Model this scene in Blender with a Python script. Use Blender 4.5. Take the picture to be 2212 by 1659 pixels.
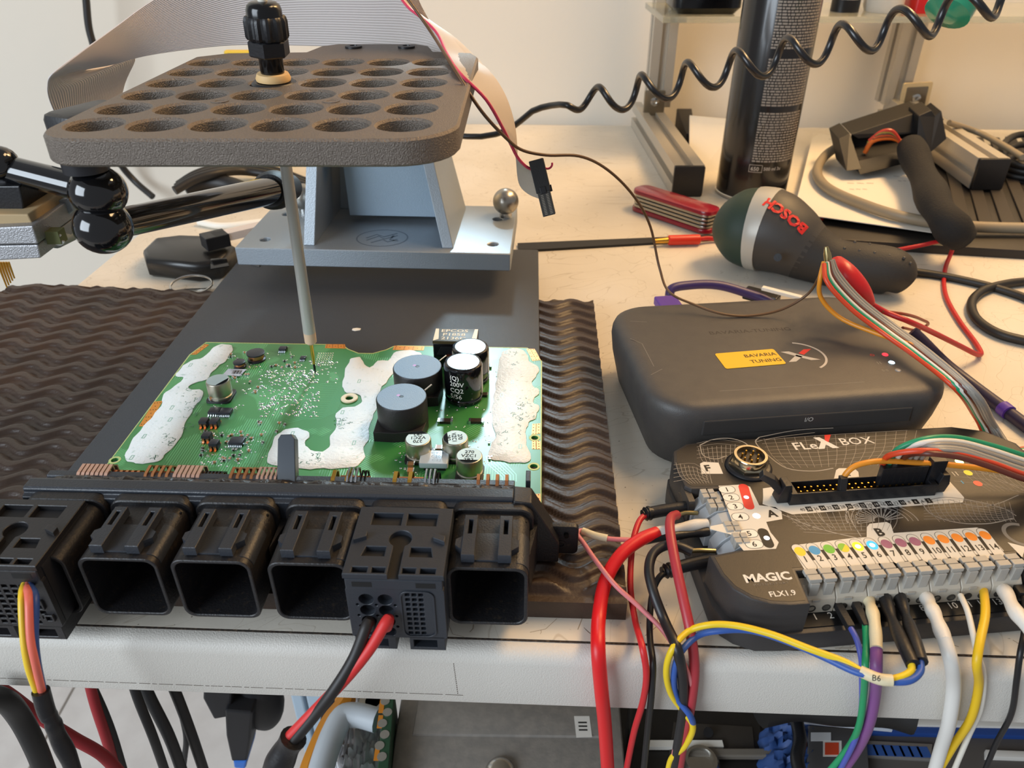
import bpy, bmesh, math, random
from mathutils import Vector, Matrix
from mathutils.geometry import delaunay_2d_cdt
V = Vector
R = math.radians
rnd = random.Random(7)
for o in list(bpy.data.objects):
    bpy.data.objects.remove(o, do_unlink=True)
C = bpy.context.scene.collection
S = 0.01                                   # everything below is authored in centimetres, built in metres
# ---------------------------------------------------------------- camera
CAM_H, FPX, PITCH = 24.5, 1661.0, R(32.4)
cd = bpy.data.cameras.new('camera')
cam = bpy.data.objects.new('camera', cd)
C.objects.link(cam)
cam.location = (0, 0, CAM_H * S)
cam.rotation_euler = (R(90) - PITCH, 0, 0)
cd.sensor_width = 36
cd.lens = 36 * FPX / 2212
cd.clip_start = 0.01
cd.clip_end = 50
cd.dof.use_dof = True
cd.dof.focus_distance = 0.36
cd.dof.aperture_fstop = 20
bpy.context.scene.camera = cam
# ---------------------------------------------------------------- world, lights, exposure
sc = bpy.context.scene
sc.view_settings.view_transform = 'Standard'
sc.view_settings.look = 'None'
sc.view_settings.gamma = 1
sc.view_settings.use_curve_mapping = False
sc.view_settings.exposure = 0.0
w = bpy.data.worlds.new('world')
sc.world = w
w.use_nodes = True
wb = w.node_tree.nodes['Background']
wb.inputs[0].default_value = (0.93, 0.95, 1.0, 1)
wb.inputs[1].default_value = 0.30


def area(name, loc, aim, size, energy, col, sy=None):
    l = bpy.data.lights.new(name, 'AREA')
    l.shape = 'RECTANGLE'
    l.size = size * S
    l.size_y = (sy or size) * S
    l.energy = energy
    l.color = col
    o = bpy.data.objects.new(name, l)
    C.objects.link(o)
    o.location = V(loc) * S
    o.rotation_euler = (V(aim) - V(loc)).to_track_quat('-Z', 'Y').to_euler()
    o['kind'] = 'helper'
    return o


area('window_daylight', (-160, -105, 80), (-10, 40, 0), 140, 50, (0.80, 0.90, 1.0), 120)
sp = bpy.data.lights.new('bench_led_lamp', 'SPOT')       # cool gooseneck work lamp behind the stand
sp.energy = 19
sp.color = (0.62, 0.86, 1.0)
sp.spot_size = R(22)
sp.spot_blend = .8
sp.shadow_soft_size = .035
so = bpy.data.objects.new('bench_led_lamp', sp)
C.objects.link(so)
so.location = V((-3, 91, 43)) * S
so.rotation_euler = (V((-8.5, 34, 2)) - V((-3, 91, 43))).to_track_quat('-Z', 'Y').to_euler()
so['kind'] = 'helper'
area('ceiling_lamp_warm', (62, 52, 120), (22, 42, 0), 50, 6.6, (1.0, 0.65, 0.32), 26)
area('wall_lamp_warm', (70, 88, 92), (30, 117, 30), 50, 12, (1.0, 0.62, 0.27), 20)

# ---------------------------------------------------------------- pixel -> place helpers (photograph frame 2212 x 1659)
_c, _s = math.cos(PITCH), math.sin(PITCH)


def ray(u, v):
    x, y = (u - 1106) / FPX, -(v - 829.5) / FPX
    return V((x, _c + y * _s, -_s + y * _c))


def P(u, v, z=0.0):                        # the point at height z
    d = ray(u, v)
    t = (z - CAM_H) / d.z
    return V((d.x * t, d.y * t, z))


def Q(u, v, Y):                            # the point at depth Y
    d = ray(u, v)
    t = Y / d.y
    return V((d.x * t, Y, CAM_H + d.z * t))


# ---------------------------------------------------------------- materials
def lin(h):
    if not isinstance(h, str):
        return tuple(h) + (1,)
    h = h.lstrip('#')
    r = []
    for i in (0, 2, 4):
        c = int(h[i:i + 2], 16) / 255
        r.append(c / 12.92 if c <= .04045 else ((c + .055) / 1.055) ** 2.4)
    return tuple(r) + (1,)


MATS = {}


def mat(name, col, rough=.5, metal=0., bump=None, var=None, emit=0, spec=.5, coat=0., trans=0., alpha=1., sheen=0):
    """bump = (scale per cm, strength, detail); var = (scale per cm, second colour, threshold, softness)"""
    if name in MATS:
        return MATS[name]
    m = bpy.data.materials.new(name)
    m.use_nodes = True
    nt = m.node_tree
    b = nt.nodes['Principled BSDF']
    I = b.inputs
    I['Base Color'].default_value = lin(col)
    I['Roughness'].default_value = rough
    I['Metallic'].default_value = metal
    I['Specular IOR Level'].default_value = spec
    I['Coat Weight'].default_value = coat
    I['Coat Roughness'].default_value = .08
    I['Transmission Weight'].default_value = trans
    I['Alpha'].default_value = alpha
    if emit:
        I['Emission Color'].default_value = lin(col)
        I['Emission Strength'].default_value = emit
    tc = None
    if bump or var:
        tc = nt.nodes.new('ShaderNodeTexCoord')
    if var:
        n = nt.nodes.new('ShaderNodeTexNoise')
        n.inputs['Scale'].default_value = var[0] * 100
        n.inputs['Detail'].default_value = 5
        nt.links.new(tc.outputs['Object'], n.inputs['Vector'])
        cr = nt.nodes.new('ShaderNodeValToRGB')
        th, so = (var[2], var[3]) if len(var) > 2 else (.5, .15)
        cr.color_ramp.elements[0].position = max(0, th - so)
        cr.color_ramp.elements[1].position = min(1, th + so)
        cr.color_ramp.elements[0].color = lin(col)
        cr.color_ramp.elements[1].color = lin(var[1])
        nt.links.new(n.outputs['Fac'], cr.inputs['Fac'])
        nt.links.new(cr.outputs['Color'], I['Base Color'])
    if bump:
        n = nt.nodes.new('ShaderNodeTexNoise')
        n.inputs['Scale'].default_value = bump[0] * 100
        n.inputs['Detail'].default_value = bump[2] if len(bump) > 2 else 2
        nt.links.new(tc.outputs['Object'], n.inputs['Vector'])
        bp = nt.nodes.new('ShaderNodeBump')
        bp.inputs['Strength'].default_value = bump[1]
        bp.inputs['Distance'].default_value = .0006
        nt.links.new(n.outputs['Fac'], bp.inputs['Height'])
        nt.links.new(bp.outputs['Normal'], I['Normal'])
    MATS[name] = m
    return m


# ---------------------------------------------------------------- mesh helpers
ORG = {}                                   # object name -> offset (cm) taken off world coordinates


def cr_path(pts, res=6, closed=False):     # Catmull-Rom through the points
    pts = [V(p) for p in pts]
    n = len(pts)
    if n < 3:
        return pts
    out = []
    for i in range(n if closed else n - 1):
        if closed:
            p0, p1, p2, p3 = pts[i - 1], pts[i], pts[(i + 1) % n], pts[(i + 2) % n]
        else:
            p1, p2 = pts[i], pts[i + 1]
            p0 = pts[i - 1] if i else p1 * 2 - p2
            p3 = pts[i + 2] if i + 2 < n else p2 * 2 - p1
        d = [max(1e-4, (b - a).length ** .5) for a, b in ((p0, p1), (p1, p2), (p2, p3))]
        t0, t1 = 0., d[0]
        t2 = t1 + d[1]
        t3 = t2 + d[2]
        for k in range(res):
            t = t1 + (t2 - t1) * k / res
            a1 = p0 * ((t1 - t) / (t1 - t0)) + p1 * ((t - t0) / (t1 - t0))
            a2 = p1 * ((t2 - t) / (t2 - t1)) + p2 * ((t - t1) / (t2 - t1))
            a3 = p2 * ((t3 - t) / (t3 - t2)) + p3 * ((t - t2) / (t3 - t2))
            b1 = a1 * ((t2 - t) / (t2 - t0)) + a2 * ((t - t0) / (t2 - t0))
            b2 = a2 * ((t3 - t) / (t3 - t1)) + a3 * ((t - t1) / (t3 - t1))
            out.append(b1 * ((t2 - t) / (t2 - t1)) + b2 * ((t - t1) / (t2 - t1)))
    if not closed:
        out.append(pts[-1])
    return out


def rrect(x0, x1, y0, y1, r=.2, n=4):
    rs = r if isinstance(r, (list, tuple)) else [r] * 4      # corners: x0y0, x1y0, x1y1, x0y1
    out = []
    for (cx, cy, a, q) in ((x0 + rs[0], y0 + rs[0], 180, rs[0]), (x1 - rs[1], y0 + rs[1], 270, rs[1]),
                           (x1 - rs[2], y1 - rs[2], 0, rs[2]), (x0 + rs[3], y1 - rs[3], 90, rs[3])):
        if q <= 0:
            out.append((cx, cy))
            continue
        for k in range(n + 1):
            t = R(a + 90 * k / n)
            out.append((cx + q * math.cos(t), cy + q * math.sin(t)))
    return out


def ngon(cx, cy, r, n=16, ry=None, a0=0):
    ry = ry or r
    return [(cx + r * math.cos(a0 + 2 * math.pi * k / n), cy + ry * math.sin(a0 + 2 * math.pi * k / n)) for k in range(n)]


def inset(poly, d):
    n = len(poly)
    a = sum(poly[i][0] * poly[(i + 1) % n][1] - poly[(i + 1) % n][0] * poly[i][1] for i in range(n))
    sg = 1 if a > 0 else -1
    out = []
    for i in range(n):
        p, q, r = V(poly[i - 1]).to_2d(), V(poly[i]).to_2d(), V(poly[(i + 1) % n]).to_2d()
        e1, e2 = (q - p), (r - q)
        if e1.length < 1e-6: e1 = e2
        if e2.length < 1e-6: e2 = e1
        e1, e2 = e1.normalized(), e2.normalized()
        n1, n2 = V((-e1.y, e1.x)) * sg, V((-e2.y, e2.x)) * sg
        m = n1 + n2
        if m.length < 1e-6:
            m = n1
        m.normalize()
        q2 = q + m * (d / max(.35, m.dot(n1)))
        out.append((q2.x, q2.y))
    return out


def frame(o, x, y):                        # matrix with given origin, x axis and approximate y axis
    x = V(x).normalized()
    z = x.cross(V(y)).normalized()
    y = z.cross(x)
    m = Matrix((x, y, z)).transposed().to_4x4()
    m.translation = V(o)
    return m


def axis_frame(o, z):
    z = V(z).normalized()
    x = z.orthogonal().normalized()
    if abs(z.z) < .999:
        x = V((0, 0, 1)).cross(z).normalized()
    y = z.cross(x)
    m = Matrix((x, y, z)).transposed().to_4x4()
    m.translation = V(o)
    return m


def T(x, y, z): return Matrix.Translation(V((x, y, z)))
def RX(a): return Matrix.Rotation(R(a), 4, 'X')
def RY(a): return Matrix.Rotation(R(a), 4, 'Y')
def RZ(a): return Matrix.Rotation(R(a), 4, 'Z')


class MB:
    def __init__(s):
        s.v, s.f, s.m, s.mi = [], [], None, 0
        s.fm = []

    def add(s, vs, fs, M=None):
        M = M if M is not None else s.m
        b = len(s.v)
        for p in vs:
            p = V(p) if len(p) == 3 else V((p[0], p[1], 0))
            s.v.append(M @ p if M is not None else p)
        for f in fs:
            s.f.append([i + b for i in f])
            s.fm.append(s.mi)
        return s

    def bx(s, x0, x1, y0, y1, z0, z1, M=None):
        vs = [(x, y, z) for z in (z0, z1) for (x, y) in ((x0, y0), (x1, y0), (x1, y1), (x0, y1))]
        return s.add(vs, [(3, 2, 1, 0), (4, 5, 6, 7), (0, 1, 5, 4), (1, 2, 6, 5), (2, 3, 7, 6), (3, 0, 4, 7)], M)

    def box(s, c, d, M=None):
        return s.bx(c[0] - d[0] / 2, c[0] + d[0] / 2, c[1] - d[1] / 2, c[1] + d[1] / 2, c[2] - d[2] / 2, c[2] + d[2] / 2, M)

    def rings(s, rings, M=None, cap0=True, cap1=True, closed=True):
        n = len(rings[0])
        vs = [p for r in rings for p in r]
        fs = []
        for i in range(len(rings) - 1):
            for k in range(n if closed else n - 1):
                k2 = (k + 1) % n
                fs.append((i * n + k, i * n + k2, (i + 1) * n + k2, (i + 1) * n + k))
        if cap0: fs.append(tuple(range(n))[::-1])
        if cap1: fs.append(tuple((len(rings) - 1) * n + k for k in range(n)))
        return s.add(vs, fs, M)

    def prism(s, poly, z0, z1, b=0., M=None, bb=0.):
        poly = [(p[0], p[1]) for p in poly]
        n = len(poly)
        a = sum(poly[i][0] * poly[(i + 1) % n][1] - poly[(i + 1) % n][0] * poly[i][1] for i in range(n))
        if a < 0: poly = poly[::-1]
        rg = []
        if bb:
            rg.append([(x, y, z0) for x, y in inset(poly, bb)])
            rg.append([(x, y, z0 + bb) for x, y in poly])
        else:
            rg.append([(x, y, z0) for x, y in poly])
        if b:
            rg.append([(x, y, z1 - b) for x, y in poly])
            rg.append([(x, y, z1 - b * .3) for x, y in inset(poly, b * .3)])
            rg.append([(x, y, z1) for x, y in inset(poly, b)])
        else:
            rg.append([(x, y, z1) for x, y in poly])
        return s.rings(rg, M)

    def flat(s, poly, z=0., M=None):
        poly = [(p[0], p[1]) for p in poly]
        n = len(poly)
        a = sum(poly[i][0] * poly[(i + 1) % n][1] - poly[(i + 1) % n][0] * poly[i][1] for i in range(n))
        if a < 0: poly = poly[::-1]
        return s.add([(x, y, z) for x, y in poly], [tuple(range(n))], M)

    def strip(s, pts, wd, z=0., M=None, closed=False):        # flat printed line
        pts = [V((p[0], p[1])) for p in pts]
        n = len(pts)
        vs = []
        for i, p in enumerate(pts):
            a = pts[i - 1] if (i or closed) else p
            b = pts[(i + 1) % n] if (i < n - 1 or closed) else p
            d = (b - a)
            d = d.normalized() if d.length > 1e-9 else V((1, 0))
            q = V((-d.y, d.x)) * wd / 2
            vs += [(p.x + q.x, p.y + q.y, z), (p.x - q.x, p.y - q.y, z)]
        fs = []
        for i in range(n if closed else n - 1):
            j = (i + 1) % n
            fs.append((2 * i + 1, 2 * j + 1, 2 * j, 2 * i))
        return s.add(vs, fs, M)

    def lathe(s, prof, o=(0, 0, 0), ax=(0, 0, 1), n=24, M=None, a0=0.):
        F = axis_frame(o, ax)
        if M is not None: F = M @ F
        elif s.m is not None: F = s.m @ F
        rg = [[(r * math.cos(a0 + 2 * math.pi * k / n), r * math.sin(a0 + 2 * math.pi * k / n), z) for k in range(n)] for r, z in prof]
        return s.rings(rg, F, cap0=prof[0][0] > 1e-6, cap1=prof[-1][0] > 1e-6)

    def cyl(s, p0, p1, r0, r1=None, n=16, b=0., M=None, a0=0.):
        p0, p1 = V(p0), V(p1)
        r1 = r0 if r1 is None else r1
        L = (p1 - p0).length
        pr = [(r0 - b, 0), (r0, b), (r1, L - b), (r1 - b, L)] if b else [(r0, 0), (r1, L)]
        return s.lathe(pr, p0, p1 - p0, n, M, a0)

    def sph(s, c, r, n=20, sc=(1, 1, 1), M=None):
        m = n // 2
        pr = [(max(1e-5, r * math.sin(math.pi * i / m)), -r * math.cos(math.pi * i / m)) for i in range(m + 1)]
        rg = [[(c[0] + sc[0] * q * math.cos(2 * math.pi * k / n), c[1] + sc[1] * q * math.sin(2 * math.pi * k / n), c[2] + sc[2] * z) for k in range(n)] for q, z in pr]
        return s.rings(rg, M)

    def tube(s, pts, r, n=8, res=6, M=None, raw=False, closed=False, flatten=None):
        pts = [V(p) for p in pts]
        k0 = len(pts)
        path = pts if (raw or k0 < 3) else cr_path(pts, res, closed)
        m = len(path)
        rr = r if callable(r) else (lambda t: r)
        rg = []
        nrm = None
        for i, p in enumerate(path):
            a = path[i - 1] if (i or closed) else p
            b = path[(i + 1) % m] if (i < m - 1 or closed) else p
            t = (b - a)
            t = t.normalized() if t.length > 1e-9 else V((0, 0, 1))
            if nrm is None:
                nrm = t.orthogonal().normalized()
            nrm = (nrm - t * nrm.dot(t))
            nrm = nrm.normalized() if nrm.length > 1e-6 else t.orthogonal().normalized()
            bn = t.cross(nrm)
            q = rr(i / max(1, m - 1))
            rg.append([p + (nrm * math.cos(2 * math.pi * k / n) + bn * math.sin(2 * math.pi * k / n)) * q for k in range(n)])
        if closed:
            rg.append(rg[0])
            return s.rings(rg, M, False, False)
        return s.rings(rg, M)

    def text(s, st, size, M, align='CENTER', bold=0., sx=1.):
        vs, fs = text_geo(st, align, bold)
        return s.add([(x * size * sx, y * size, 0) for x, y, _ in vs], fs, M)

    def mesh(s, me, M=None):
        return s.add([tuple(v.co) for v in me.vertices], [tuple(p.vertices) for p in me.polygons], M)

    def build(s, name, mt, parent=None, smooth=38, bev=0., label=None, cat=None, group=None, kind=None, base=None):
        me = bpy.data.meshes.new(name)
        off = V((0, 0, 0))
        if parent is not None:
            off = ORG.get(parent.name, off)
        elif base is not None:
            off = V(base)
        elif s.v:
            n = len(s.v)
            zs = min(p.z for p in s.v)
            off = V((sum(p.x for p in s.v) / n, sum(p.y for p in s.v) / n, zs))
        me.from_pydata([tuple((p - off) * S) for p in s.v], [], s.f)
        if smooth:
            me.polygons.foreach_set('use_smooth', [True] * len(me.polygons))
            me.set_sharp_from_angle(angle=R(smooth))
        ms = mt if isinstance(mt, (list, tuple)) else [mt]
        for q in ms:
            me.materials.append(q)
        if len(ms) > 1:
            me.polygons.foreach_set('material_index', s.fm)
        me.update()
        o = bpy.data.objects.new(name, me)
        C.objects.link(o)
        ORG[o.name] = off
        if parent is not None:
            o.parent = parent
        else:
            o.location = off * S
        if bev:
            bm = o.modifiers.new('edge', 'BEVEL')
            bm.width = bev * S
            bm.segments = 2
            bm.limit_method = 'ANGLE'
            bm.angle_limit = R(40)
        tag(o, label, cat, group, kind)
        return o


def tag(o, label=None, cat=None, group=None, kind=None):
    if label: o['label'] = label
    if cat: o['category'] = cat
    if group: o['group'] = group
    if kind: o['kind'] = kind
    return o


def thing(name, label, cat, loc=(0, 0, 0), rotz=None, group=None, kind=None):
    """Empty at the thing's base. rotz None: parts are written in world coordinates; a number: in the thing's own frame"""
    o = bpy.data.objects.new(name, None)
    C.objects.link(o)
    o.empty_display_size = .01
    o.location = V(loc) * S
    ORG[o.name] = V(loc) if rotz is None else V((0, 0, 0))
    if rotz is not None:
        o.rotation_euler = (0, 0, R(rotz))
    return tag(o, label, cat, group, kind)


_tc = {}


def text_geo(st, align='CENTER', bold=0.):
    k = (st, align, bold)
    if k not in _tc:
        cu = bpy.data.curves.new('lettering', 'FONT')
        cu.body = st
        cu.align_x = align
        cu.size = 1
        cu.resolution_u = 2
        cu.offset = bold
        o = bpy.data.objects.new('lettering', cu)
        me = bpy.data.meshes.new_from_object(o)
        _tc[k] = ([tuple(v.co) for v in me.vertices], [tuple(p.vertices) for p in me.polygons])
        bpy.data.objects.remove(o)
        bpy.data.meshes.remove(me)
        bpy.data.curves.remove(cu)
    return _tc[k]


def holed(mb, outline, holes, z0, z1, b=0., M=None):           # plate with holes and softened rims
    loops = []
    for k, poly in enumerate([outline] + list(holes)):
        poly = [(p[0], p[1]) for p in poly]
        n = len(poly)
        ar = sum(poly[i][0] * poly[(i + 1) % n][1] - poly[(i + 1) % n][0] * poly[i][1] for i in range(n))
        if (ar < 0) != (k > 0): poly = poly[::-1]
        loops.append((poly, inset(poly, b if k == 0 else -b) if b else poly))
    vs, fs = [], []
    cap = []
    for poly, inn in loops:
        n = len(poly)
        lev = [(inn, z0), (poly, z0 + b), (poly, z1 - b), (inn, z1)] if b else [(poly, z0), (poly, z1)]
        base = len(vs)
        for pl_, z in lev:
            vs += [(x, y, z) for x, y in pl_]
        for r_ in range(len(lev) - 1):
            for i in range(n):
                j = (i + 1) % n
                fs.append((base + r_ * n + i, base + r_ * n + j, base + (r_ + 1) * n + j, base + (r_ + 1) * n + i))
        cap.append((inn, base, base + (len(lev) - 1) * n))
    co, ed, org, own = [], [], [], []
    for hk, (inn, bi, ti) in enumerate(cap):
        own += [hk] * len(inn)
        o = len(co)
        n = len(inn)
        co += [V(p) for p in inn]
        ed += [(o + i, o + (i + 1) % n) for i in range(n)]
        org += [(bi + i, ti + i) for i in range(n)]
    rv, _, rf, ov, _, _ = delaunay_2d_cdt(co, ed, [], 1, 1e-6)
    extra = {}
    for i in range(len(rv)):
        if not ov[i]:
            vs += [(rv[i].x, rv[i].y, z0), (rv[i].x, rv[i].y, z1)]
            extra[i] = (len(vs) - 2, len(vs) - 1)
    g = lambda i: org[ov[i][0]] if ov[i] else extra[i]
    for f in rf:
        ks = {own[ov[i][0]] if ov[i] else -1 for i in f}
        if len(ks) == 1 and ks.pop() > 0:
            continue                       # inside a hole
        fs.append(tuple(g(i)[1] for i in f))
        fs.append(tuple(g(i)[0] for i in f)[::-1])
    mb.add(vs, fs, M)
    return mb


def copy_tree(o, parent=None):
    c = o.copy()
    C.objects.link(c)
    ORG[c.name] = ORG.get(o.name, V((0, 0, 0)))
    c.parent = parent
    for ch in [x for x in bpy.data.objects if x.parent == o]:
        copy_tree(ch, c)
    return c


# common materials
blk = mat('black_plastic', '#17171a', .38, bump=(9, .12))
blk_m = mat('matte_black_plastic', '#1b1a1b', .6, bump=(14, .2))
blk_g = mat('gloss_black', '#0a0a0c', .16)
steel = mat('polished_steel', '#c9c6c0', .22, 1)
alu = mat('brushed_aluminium', '#b9bdc2', .42, 1, bump=(30, .1))
silver = mat('solder_silver', '#d5dade', .25, 1)
copper = mat('copper_pin', '#c98a5e', .34, 1)
gold = mat('gold_contact', '#d6a54a', .3, 1)
white_pl = mat('white_plastic', '#e8e4da', .45)
shrink = mat('black_shrink_tube', '#131215', .42, bump=(5, .25))
ink_w = mat('white_print', '#dedad2', .6)
ink_k = mat('black_print', '#151312', .6)
ink_g = mat('grey_print', '#75716b', .6)
red_ink = mat('red_print', '#d8261e', .5)


def wire_mat(col, rough=.42):
    return mat('insulation_' + col.lstrip('#'), col, rough)
# ================================================================ the setting
wall_m = mat('painted_wall', '#dcd5c8', .85, bump=(1.2, .15, 4))
MB().bx(-240, 260, 101.5, 104, -75, 140).build('wall_back', wall_m, kind='structure', smooth=0)
grout = mat('floor_grout', '#b5afa8', .9)
fl = MB().bx(-240, 260, -60, 101.5, -76, -75.3).build('floor', grout, kind='structure', smooth=0)
tile_m = mat('floor_tile_stone', '#dcd5cf', .6, var=(.25, '#cfc7c1', .5, .2), bump=(3, .1))
tile = MB().prism(rrect(0, 44.6, 0, 44.6, .3, 2), -75.3, -75, .08)
t0 = None
for i in range(-3, 3):
    for j in range(0, 3):
        if t0 is None:
            tm = tile.build('tile', tile_m, fl, smooth=0)
            t0 = tm
        else:
            tm = t0.copy()
            C.objects.link(tm)
        tm.parent = fl
        tm.location = V((-20 + i * 45, 5 + j * 45, 0)) * S - fl.location + V((0, 0, fl.location.z + 0)) * 0
t0 = None
# floor tiles keep world heights: the parent's origin offset was taken off when they were built
for tm in [o for o in bpy.data.objects if o.parent == fl]:
    tm.location = tm.location + fl.location

# ---------------------------------------------------------------- workbench
def bench_mats():
    m = mat('bench_top_laminate', '#d3cbbb', .42, bump=(6, .06, 3))
    nt = m.node_tree
    b = nt.nodes['Principled BSDF']
    tc = nt.nodes.new('ShaderNodeTexCoord')

    def nz(scale, detail, dist=0.):
        n = nt.nodes.new('ShaderNodeTexNoise')
        n.inputs['Scale'].default_value = scale
        n.inputs['Detail'].default_value = detail
        n.inputs['Distortion'].default_value = dist
        nt.links.new(tc.outputs['Object'], n.inputs['Vector'])
        return n

    def ramp(src, a, b2, c0, c1):
        r = nt.nodes.new('ShaderNodeValToRGB')
        r.color_ramp.elements[0].position = a
        r.color_ramp.elements[1].position = b2
        r.color_ramp.elements[0].color = c0
        r.color_ramp.elements[1].color = c1
        nt.links.new(src, r.inputs['Fac'])
        return r

    def mix(a, b2, fac, bt='MULTIPLY'):
        x = nt.nodes.new('ShaderNodeMix')
        x.data_type = 'RGBA'
        x.blend_type = bt
        x.inputs['Factor'].default_value = fac
        nt.links.new(a, x.inputs[6])
        nt.links.new(b2, x.inputs[7])
        return x.outputs[2]
    W, K = (1, 1, 1, 1), lin('#6b5a46')
    base = ramp(nz(9, 6, .4).outputs['Fac'], .3, .7, lin('#cfc6b5'), lin('#ddd6c9'))
    spots = ramp(nz(420, 2).outputs['Fac'], .24, .29, K, W)          # specks of solder and burns
    mus = nt.nodes.new('ShaderNodeTexVoronoi')                          # hair-line scratches
    mus.feature = 'DISTANCE_TO_EDGE'
    mus.inputs['Scale'].default_value = 9
    nt.links.new(nz(5, 3, 2).outputs['Color'], mus.inputs['Vector'])
    scr = ramp(mus.outputs['Distance'], .004, .012, lin('#b5a68f'), W)
    o1 = mix(base.outputs['Color'], spots.outputs['Color'], .7)
    o2 = mix(o1, scr.outputs['Color'], .35)
    nt.links.new(o2, b.inputs['Base Color'])
    e = mat('bench_edge_profile', '#d0cbc2', .5, bump=(16, .35, 3), var=(40, '#5b4d40', .74, .03))
    return m, e


bench_top_m, bench_edge_m = bench_mats()
D_ROT = -2.4
DO = V((0, 19.96, 0))
desk = thing('workbench', 'cream laminate workbench with a worn grey front edge', 'workbench', DO, D_ROT)
MB().bx(-33.7, 80, .08, 80, -2.6, 0).build('worktop', bench_top_m, desk, smooth=0)
prof = [(.02, -.05)] + [(-.15 - .55 * math.sin(R(a)), -.6 + .55 * math.cos(R(a))) for a in (0, 20, 40, 60, 80, 90)] + [(-.7, -2.95), (-.62, -3.1), (-.3, -3.15), (.02, -3.1)]
MB().rings([[(x, y, z) for y, z in prof] for x in (80, -33.7)]).build('edge_profile', bench_edge_m, desk, smooth=30)
gap = mat('dirty_seam', '#2a221b', .9, var=(6, '#5a4a3a', .6, .1))
MB().bx(-33.7, 80, .0, .085, -2.6, -.01).build('seam', gap, desk, smooth=0)
# dashed film line along the edge profile, broken by wear
ln = MB()
x = -33
while x < -2.2:
    d = rnd.uniform(.15, .8)
    ln.bx(x, x + d, -.706, -.69, -2.56, -2.535)
    x += d + rnd.uniform(.02, .12)
for z in [-.6 - .12 * k for k in range(16)]:
    ln.bx(-2.25 + (-.6 - z) * .05, -2.22 + (-.6 - z) * .05, -.706, -.69, z - .07, z)
ln.build('film_line', mat('dirt_line', '#54483c', .9), desk, smooth=0)
# scratches in the worktop by the front edge
sc_ = MB()
for k in range(26):
    x0, y0 = rnd.uniform(-6, 28), rnd.uniform(.1, 1.6 if k < 30 else 8)
    a = rnd.uniform(-1.2, 1.2) + (1.57 if rnd.random() < .4 else 0)
    L = rnd.uniform(.2, 1.5)
    sc_.strip([(x0, y0), (x0 + L * .5 * math.cos(a), max(.08, y0 + L * .5 * math.sin(a))), (x0 + L * math.cos(a + .3), max(.08, y0 + L * math.sin(a + .3)))], rnd.uniform(.012, .03), .004)
sc_.build('scratches', mat('scratch_dirt', '#94836b', .9), desk, smooth=0, kind='stuff')
for k, (x, y) in enumerate(((-30, 74), (76, 6), (76, 74))):
    MB().bx(x, x + 4, y, y + 4, -75, -2.6).build('leg', alu, desk, smooth=0, bev=.2)

# ---------------------------------------------------------------- corrugated rubber mat
rub = mat('dark_rubber', '#3e2d22', .45, bump=(5, .25, 3), var=(.35, '#30241c', .5, .2))
mat_o = V((4.55, 20.95, 0))
mt_ = thing('rubber_mat', 'dark brown wavy ridged rubber mat on the workbench', 'mat', mat_o, -2.2)


def sstep(a, b, t):
    t = max(0., min(1., (t - a) / (b - a)))
    return t * t * (3 - 2 * t)


def wave_h(x, y):
    ph = y / 1.22 + .27 * math.sin(2 * math.pi * x / 2.7 + .06 * y)
    f = ph - math.floor(ph)
    return 1.05 + .19 * (sstep(0, .14, f) - sstep(.5, .66, f)) - .06 * math.exp(-((f - .72) / .05) ** 2)


mb = MB()
nx, ny = 300, 310
X0, X1, Y0, Y1 = -42.0, 0.0, 0.0, 26.6
grid = []
for j in range(ny):
    y = Y0 + (Y1 - Y0) * j / (ny - 1)
    xl = X0
    if y > Y1 - 2.5:                       # rounded far corner
        q = (y - (Y1 - 2.5)) / 2.5
        xl = X0 + 2.5 * (1 - math.sqrt(max(0, 1 - q * q)))
    for i in range(nx):
        x = xl + (X1 - xl) * i / (nx - 1)
        back = .12 * math.sin(x * 2.3) * max(0, (y - Y1 + 3) / 3) + (-.055 * (x + 20) if x < -20 else 0) * max(0, (y - 12) / 14)
        # the front strip is a smooth lip
        h = wave_h(x, y)
        lip = min(1, max(0, (y - .35) / .35))
        grid.append((x, y + back, h * lip + .92 * (1 - lip)))
fs = [(j * nx + i, j * nx + i + 1, (j + 1) * nx + i + 1, (j + 1) * nx + i) for j in range(ny - 1) for i in range(nx - 1)]
n0 = len(grid)
rim = [i for i in range(nx)] + [j * nx + nx - 1 for j in range(1, ny)] + [(ny - 1) * nx + i for i in range(nx - 2, -1, -1)] + [j * nx for j in range(ny - 2, 0, -1)]
low = [(grid[i][0], grid[i][1], .01) for i in rim]
for k in range(len(rim)):
    k2 = (k + 1) % len(rim)
    fs.append((rim[k2], rim[k], n0 + k, n0 + k2))
fs.append(tuple(n0 + k for k in range(len(rim)))[::-1])
mb.add(grid + low, fs)
mb.build('ridged_sheet', rub, mt_, smooth=60)

# ---------------------------------------------------------------- black base board under the board holder
bb_m = mat('black_coated_board', '#303236', .5, bump=(28, .5, 2), var=(22, '#404248', .55, .2))
B_O = V((-21.0, 26.2, 0))
bb = thing('base_board', 'flat black base board lying across the rubber mat', 'board', B_O, -1.4)
MB().prism(rrect(0, 22.3, 0, 29.6, .15, 2), 1.35, 1.64, .05).build('panel', bb_m, bb, smooth=30)
for (x, y) in ((2, 27.4), (20, 27.4)):
    MB().cyl((x, y, .001), (x, y, 1.35), 1.0, n=20, b=.1).build('rubber_foot', blk_m, bb)
chp = MB().prism([(P(768, 712, 1.645) + V((dx, dy, 0))).to_2d() for dx, dy in ((-.2, -.1), (0, -.2), (.3, -.1), (.32, .1), (.05, .18), (-.2, .1))], 1.645, 1.68, .01)
chp.build('paint_chip', white_pl, bb_ if False else None, label='tiny white chip lying on the black base board', cat='chip')
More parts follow.
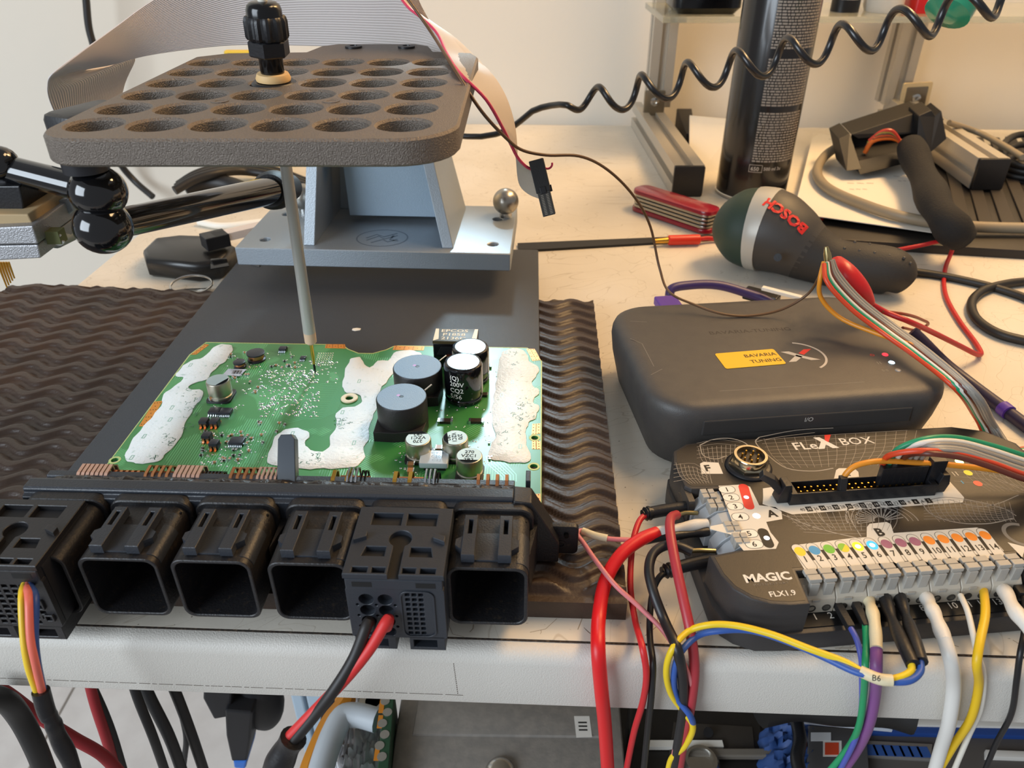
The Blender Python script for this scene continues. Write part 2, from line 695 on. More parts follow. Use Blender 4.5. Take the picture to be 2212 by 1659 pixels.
# ================================================================ engine control unit (open case)
EO, EA = V((-18.6, 20.2, 0)), -2.0
ecu = thing('engine_control_unit', 'opened engine control unit with green circuit board and six black connector ports', 'control unit', EO, EA)
_ec, _es = math.cos(R(EA)), math.sin(R(EA))


def EL(p):                                 # world -> unit frame
    d = V(p) - EO
    return V((d.x * _ec + d.y * _es, -d.x * _es + d.y * _ec, p[2]))


ZB = 2.45


def e2(u, v, z=ZB):
    return EL(P(u, v, z))


def ex(u, v, ly):                          # pixel on the plane ly = const of the unit frame -> local point
    d = ray(u, v)
    o = V((0, 0, CAM_H)) - EO
    n = V((-_es, _ec, 0))
    t = (ly - n.dot(o)) / n.dot(d)
    return EL(V((0, 0, CAM_H)) + d * t)


def pcb_mat():
    m = mat('green_solder_mask', '#2c7a3a', .42, coat=.3)
    nt = m.node_tree
    b = nt.nodes['Principled BSDF']
    b.inputs['Coat Roughness'].default_value = .28
    tc = nt.nodes.new('ShaderNodeTexCoord')
    mp = nt.nodes.new('ShaderNodeMapping')
    mp.inputs['Rotation'].default_value = (0, 0, .785)
    nt.links.new(tc.outputs['Object'], mp.inputs['Vector'])
    # fields of fine parallel traces that change direction from area to area
    vo = nt.nodes.new('ShaderNodeTexVoronoi')
    vo.inputs['Scale'].default_value = 32
    nt.links.new(tc.outputs['Object'], vo.inputs['Vector'])
    sep = nt.nodes.new('ShaderNodeSeparateColor')
    nt.links.new(vo.outputs['Color'], sep.inputs[0])
    gt = nt.nodes.new('ShaderNodeMath')
    gt.operation = 'GREATER_THAN'
    gt.inputs[1].default_value = .5
    nt.links.new(sep.outputs[0], gt.inputs[0])
    wv = []
    for vec in (tc.outputs['Object'], mp.outputs['Vector']):
        q = nt.nodes.new('ShaderNodeTexWave')
        q.inputs['Scale'].default_value = 260
        q.inputs['Distortion'].default_value = .25
        nt.links.new(vec, q.inputs['Vector'])
        wv.append(q)
    mx = nt.nodes.new('ShaderNodeMix')
    mx.data_type = 'FLOAT'
    nt.links.new(gt.outputs[0], mx.inputs[0])
    nt.links.new(wv[0].outputs['Fac'], mx.inputs[2])
    nt.links.new(wv[1].outputs['Fac'], mx.inputs[3])
    nz = nt.nodes.new('ShaderNodeTexNoise')
    nz.inputs['Scale'].default_value = 45
    nt.links.new(tc.outputs['Object'], nz.inputs['Vector'])
    r1 = nt.nodes.new('ShaderNodeValToRGB')
    r1.color_ramp.elements[0].position = .5
    r1.color_ramp.elements[1].position = .56
    nt.links.new(nz.outputs['Fac'], r1.inputs['Fac'])
    mu = nt.nodes.new('ShaderNodeMath')
    mu.operation = 'MULTIPLY'
    nt.links.new(mx.outputs[0], mu.inputs[0])
    nt.links.new(r1.outputs['Color'], mu.inputs[1])
    cr = nt.nodes.new('ShaderNodeValToRGB')
    cr.color_ramp.elements[0].position = .45
    cr.color_ramp.elements[1].position = .75
    cr.color_ramp.elements[0].color = lin('#37803f')
    cr.color_ramp.elements[1].color = lin('#5caa68')
    nt.links.new(mu.outputs[0], cr.inputs['Fac'])
    nt.links.new(cr.outputs['Color'], b.inputs['Base Color'])
    bp = nt.nodes.new('ShaderNodeBump')
    bp.inputs['Strength'].default_value = .35
    bp.inputs['Distance'].default_value = .0002
    nt.links.new(mu.outputs[0], bp.inputs['Height'])
    nt.links.new(bp.outputs['Normal'], b.inputs['Normal'])
    return m


pcb_m = pcb_mat()
# outline of the board: chamfered corners, round notch in the far edge
nt0, nt1 = e2(742, 747), e2(848, 752)
pc = [e2(*q) for q in ((232, 1002), (1170, 1095), (1171, 780), (1140, 752), (445, 738), (409, 766))]
yb = (pc[3].y + pc[4].y) / 2
ol = [(pc[0].x, 5.0), (pc[1].x, 4.3), (pc[2].x, pc[2].y), (pc[3].x, yb)]
notch = [(nt1.x + .25, yb), (nt1.x, yb - .1), (nt1.x - .35, yb - .5), ((nt0.x + nt1.x) / 2 + .4, yb - .95), ((nt0.x + nt1.x) / 2 - .4, yb - .95), (nt0.x + .35, yb - .5), (nt0.x, yb - .1), (nt0.x - .25, yb)]
ol += notch + [(pc[4].x, yb), (pc[5].x, pc[5].y)]
hole_px = [(248, 994), (755, 862), (1155, 946), (1153, 1008)]
holes = []
for i, (u, v) in enumerate(hole_px):
    c = e2(u, v)
    holes.append(ngon(c.x, c.y, (.17, .22, .17, .18)[i], 18)[::-1])
pb = MB()
holed(pb, ol, holes, ZB - .17, ZB, .01)
board = pb.build('circuit_board', pcb_m, ecu, smooth=30, label='green printed circuit board')
edge = MB()
edge.strip([(x, y) for x, y in inset(ol, .035)], .07, ZB + .004, closed=True)
edge.build('bare_edge', mat('bare_laminate', '#b9c27a', .6), board, smooth=0)
for i, (u, v) in enumerate(hole_px):
    c = e2(u, v)
    r0 = (.17, .22, .17, .18)[i]
    q = MB()
    if i == 1:
        holed(q, ngon(c.x, c.y, .44, 28), [ngon(c.x, c.y, .2, 20)[::-1]], ZB, ZB + .1, .03)
        q.build('spacer_ring', mat('cream_nylon', '#e0cfae', .5), board)
    else:
        holed(q, ngon(c.x, c.y, r0 + .1, 24), [ngon(c.x, c.y, r0, 18)[::-1]], ZB, ZB + .012)
        q.build('hole_ring', mat('bare_laminate', '#b9c27a', .6), board)

# white heat paste smeared on the board
paste_m = mat('white_heat_paste', '#e3e4e2', .55, bump=(7, .8, 4), var=(3.2, '#b9c6bd', .66, .05))


def c2(pts, ox, oy, k=4.):
    return [e2(ox + x / k, oy + y / k).to_2d()[:] for x, y in pts]


pA = c2([(1100, 262), (1180, 262), (1208, 300), (1180, 360), (1130, 420), (1100, 440), (1040, 490), (990, 560), (880, 590), (830, 640), (960, 660), (950, 710), (870, 820), (820, 910), (790, 980),
         (740, 1100), (640, 1200), (600, 1250), (540, 1280), (380, 1285), (300, 1265), (280, 1220), (320, 1130), (380, 1040), (450, 960), (520, 880),
         (590, 790), (600, 720), (640, 670), (740, 600), (780, 540), (720, 530), (760, 470), (850, 400), (960, 370), (1030, 300)], 200, 680)
pB1 = c2([(240, 380), (310, 372), (350, 430), (400, 460), (470, 400), (560, 400), (590, 345), (650, 315), (740, 310), (830, 330), (850, 352), (760, 400), (620, 480), (560, 560),
          (480, 660), (450, 820), (400, 940), (380, 1090), (335, 1170), (350, 1230), (300, 1300), (180, 1330), (0, 1332), (-180, 1335), (-340, 1310),
          (-480, 1290), (-480, 1230), (-460, 1150), (-420, 1060), (-350, 1000), (-260, 980), (-150, 1010), (-130, 1060), (-160, 1110), (-110, 1170), (-10, 1190), (40, 1150), (50, 1070), (90, 1000),
          (115, 920), (105, 860), (170, 805), (270, 800), (325, 750), (300, 690), (200, 675), (165, 620), (180, 500), (210, 420)], 700, 680)
pC = c2([(1540, 330), (1600, 300), (1700, 300), (1750, 340), (1770, 410), (1830, 440), (1855, 500), (1810, 560), (1800, 620), (1860, 650), (1840, 700), (1800, 760), (1850, 790), (1850, 830), (1820, 900), (1770, 930),
         (1745, 1020), (1750, 1130), (1790, 1200), (1780, 1250), (1740, 1280), (1540, 1270), (1450, 1250), (1425, 1210), (1440, 1130), (1480, 1060), (1455, 930), (1450, 850),
         (1470, 700), (1490, 560), (1510, 420)], 700, 680)
for k, pp in enumerate((pA, pB1, pC)):
    pth = [(p.x, p.y) for p in cr_path([V((a, b, 0)) for a, b in pp], 3, True)]
    pth = [(x + .04 * math.sin(9 * x + 5 * y), y + .04 * math.cos(7 * x - 8 * y)) for x, y in pth]
    q = MB()
    holed(q, pth, [], ZB, ZB + .045, .012)
    q.build('heat_paste_patch', paste_m, board, smooth=50)
# slots and marks scratched through the paste
sm = MB()
for (u0, v0, u1, v1, n) in ((395, 840, 430, 930, 26), (350, 940, 378, 965, 16), (1110, 860, 1150, 905, 26), (1095, 760, 1120, 790, 12), (1120, 900, 1128, 935, 10), (620, 985, 690, 1005, 22), (720, 900, 760, 930, 16), (1075, 930, 1100, 960, 10), (330, 985, 342, 995, 6)):
    for _ in range(n):
        u, v = rnd.uniform(u0, u1), rnd.uniform(v0, v1)
        a = e2(u, v)
        an = rnd.uniform(0, 6.3)
        L = rnd.uniform(.08, .3)
        sm.strip([(a.x, a.y), (a.x + L * .5 * math.cos(an), a.y + L * .5 * math.sin(an)), (a.x + L * math.cos(an + .8), a.y + L * math.sin(an + .8))], rnd.uniform(.02, .045), ZB + .048)
sm.build('paste_scratches', mat('mask_showing', '#47705a', .5), board, smooth=0, kind='stuff')
sl = MB()
for (u, v) in ((372, 882), (368, 908), (312, 944), (285, 990), (412, 790), (465, 790), (1107, 827), (1102, 886), (1084, 855), (1086, 910), (1124, 966), (776, 825), (632, 938), (618, 972), (612, 998), (740, 892), (735, 916), (765, 958), (688, 985), (1093, 762)):
    a = e2(u, v)
    sl.add([(a.x + sx * w_ / 2, a.y + sy * h_ / 2, ZB + .05) for w_, h_ in ((.16, .34), (.09, .26)) for sx, sy in ((-1, -1), (1, -1), (1, 1), (-1, 1))],
           [(0, 1, 5, 4), (1, 2, 6, 5), (2, 3, 7, 6), (3, 0, 4, 7)])
sl.build('slot_marks', mat('slot_green', '#8fb5a0', .4), board, smooth=0, kind='stuff')

# orange gold-plated edge lands with dark vias
land_m = mat('orange_edge_land', '#d98a2e', .35, .3)
for pp in ([(333, 868), (352, 866), (318, 921), (300, 921)], [(443, 743), (452, 745), (424, 766), (412, 766)], [(704, 744), (745, 744), (747, 753), (702, 752)],
           [(852, 747), (917, 749), (915, 757), (848, 756)], [(1137, 754), (1155, 754), (1168, 778), (1150, 780)], [(1150, 916), (1167, 915), (1167, 937), (1148, 939)],
           [(1149, 953), (1167, 953), (1168, 971), (1149, 970)], [(1147, 1068), (1167, 1067), (1168, 1096), (1150, 1096)]):
    pl = [e2(*q).to_2d() for q in pp]
    ld = MB().prism([tuple(q) for q in pl], ZB, ZB + .012).build('edge_land', land_m, board, smooth=0)
    dots = MB()
    for i in range(7):
        for j in range(3):
            if (i + j) % 2 == 0 or j == 1:
                a = pl[0].lerp(pl[1], (j + .6) / 3.2)
                b_ = pl[3].lerp(pl[2], (j + .6) / 3.2)
                if (pl[0] - pl[1]).length > (pl[0] - pl[3]).length:
                    a = pl[0].lerp(pl[3], (j + .6) / 3.2)
                    b_ = pl[1].lerp(pl[2], (j + .6) / 3.2)
                c = a.lerp(b_, (i + .5) / 7)
                dots.flat(ngon(c.x, c.y, .035, 6), ZB + .014)
    dots.build('via_holes', mat('via_dark', '#3a2208', .7), ld, smooth=0, kind='stuff')

# bright solder dots and bare pads
dot = MB()


def pad(x, y, r):
    dot.lathe([(r, 0), (r * .8, r * .22), (r * .35, r * .4), (1e-6, r * .42)], (x, y, ZB), n=8)


def inp(p, poly):
    r = False
    n = len(poly)
    for i in range(n):
        (x1, y1), (x2, y2) = poly[i], poly[(i + 1) % n]
        if (y1 > p[1]) != (y2 > p[1]) and p[0] < (x2 - x1) * (p[1] - y1) / (y2 - y1) + x1:
            r = not r
    return r


for (u0, v0, u1, v1, n, r) in ((560, 800, 690, 900, 270, .066), (610, 780, 730, 830, 80, .06), (490, 760, 640, 800, 26, .05), (500, 800, 570, 880, 18, .05), (430, 930, 540, 1010, 90, .05), (460, 865, 520, 885, 18, .05), (540, 930, 580, 1000, 16, .04),
                               (940, 870, 1060, 960, 24, .05), (1000, 940, 1060, 1030, 30, .04), (850, 960, 930, 1030, 26, .05), (1060, 770, 1080, 900, 8, .05)):
    for _ in range(n):
        q = e2(rnd.uniform(u0, u1), rnd.uniform(v0, v1))
        if not any(inp((q.x, q.y), z) for z in (pA, pB1, pC)):
            pad(q.x, q.y, r * rnd.uniform(.6, 1.35))
for i in range(7):
    for j in range(7):
        q = e2(688 + i * 5.2 - j * 1.2, 763 + j * 4.2)
        pad(q.x, q.y, .05)
dot.build('solder_points', mat('bright_solder', '#dfeaec', .18, 1), board, kind='stuff')
# pale trace fans
tr = MB()
for k in range(17):
    a, b_ = e2(536 + k * 6, 922 + k * 1.2), e2(528 + k * 5, 950 + k * 2.2)
    tr.strip([(a.x, a.y), (b_.x, b_.y)], .035, ZB + .003)
for k in range(16):
    a, b_ = e2(548 + k * 4, 958 + k * 1.5), e2(530 + k * 4, 1000 + k * .8)
    tr.strip([(a.x, a.y), (b_.x, b_.y)], .03, ZB + .003)
for k in range(20):
    o = e2(655 + k * 2.2, 905 - k * 4.0)
    tr.strip([(o.x - .9, o.y - .5), (o.x, o.y), (o.x + .9, o.y + .1), (o.x + 1.5, o.y + .7)], .03, ZB + .003)
for k in range(6):
    a, b_, c_ = e2(1050 + k * 6, 985 - k * 6), e2(1056 + k * 6, 1005 - k * 2), e2(1085 + k * 6, 1030 - k * 1)
    tr.strip([(a.x, a.y), (b_.x, b_.y), (c_.x, c_.y), (c_.x + .02, c_.y - .5)], .05, ZB + .003)
tr.build('copper_traces', mat('light_trace', '#5fa877', .3), board, smooth=0, kind='stuff')

# ---------------------------------------------------------------- parts soldered to the board
def chip(u, v, wx, wy, h, pins=0, name='chip', m=blk, leadm=silver):
    c = e2(u, v)
    o = MB().prism(rrect(c.x - wx / 2, c.x + wx / 2, c.y - wy / 2, c.y + wy / 2, .03, 1), ZB + .03, ZB + h, .03).build(name, m, ecu)
    if pins:
        ld = MB()
        for k in range(pins):
            x = c.x - wx / 2 + wx * (k + .5) / pins
            for sgn in (-1, 1):
                ld.bx(x - wx / pins * .28, x + wx / pins * .28, c.y + sgn * wy / 2 - .04, c.y + sgn * (wy / 2 + .16), ZB + .002, ZB + .05)
                ld.bx(x - wx / pins * .28, x + wx / pins * .28, c.y + sgn * (wy / 2 + .03) - .03, c.y + sgn * (wy / 2 + .03) + .03, ZB + .03, ZB + h * .6)
        ld.build('leads', leadm, o, smooth=0)
    return o


for (u, v, wx, wy, pn) in ((466, 892, .62, .5, 5), (488, 893, .62, .5, 7), (513, 957, .68, .55, 8)):
    chip(u, v, wx, wy, .2, pn, 'integrated_circuit', mat('chip_black', '#20222a', .35))
for (u, v) in ((443, 919), (466, 919), (449, 950), (465, 967)):
    chip(u, v, .42, .42, .36, 2, 'transistor', mat('chip_black', '#20222a', .35), copper)
chip(612, 757, .42, .4, .2, 4, 'integrated_circuit', mat('chip_black', '#20222a', .35))
chip(655, 776, .3, .3, .15, 3, 'integrated_circuit', mat('chip_black', '#20222a', .35))
# silver topped smaller electrolytic capacitor (four, each turned its own way)
can_side = mat('capacitor_can', '#b8b2a2', .34, 1)
can_top = mat('capacitor_can_top', '#b4c8c9', .6, 0)
prt = mat('capacitor_black_print', '#101214', .9, spec=.1)


def small_cap(u, v, r, h, rot, txt):
    c = e2(u, v)
    o = MB().prism(rrect(c.x - r * 1.02, c.x + r * 1.02, c.y - r * 1.02, c.y + r * 1.02, r * .3, 2), ZB, ZB + .12, .02)
    o = o.build('capacitor', blk, ecu, label='silver can capacitor with black polarity mark')
    z = ZB + .12
    MB().lathe([(r * .96, 0), (r * .96, .1), (r * .88, .14), (r * .88, .2), (r * .97, .25), (r * .97, h - .08), (r * .93, h - .02), (r * .86, h)], (c.x, c.y, z), n=32).build('can', can_side, o)
    MB().flat(ngon(c.x, c.y, r * .88, 32), z + h + .004).build('can_top', can_top, o, smooth=0)
    q = MB()
    seg = [(c.x + r * .87 * math.cos(R(rot + a)), c.y + r * .87 * math.sin(R(rot + a))) for a in range(-52, 53, 8)]
    q.flat(seg, z + h + .01)
    for k, s_ in enumerate(txt):
        q.text(s_, r * .46, T(c.x, c.y, z + h + .012) @ RZ(rot - 270 + 0) @ T(0, r * (.32 - .44 * k) - r * .1, 0), bold=.01)
    q.build('polarity_print', prt, o, smooth=0)
    return o


small_cap(479, 858, .62, .95, -30, ())
small_cap(906, 987, .62, .95, 95, ('270', 'VZC1', '2B2'))
small_cap(985, 985, .62, .95, 190, ('270', 'VZC1', '2B2'))
small_cap(1015, 1024, .62, .95, 270, ('270', 'VZC1', '2B2'))

# two large sleeved capacitors
slv = mat('black_gloss_sleeve', '#0d0d10', .12, coat=.4)
gst = mat('grey_sleeve_stripe', '#9c9a98', .3)


def big_cap(u, v, r, h, side_text):
    c = e2(u, v)
    o = MB().lathe([(r * .93, 0), (r, .08), (r, .22), (r * .95, .3), (r, .38), (r, h - .16), (r * .96, h - .05), (r * .86, h), (r * .8, h - .01)], (c.x, c.y, ZB + .02), n=40)
    o = o.build('capacitor', slv, ecu, label='tall black sleeved capacitor with silver top')
    MB().flat(ngon(c.x, c.y, r * .81, 36), ZB + .02 + h + .002).build('can_top', mat('bare_can_top', '#a9bfc3', .5, .5), o, smooth=0)
    q = MB()
    pts = []
    a0, a1 = -18, 28                       # stripe facing the right of the board
    for z in (.42, h - .2):
        pts.append([(c.x + (r + .008) * math.cos(R(a)), c.y + (r + .008) * math.sin(R(a)), ZB + .02 + z) for a in range(a0, a1 + 1, 4)])
    pts.append([(c.x + (r * .9) * math.cos(R(a)), c.y + (r * .9) * math.sin(R(a)), ZB + .02 + h + .01) for a in range(a0, a1 + 1, 4)])
    q.rings(pts, None, False, False, closed=False)
    q.build('stripe', gst, o)
    q = MB()
    for k, s_ in enumerate(side_text):
        vs, fs = text_geo(s_, 'LEFT', .012)
        sz = .36
        z = ZB + h * .74 - k * .36
        out = []
        for x, y, _ in vs:
            a = R(-128) + x * sz / r
            out.append((c.x + (r + .012) * math.cos(a), c.y + (r + .012) * math.sin(a), z + y * sz))
        q.add(out, fs)
    q.build('printed_text', ink_w, o, smooth=0)


big_cap(1003, 858, .98, 2.15, ('(Q)', '200V', 'CQ2', '5/56'))
big_cap(1018, 818, .98, 2.0, ('(Q)', '10'))

# two round inductors
ind_s = mat('inductor_black', '#1a1717', .5, bump=(10, .15))
ind_t = mat('inductor_top_cool_lit', '#7f93a6', .6, bump=(22, .5))  # cool lamp light on the tops is put into this blue grey


def inductor(u, v, r, h):
    c = e2(u, v)
    o = MB().lathe([(r * .98, 0), (r, .1), (r, h - .06), (r * .97, h)], (c.x, c.y, ZB + .25), n=48).build('inductor', ind_s, ecu, label='round black inductor with cool lit grey blue top')
    q = MB()
    holed(q, ngon(c.x, c.y, r * .95, 44), [ngon(c.x, c.y, r * .09, 12)[::-1]], ZB + h + .24, ZB + h + .262, .003)
    q.build('core_top', ind_t, o)
    MB().prism([(c.x - r * 1.02, c.y - r * 1.05), (c.x - r * .2, c.y - r * 1.1), (c.x + r * .9, c.y - r * .9), (c.x + r, c.y), (c.x + r * .8, c.y + r * .9), (c.x - r * .8, c.y + r * .9), (c.x - r * 1.02, c.y)], ZB, ZB + .55, .03).build('holder', ind_s, o, smooth=20)
    MB().tube([(c.x + r * .85, c.y + r * .5, ZB + h + .24), (c.x + r * 1.1, c.y + r * .78, ZB + h + .36)], .04).build('wire_end', silver, o)
    MB().flat(ngon(c.x - .16, c.y + .1, .09, 8), ZB + h + .2645).build('pink_mark', mat('pink_mark', '#b98fc0', .6), o, smooth=0)


inductor(873, 921, 1.22, 1.5)
inductor(906, 850, 1.26, 1.4)

# small inductors by the far edge
for (u, v, r, h) in ((555, 777, .5, .48), (519, 793, .33, .36)):
    c = e2(u, v)
    o = MB().lathe([(r, 0), (r, .1), (r * .8, .14), (r * .8, h - .12), (r, h - .08), (r, h - .01), (r * .95, h)], (c.x, c.y, ZB), n=28).build('drum_inductor', mat('ferrite', '#23242a', .35), ecu)
    MB().lathe([(r * .82, .13), (r * .88, h * .5), (r * .82, h - .11)], (c.x, c.y, ZB), n=24).build('winding', copper, o)

# amber topped transformer block at the far edge
c = e2(985, 792)
tx = thing('x', '', '', (0, 0, 0)) if False else None
o = MB().prism(rrect(c.x - 1.2, c.x + 1.2, c.y - .1, c.y + 1.3, .06, 2), ZB, ZB + 1.5, .05).build('transformer', blk_g, ecu, label='black transformer block with amber film top')
amber = mat('amber_film', '#b98a18', .45)
MB().prism([(c.x - 1.2, c.y - .12), (c.x + 1.2, c.y - .12), (c.x + 1.2, c.y + 1.32), (c.x - 1.2, c.y + 1.32)], ZB + 1.5, ZB + 1.68, .03).build('film_top', mat('dark_amber_tape', '#3c300f', .5), o)
q = MB()
for k, s_ in enumerate(('EPCOS', 'P1858', '2136C')):
    q.text(s_, .42, T(c.x - .1, c.y + .9 - k * .42, ZB + 1.69), bold=.01, sx=1.2)
q.build('printed_text', amber, o, smooth=0)
q = MB()
for sx in (-1, 1):
    q.flat([(c.x + sx * 1.18, c.y - .1), (c.x + sx * 1.18, c.y + 1.28), (c.x + sx * 1.0, c.y + 1.28), (c.x + sx * .9, c.y + .1)], ZB + 1.685)
q.build('film_edges', amber, o, smooth=0)
q = MB()
q.prism([(-1.0, 0), (1.0, 0), (.75, .5), (-.75, .5)], 0, .06, M=T(c.x, c.y - .12, ZB + .85) @ RX(90)).build('rib', blk, o, smooth=20)
MB().cyl((c.x - .2, c.y - .25, ZB + .05), (c.x - .2, c.y - .25, ZB + .9), .26, n=14).build('winding', mat('winding_brown', '#4d2614', .35), o)

# tiny surface mounted parts scattered over the board
smd = {}
for (u0, v0, u1, v1, n) in ((430, 932, 545, 1000, 34), (495, 762, 560, 850, 14), (930, 930, 1060, 1000, 14), (580, 770, 690, 800, 10), (560, 905, 620, 960, 8)):
    for _ in range(n):
        q = e2(rnd.uniform(u0, u1), rnd.uniform(v0, v1))
        if any(inp((q.x, q.y), z) for z in (pA, pB1, pC)):
            continue
        kd = rnd.choice(('tan', 'dark', 'tan'))
        if kd not in smd:
            mbs = MB().bx(-.055, .055, -.05, .05, 0, .075)
            mbs.mi = 1
            mbs.bx(-.1, -.055, -.052, .052, 0, .08).bx(.055, .1, -.052, .052, 0, .08)
            o = mbs.build('surface_mount_part', [mat('tan_ceramic', '#a5764a', .4) if kd == 'tan' else mat('resistor_dark', '#22160f', .4), silver], ecu, smooth=0)
            smd[kd] = o
        else:
            o = smd[kd].copy()
            C.objects.link(o)
        o.parent = ecu
        o.location = V((q.x, q.y, ZB)) * S
        o.rotation_euler = (0, 0, rnd.choice((0, math.pi / 2)))

# black resistor blocks, square film part, stickers
for (u, v, wx, wy) in ((962, 912, .75, .3), (1029, 912, .75, .3), (1048, 855, .3, .26), (1055, 793, .36, .36)):
    q = e2(u, v)
    o = MB().bx(q.x - wx / 2 * .72, q.x + wx / 2 * .72, q.y - wy / 2, q.y + wy / 2, ZB + .01, ZB + .14).build('resistor', mat('resistor_dark', '#22160f', .4), ecu, smooth=0)
    MB().bx(q.x - wx / 2, q.x - wx / 2 * .72, q.y - wy / 2, q.y + wy / 2, ZB, ZB + .15).bx(q.x + wx / 2 * .72, q.x + wx / 2, q.y - wy / 2, q.y + wy / 2, ZB, ZB + .15).build('end_cap', silver, o, smooth=0)
for (u, v, wx, wy, h) in ((888, 1007, .36, .26, .18), (887, 1022, .34, .3, .2), (949, 976, .32, .3, .3), (462, 865, .34, .34, .28)):
    q = e2(u, v)
    o = MB().bx(q.x - wx / 2 * .7, q.x + wx / 2 * .7, q.y - wy / 2, q.y + wy / 2, ZB + .01, ZB + h).build('ceramic_capacitor', mat('tan_ceramic', '#a5764a', .4), ecu, smooth=0)
    MB().bx(q.x - wx / 2, q.x - wx / 2 * .7, q.y - wy / 2, q.y + wy / 2, ZB, ZB + h + .01).bx(q.x + wx / 2 * .7, q.x + wx / 2, q.y - wy / 2, q.y + wy / 2, ZB, ZB + h + .01).build('end_cap', silver, o, smooth=0)
q = e2(941, 1006)
o = MB().prism(rrect(q.x - .68, q.x + .62, q.y - .5, q.y + .5, .08, 2), ZB + .25, ZB + .52, .04, M=None).build('crystal', mat('pale_crystal_case', '#b8c3cc', .35, .2), ecu, label='pale square crystal can')
t_ = MB()
for k, s_ in enumerate(('CY14', 'C201', 'C22')):
    t_.text(s_, .24, T(q.x + .1, q.y + .2 - k * .26, ZB + .525), sx=1.1)
t_.build('printed_text', mat('faint_grey_print', '#8d9aa6', .6), o, smooth=0)
MB().bx(q.x - .5, q.x + .5, q.y - .35, q.y + .35, ZB, ZB + .25).build('seat', blk, o, smooth=0)
q = e2(507, 806)
o = MB().prism([(q.x - .55, q.y - .32), (q.x + .42, q.y - .4), (q.x + .58, q.y + .3), (q.x - .45, q.y + .32)], ZB + .06, ZB + .08).build('paper_label', mat('label_grey', '#b9bcc4', .6), board, smooth=0)
bq = MB()
for k in range(9):
    bq.bx(q.x - .1 + k * .055, q.x - .1 + k * .055 + .02 + .015 * (k % 3), q.y - .2, q.y + .15, ZB + .081, ZB + .083)
bq.build('bar_code', ink_k, o, smooth=0)

# ---------------------------------------------------------------- connector housing
hs = mat('dusty_black_housing', '#1d1c1e', .46, bump=(12, .25), var=(5, '#3a3128', .68, .12))
hs_clean = mat('housing_dark_blue_grey', '#2c3037', .4, bump=(14, .2))
Z0, Z1 = 1.3, 4.28
h1 = MB()
prof = [(3.2, 1.4), (3.2, 4.3), (3.4, 4.38), (3.4, 4.55), (3.5, 4.62), (4.0, 4.62), (4.1, 4.5), (4.25, 4.45), (4.25, 4.0), (4.85, 4.0), (4.85, 4.08), (5.2, 4.08), (5.2, 2.0), (4.6, 1.75), (4.6, 1.4)]
xa, xb = e2(40, 1062, 4.6).x, 19.45
h1.rings([[(x, y, z) for y, z in prof] for x in (xb - .9, xa)])
house = h1.build('connector_housing', hs_clean, ecu, smooth=25, bev=.04, label='long black connector housing')
# slanted right end of the flange, mounting ear
MB().prism([(xb - .9, 1.4), (xb + .95, 1.4), (xb + .95, 2.4), (xb - .2, 4.55), (xb - .9, 4.62)], -4.2, -3.25, M=RX(90)).build('flange_end', hs, house, smooth=20, bev=.05)
MB().prism(rrect(xb + .3, xb + 1.75, 0, 1.5, .2, 3), -4.0, -3.75, .04, M=T(0, 0, 1.4) @ RX(90)).build('mounting_ear', hs, house)
MB().cyl((xb + 1.25, 3.75, 2.5), (xb + 1.25, 3.6, 2.5), .1, n=12).build('ear_pin', blk_g, house)
MB().lathe([(.2, 0), (.2, .05), (.12, .05), (.12, 0)], (xb + 1.05, 3.76, 1.95), (0, -1, 0), n=18).build('ear_boss', hs, house)
# potting compound in the groove: lumpy bead
pot = MB()
rg = []
for k in range(260):
    x = xa + .6 + (xb - .9 - xa - .6) * k / 259
    a = .09 * math.sin(x * 3.1) + .06 * math.sin(x * 7.7 + 1) + .05 * rnd.uniform(-1, 1)
    rg.append([(x, 4.2 + .03 * a, 3.9), (x, 4.26, 4.15 + .04 * a), (x, 4.35, 4.28 + .5 * a), (x, 4.5 + .3 * a, 4.3 + .5 * a), (x, 4.68, 4.22 + .5 * a), (x, 4.82, 4.1 + .2 * a), (x, 4.88, 3.9)])
pot.rings(rg, closed=False, cap0=False, cap1=False)
pot.build('potting_compound', mat('potting_black', '#26211f', .3, bump=(9, .6, 4)), house, smooth=50)
# standing clip by the circuit board
a = e2(648, 1022, 3.0)
MB().prism([(0, 0), (.8, 0), (.72, 1.85), (.6, 2.05), (.12, 2.05), (0, 1.85)], 0, .45, M=T(a.x - .3, 5.1, 3.65) @ RY(-4) @ RX(48)).build('retaining_clip', mat('clip_gloss_bluish_lit', '#363e47', .25), house, smooth=20, bev=.03)  # clip colour lightened to carry the bluish light on it
MB().bx(19.0, 19.2, 4.9, 5.6, 2.3, 4.3).build('retaining_clip', hs_clean, house, smooth=0, bev=.03)

# lead frames bent from the housing to the board
pin_mesh = {}


def lead(x, wd, m, y0=5.0, y1=5.75, zt=4.12, lean=0.):
    k = (round(wd, 3), round(y1, 2), m.name, round(zt, 2), lean)
    if k not in pin_mesh:
        q = MB()
        h = wd / 2
        t = .07
        path = [(y0 - .2, zt - .15), (y0, zt), (y1 - .25, zt + .05), (y1, zt - .15), (y1 + .05, ZB - .1)]
        rg = []
        for i, (y, z) in enumerate(path):
            a = path[max(0, i - 1)]
            b_ = path[min(len(path) - 1, i + 1)]
            d = V((b_[0] - a[0], b_[1] - a[1])).normalized()
            n_ = V((-d.y, d.x)) * t / 2
            dx = lean * (y - y0)
            rg.append([(-h + dx, y + n_.x, z + n_.y), (h + dx, y + n_.x, z + n_.y), (h + dx, y - n_.x, z - n_.y), (-h + dx, y - n_.x, z - n_.y)])
        q.rings([r[::-1] for r in rg])
        o = q.build('lead', m, ecu, smooth=0)
        pin_mesh[k] = o.data
    else:
        o = bpy.data.objects.new('lead', pin_mesh[k])
        C.objects.link(o)
        o.parent = ecu
    o.location = V((x, 0, 0)) * S
    return o


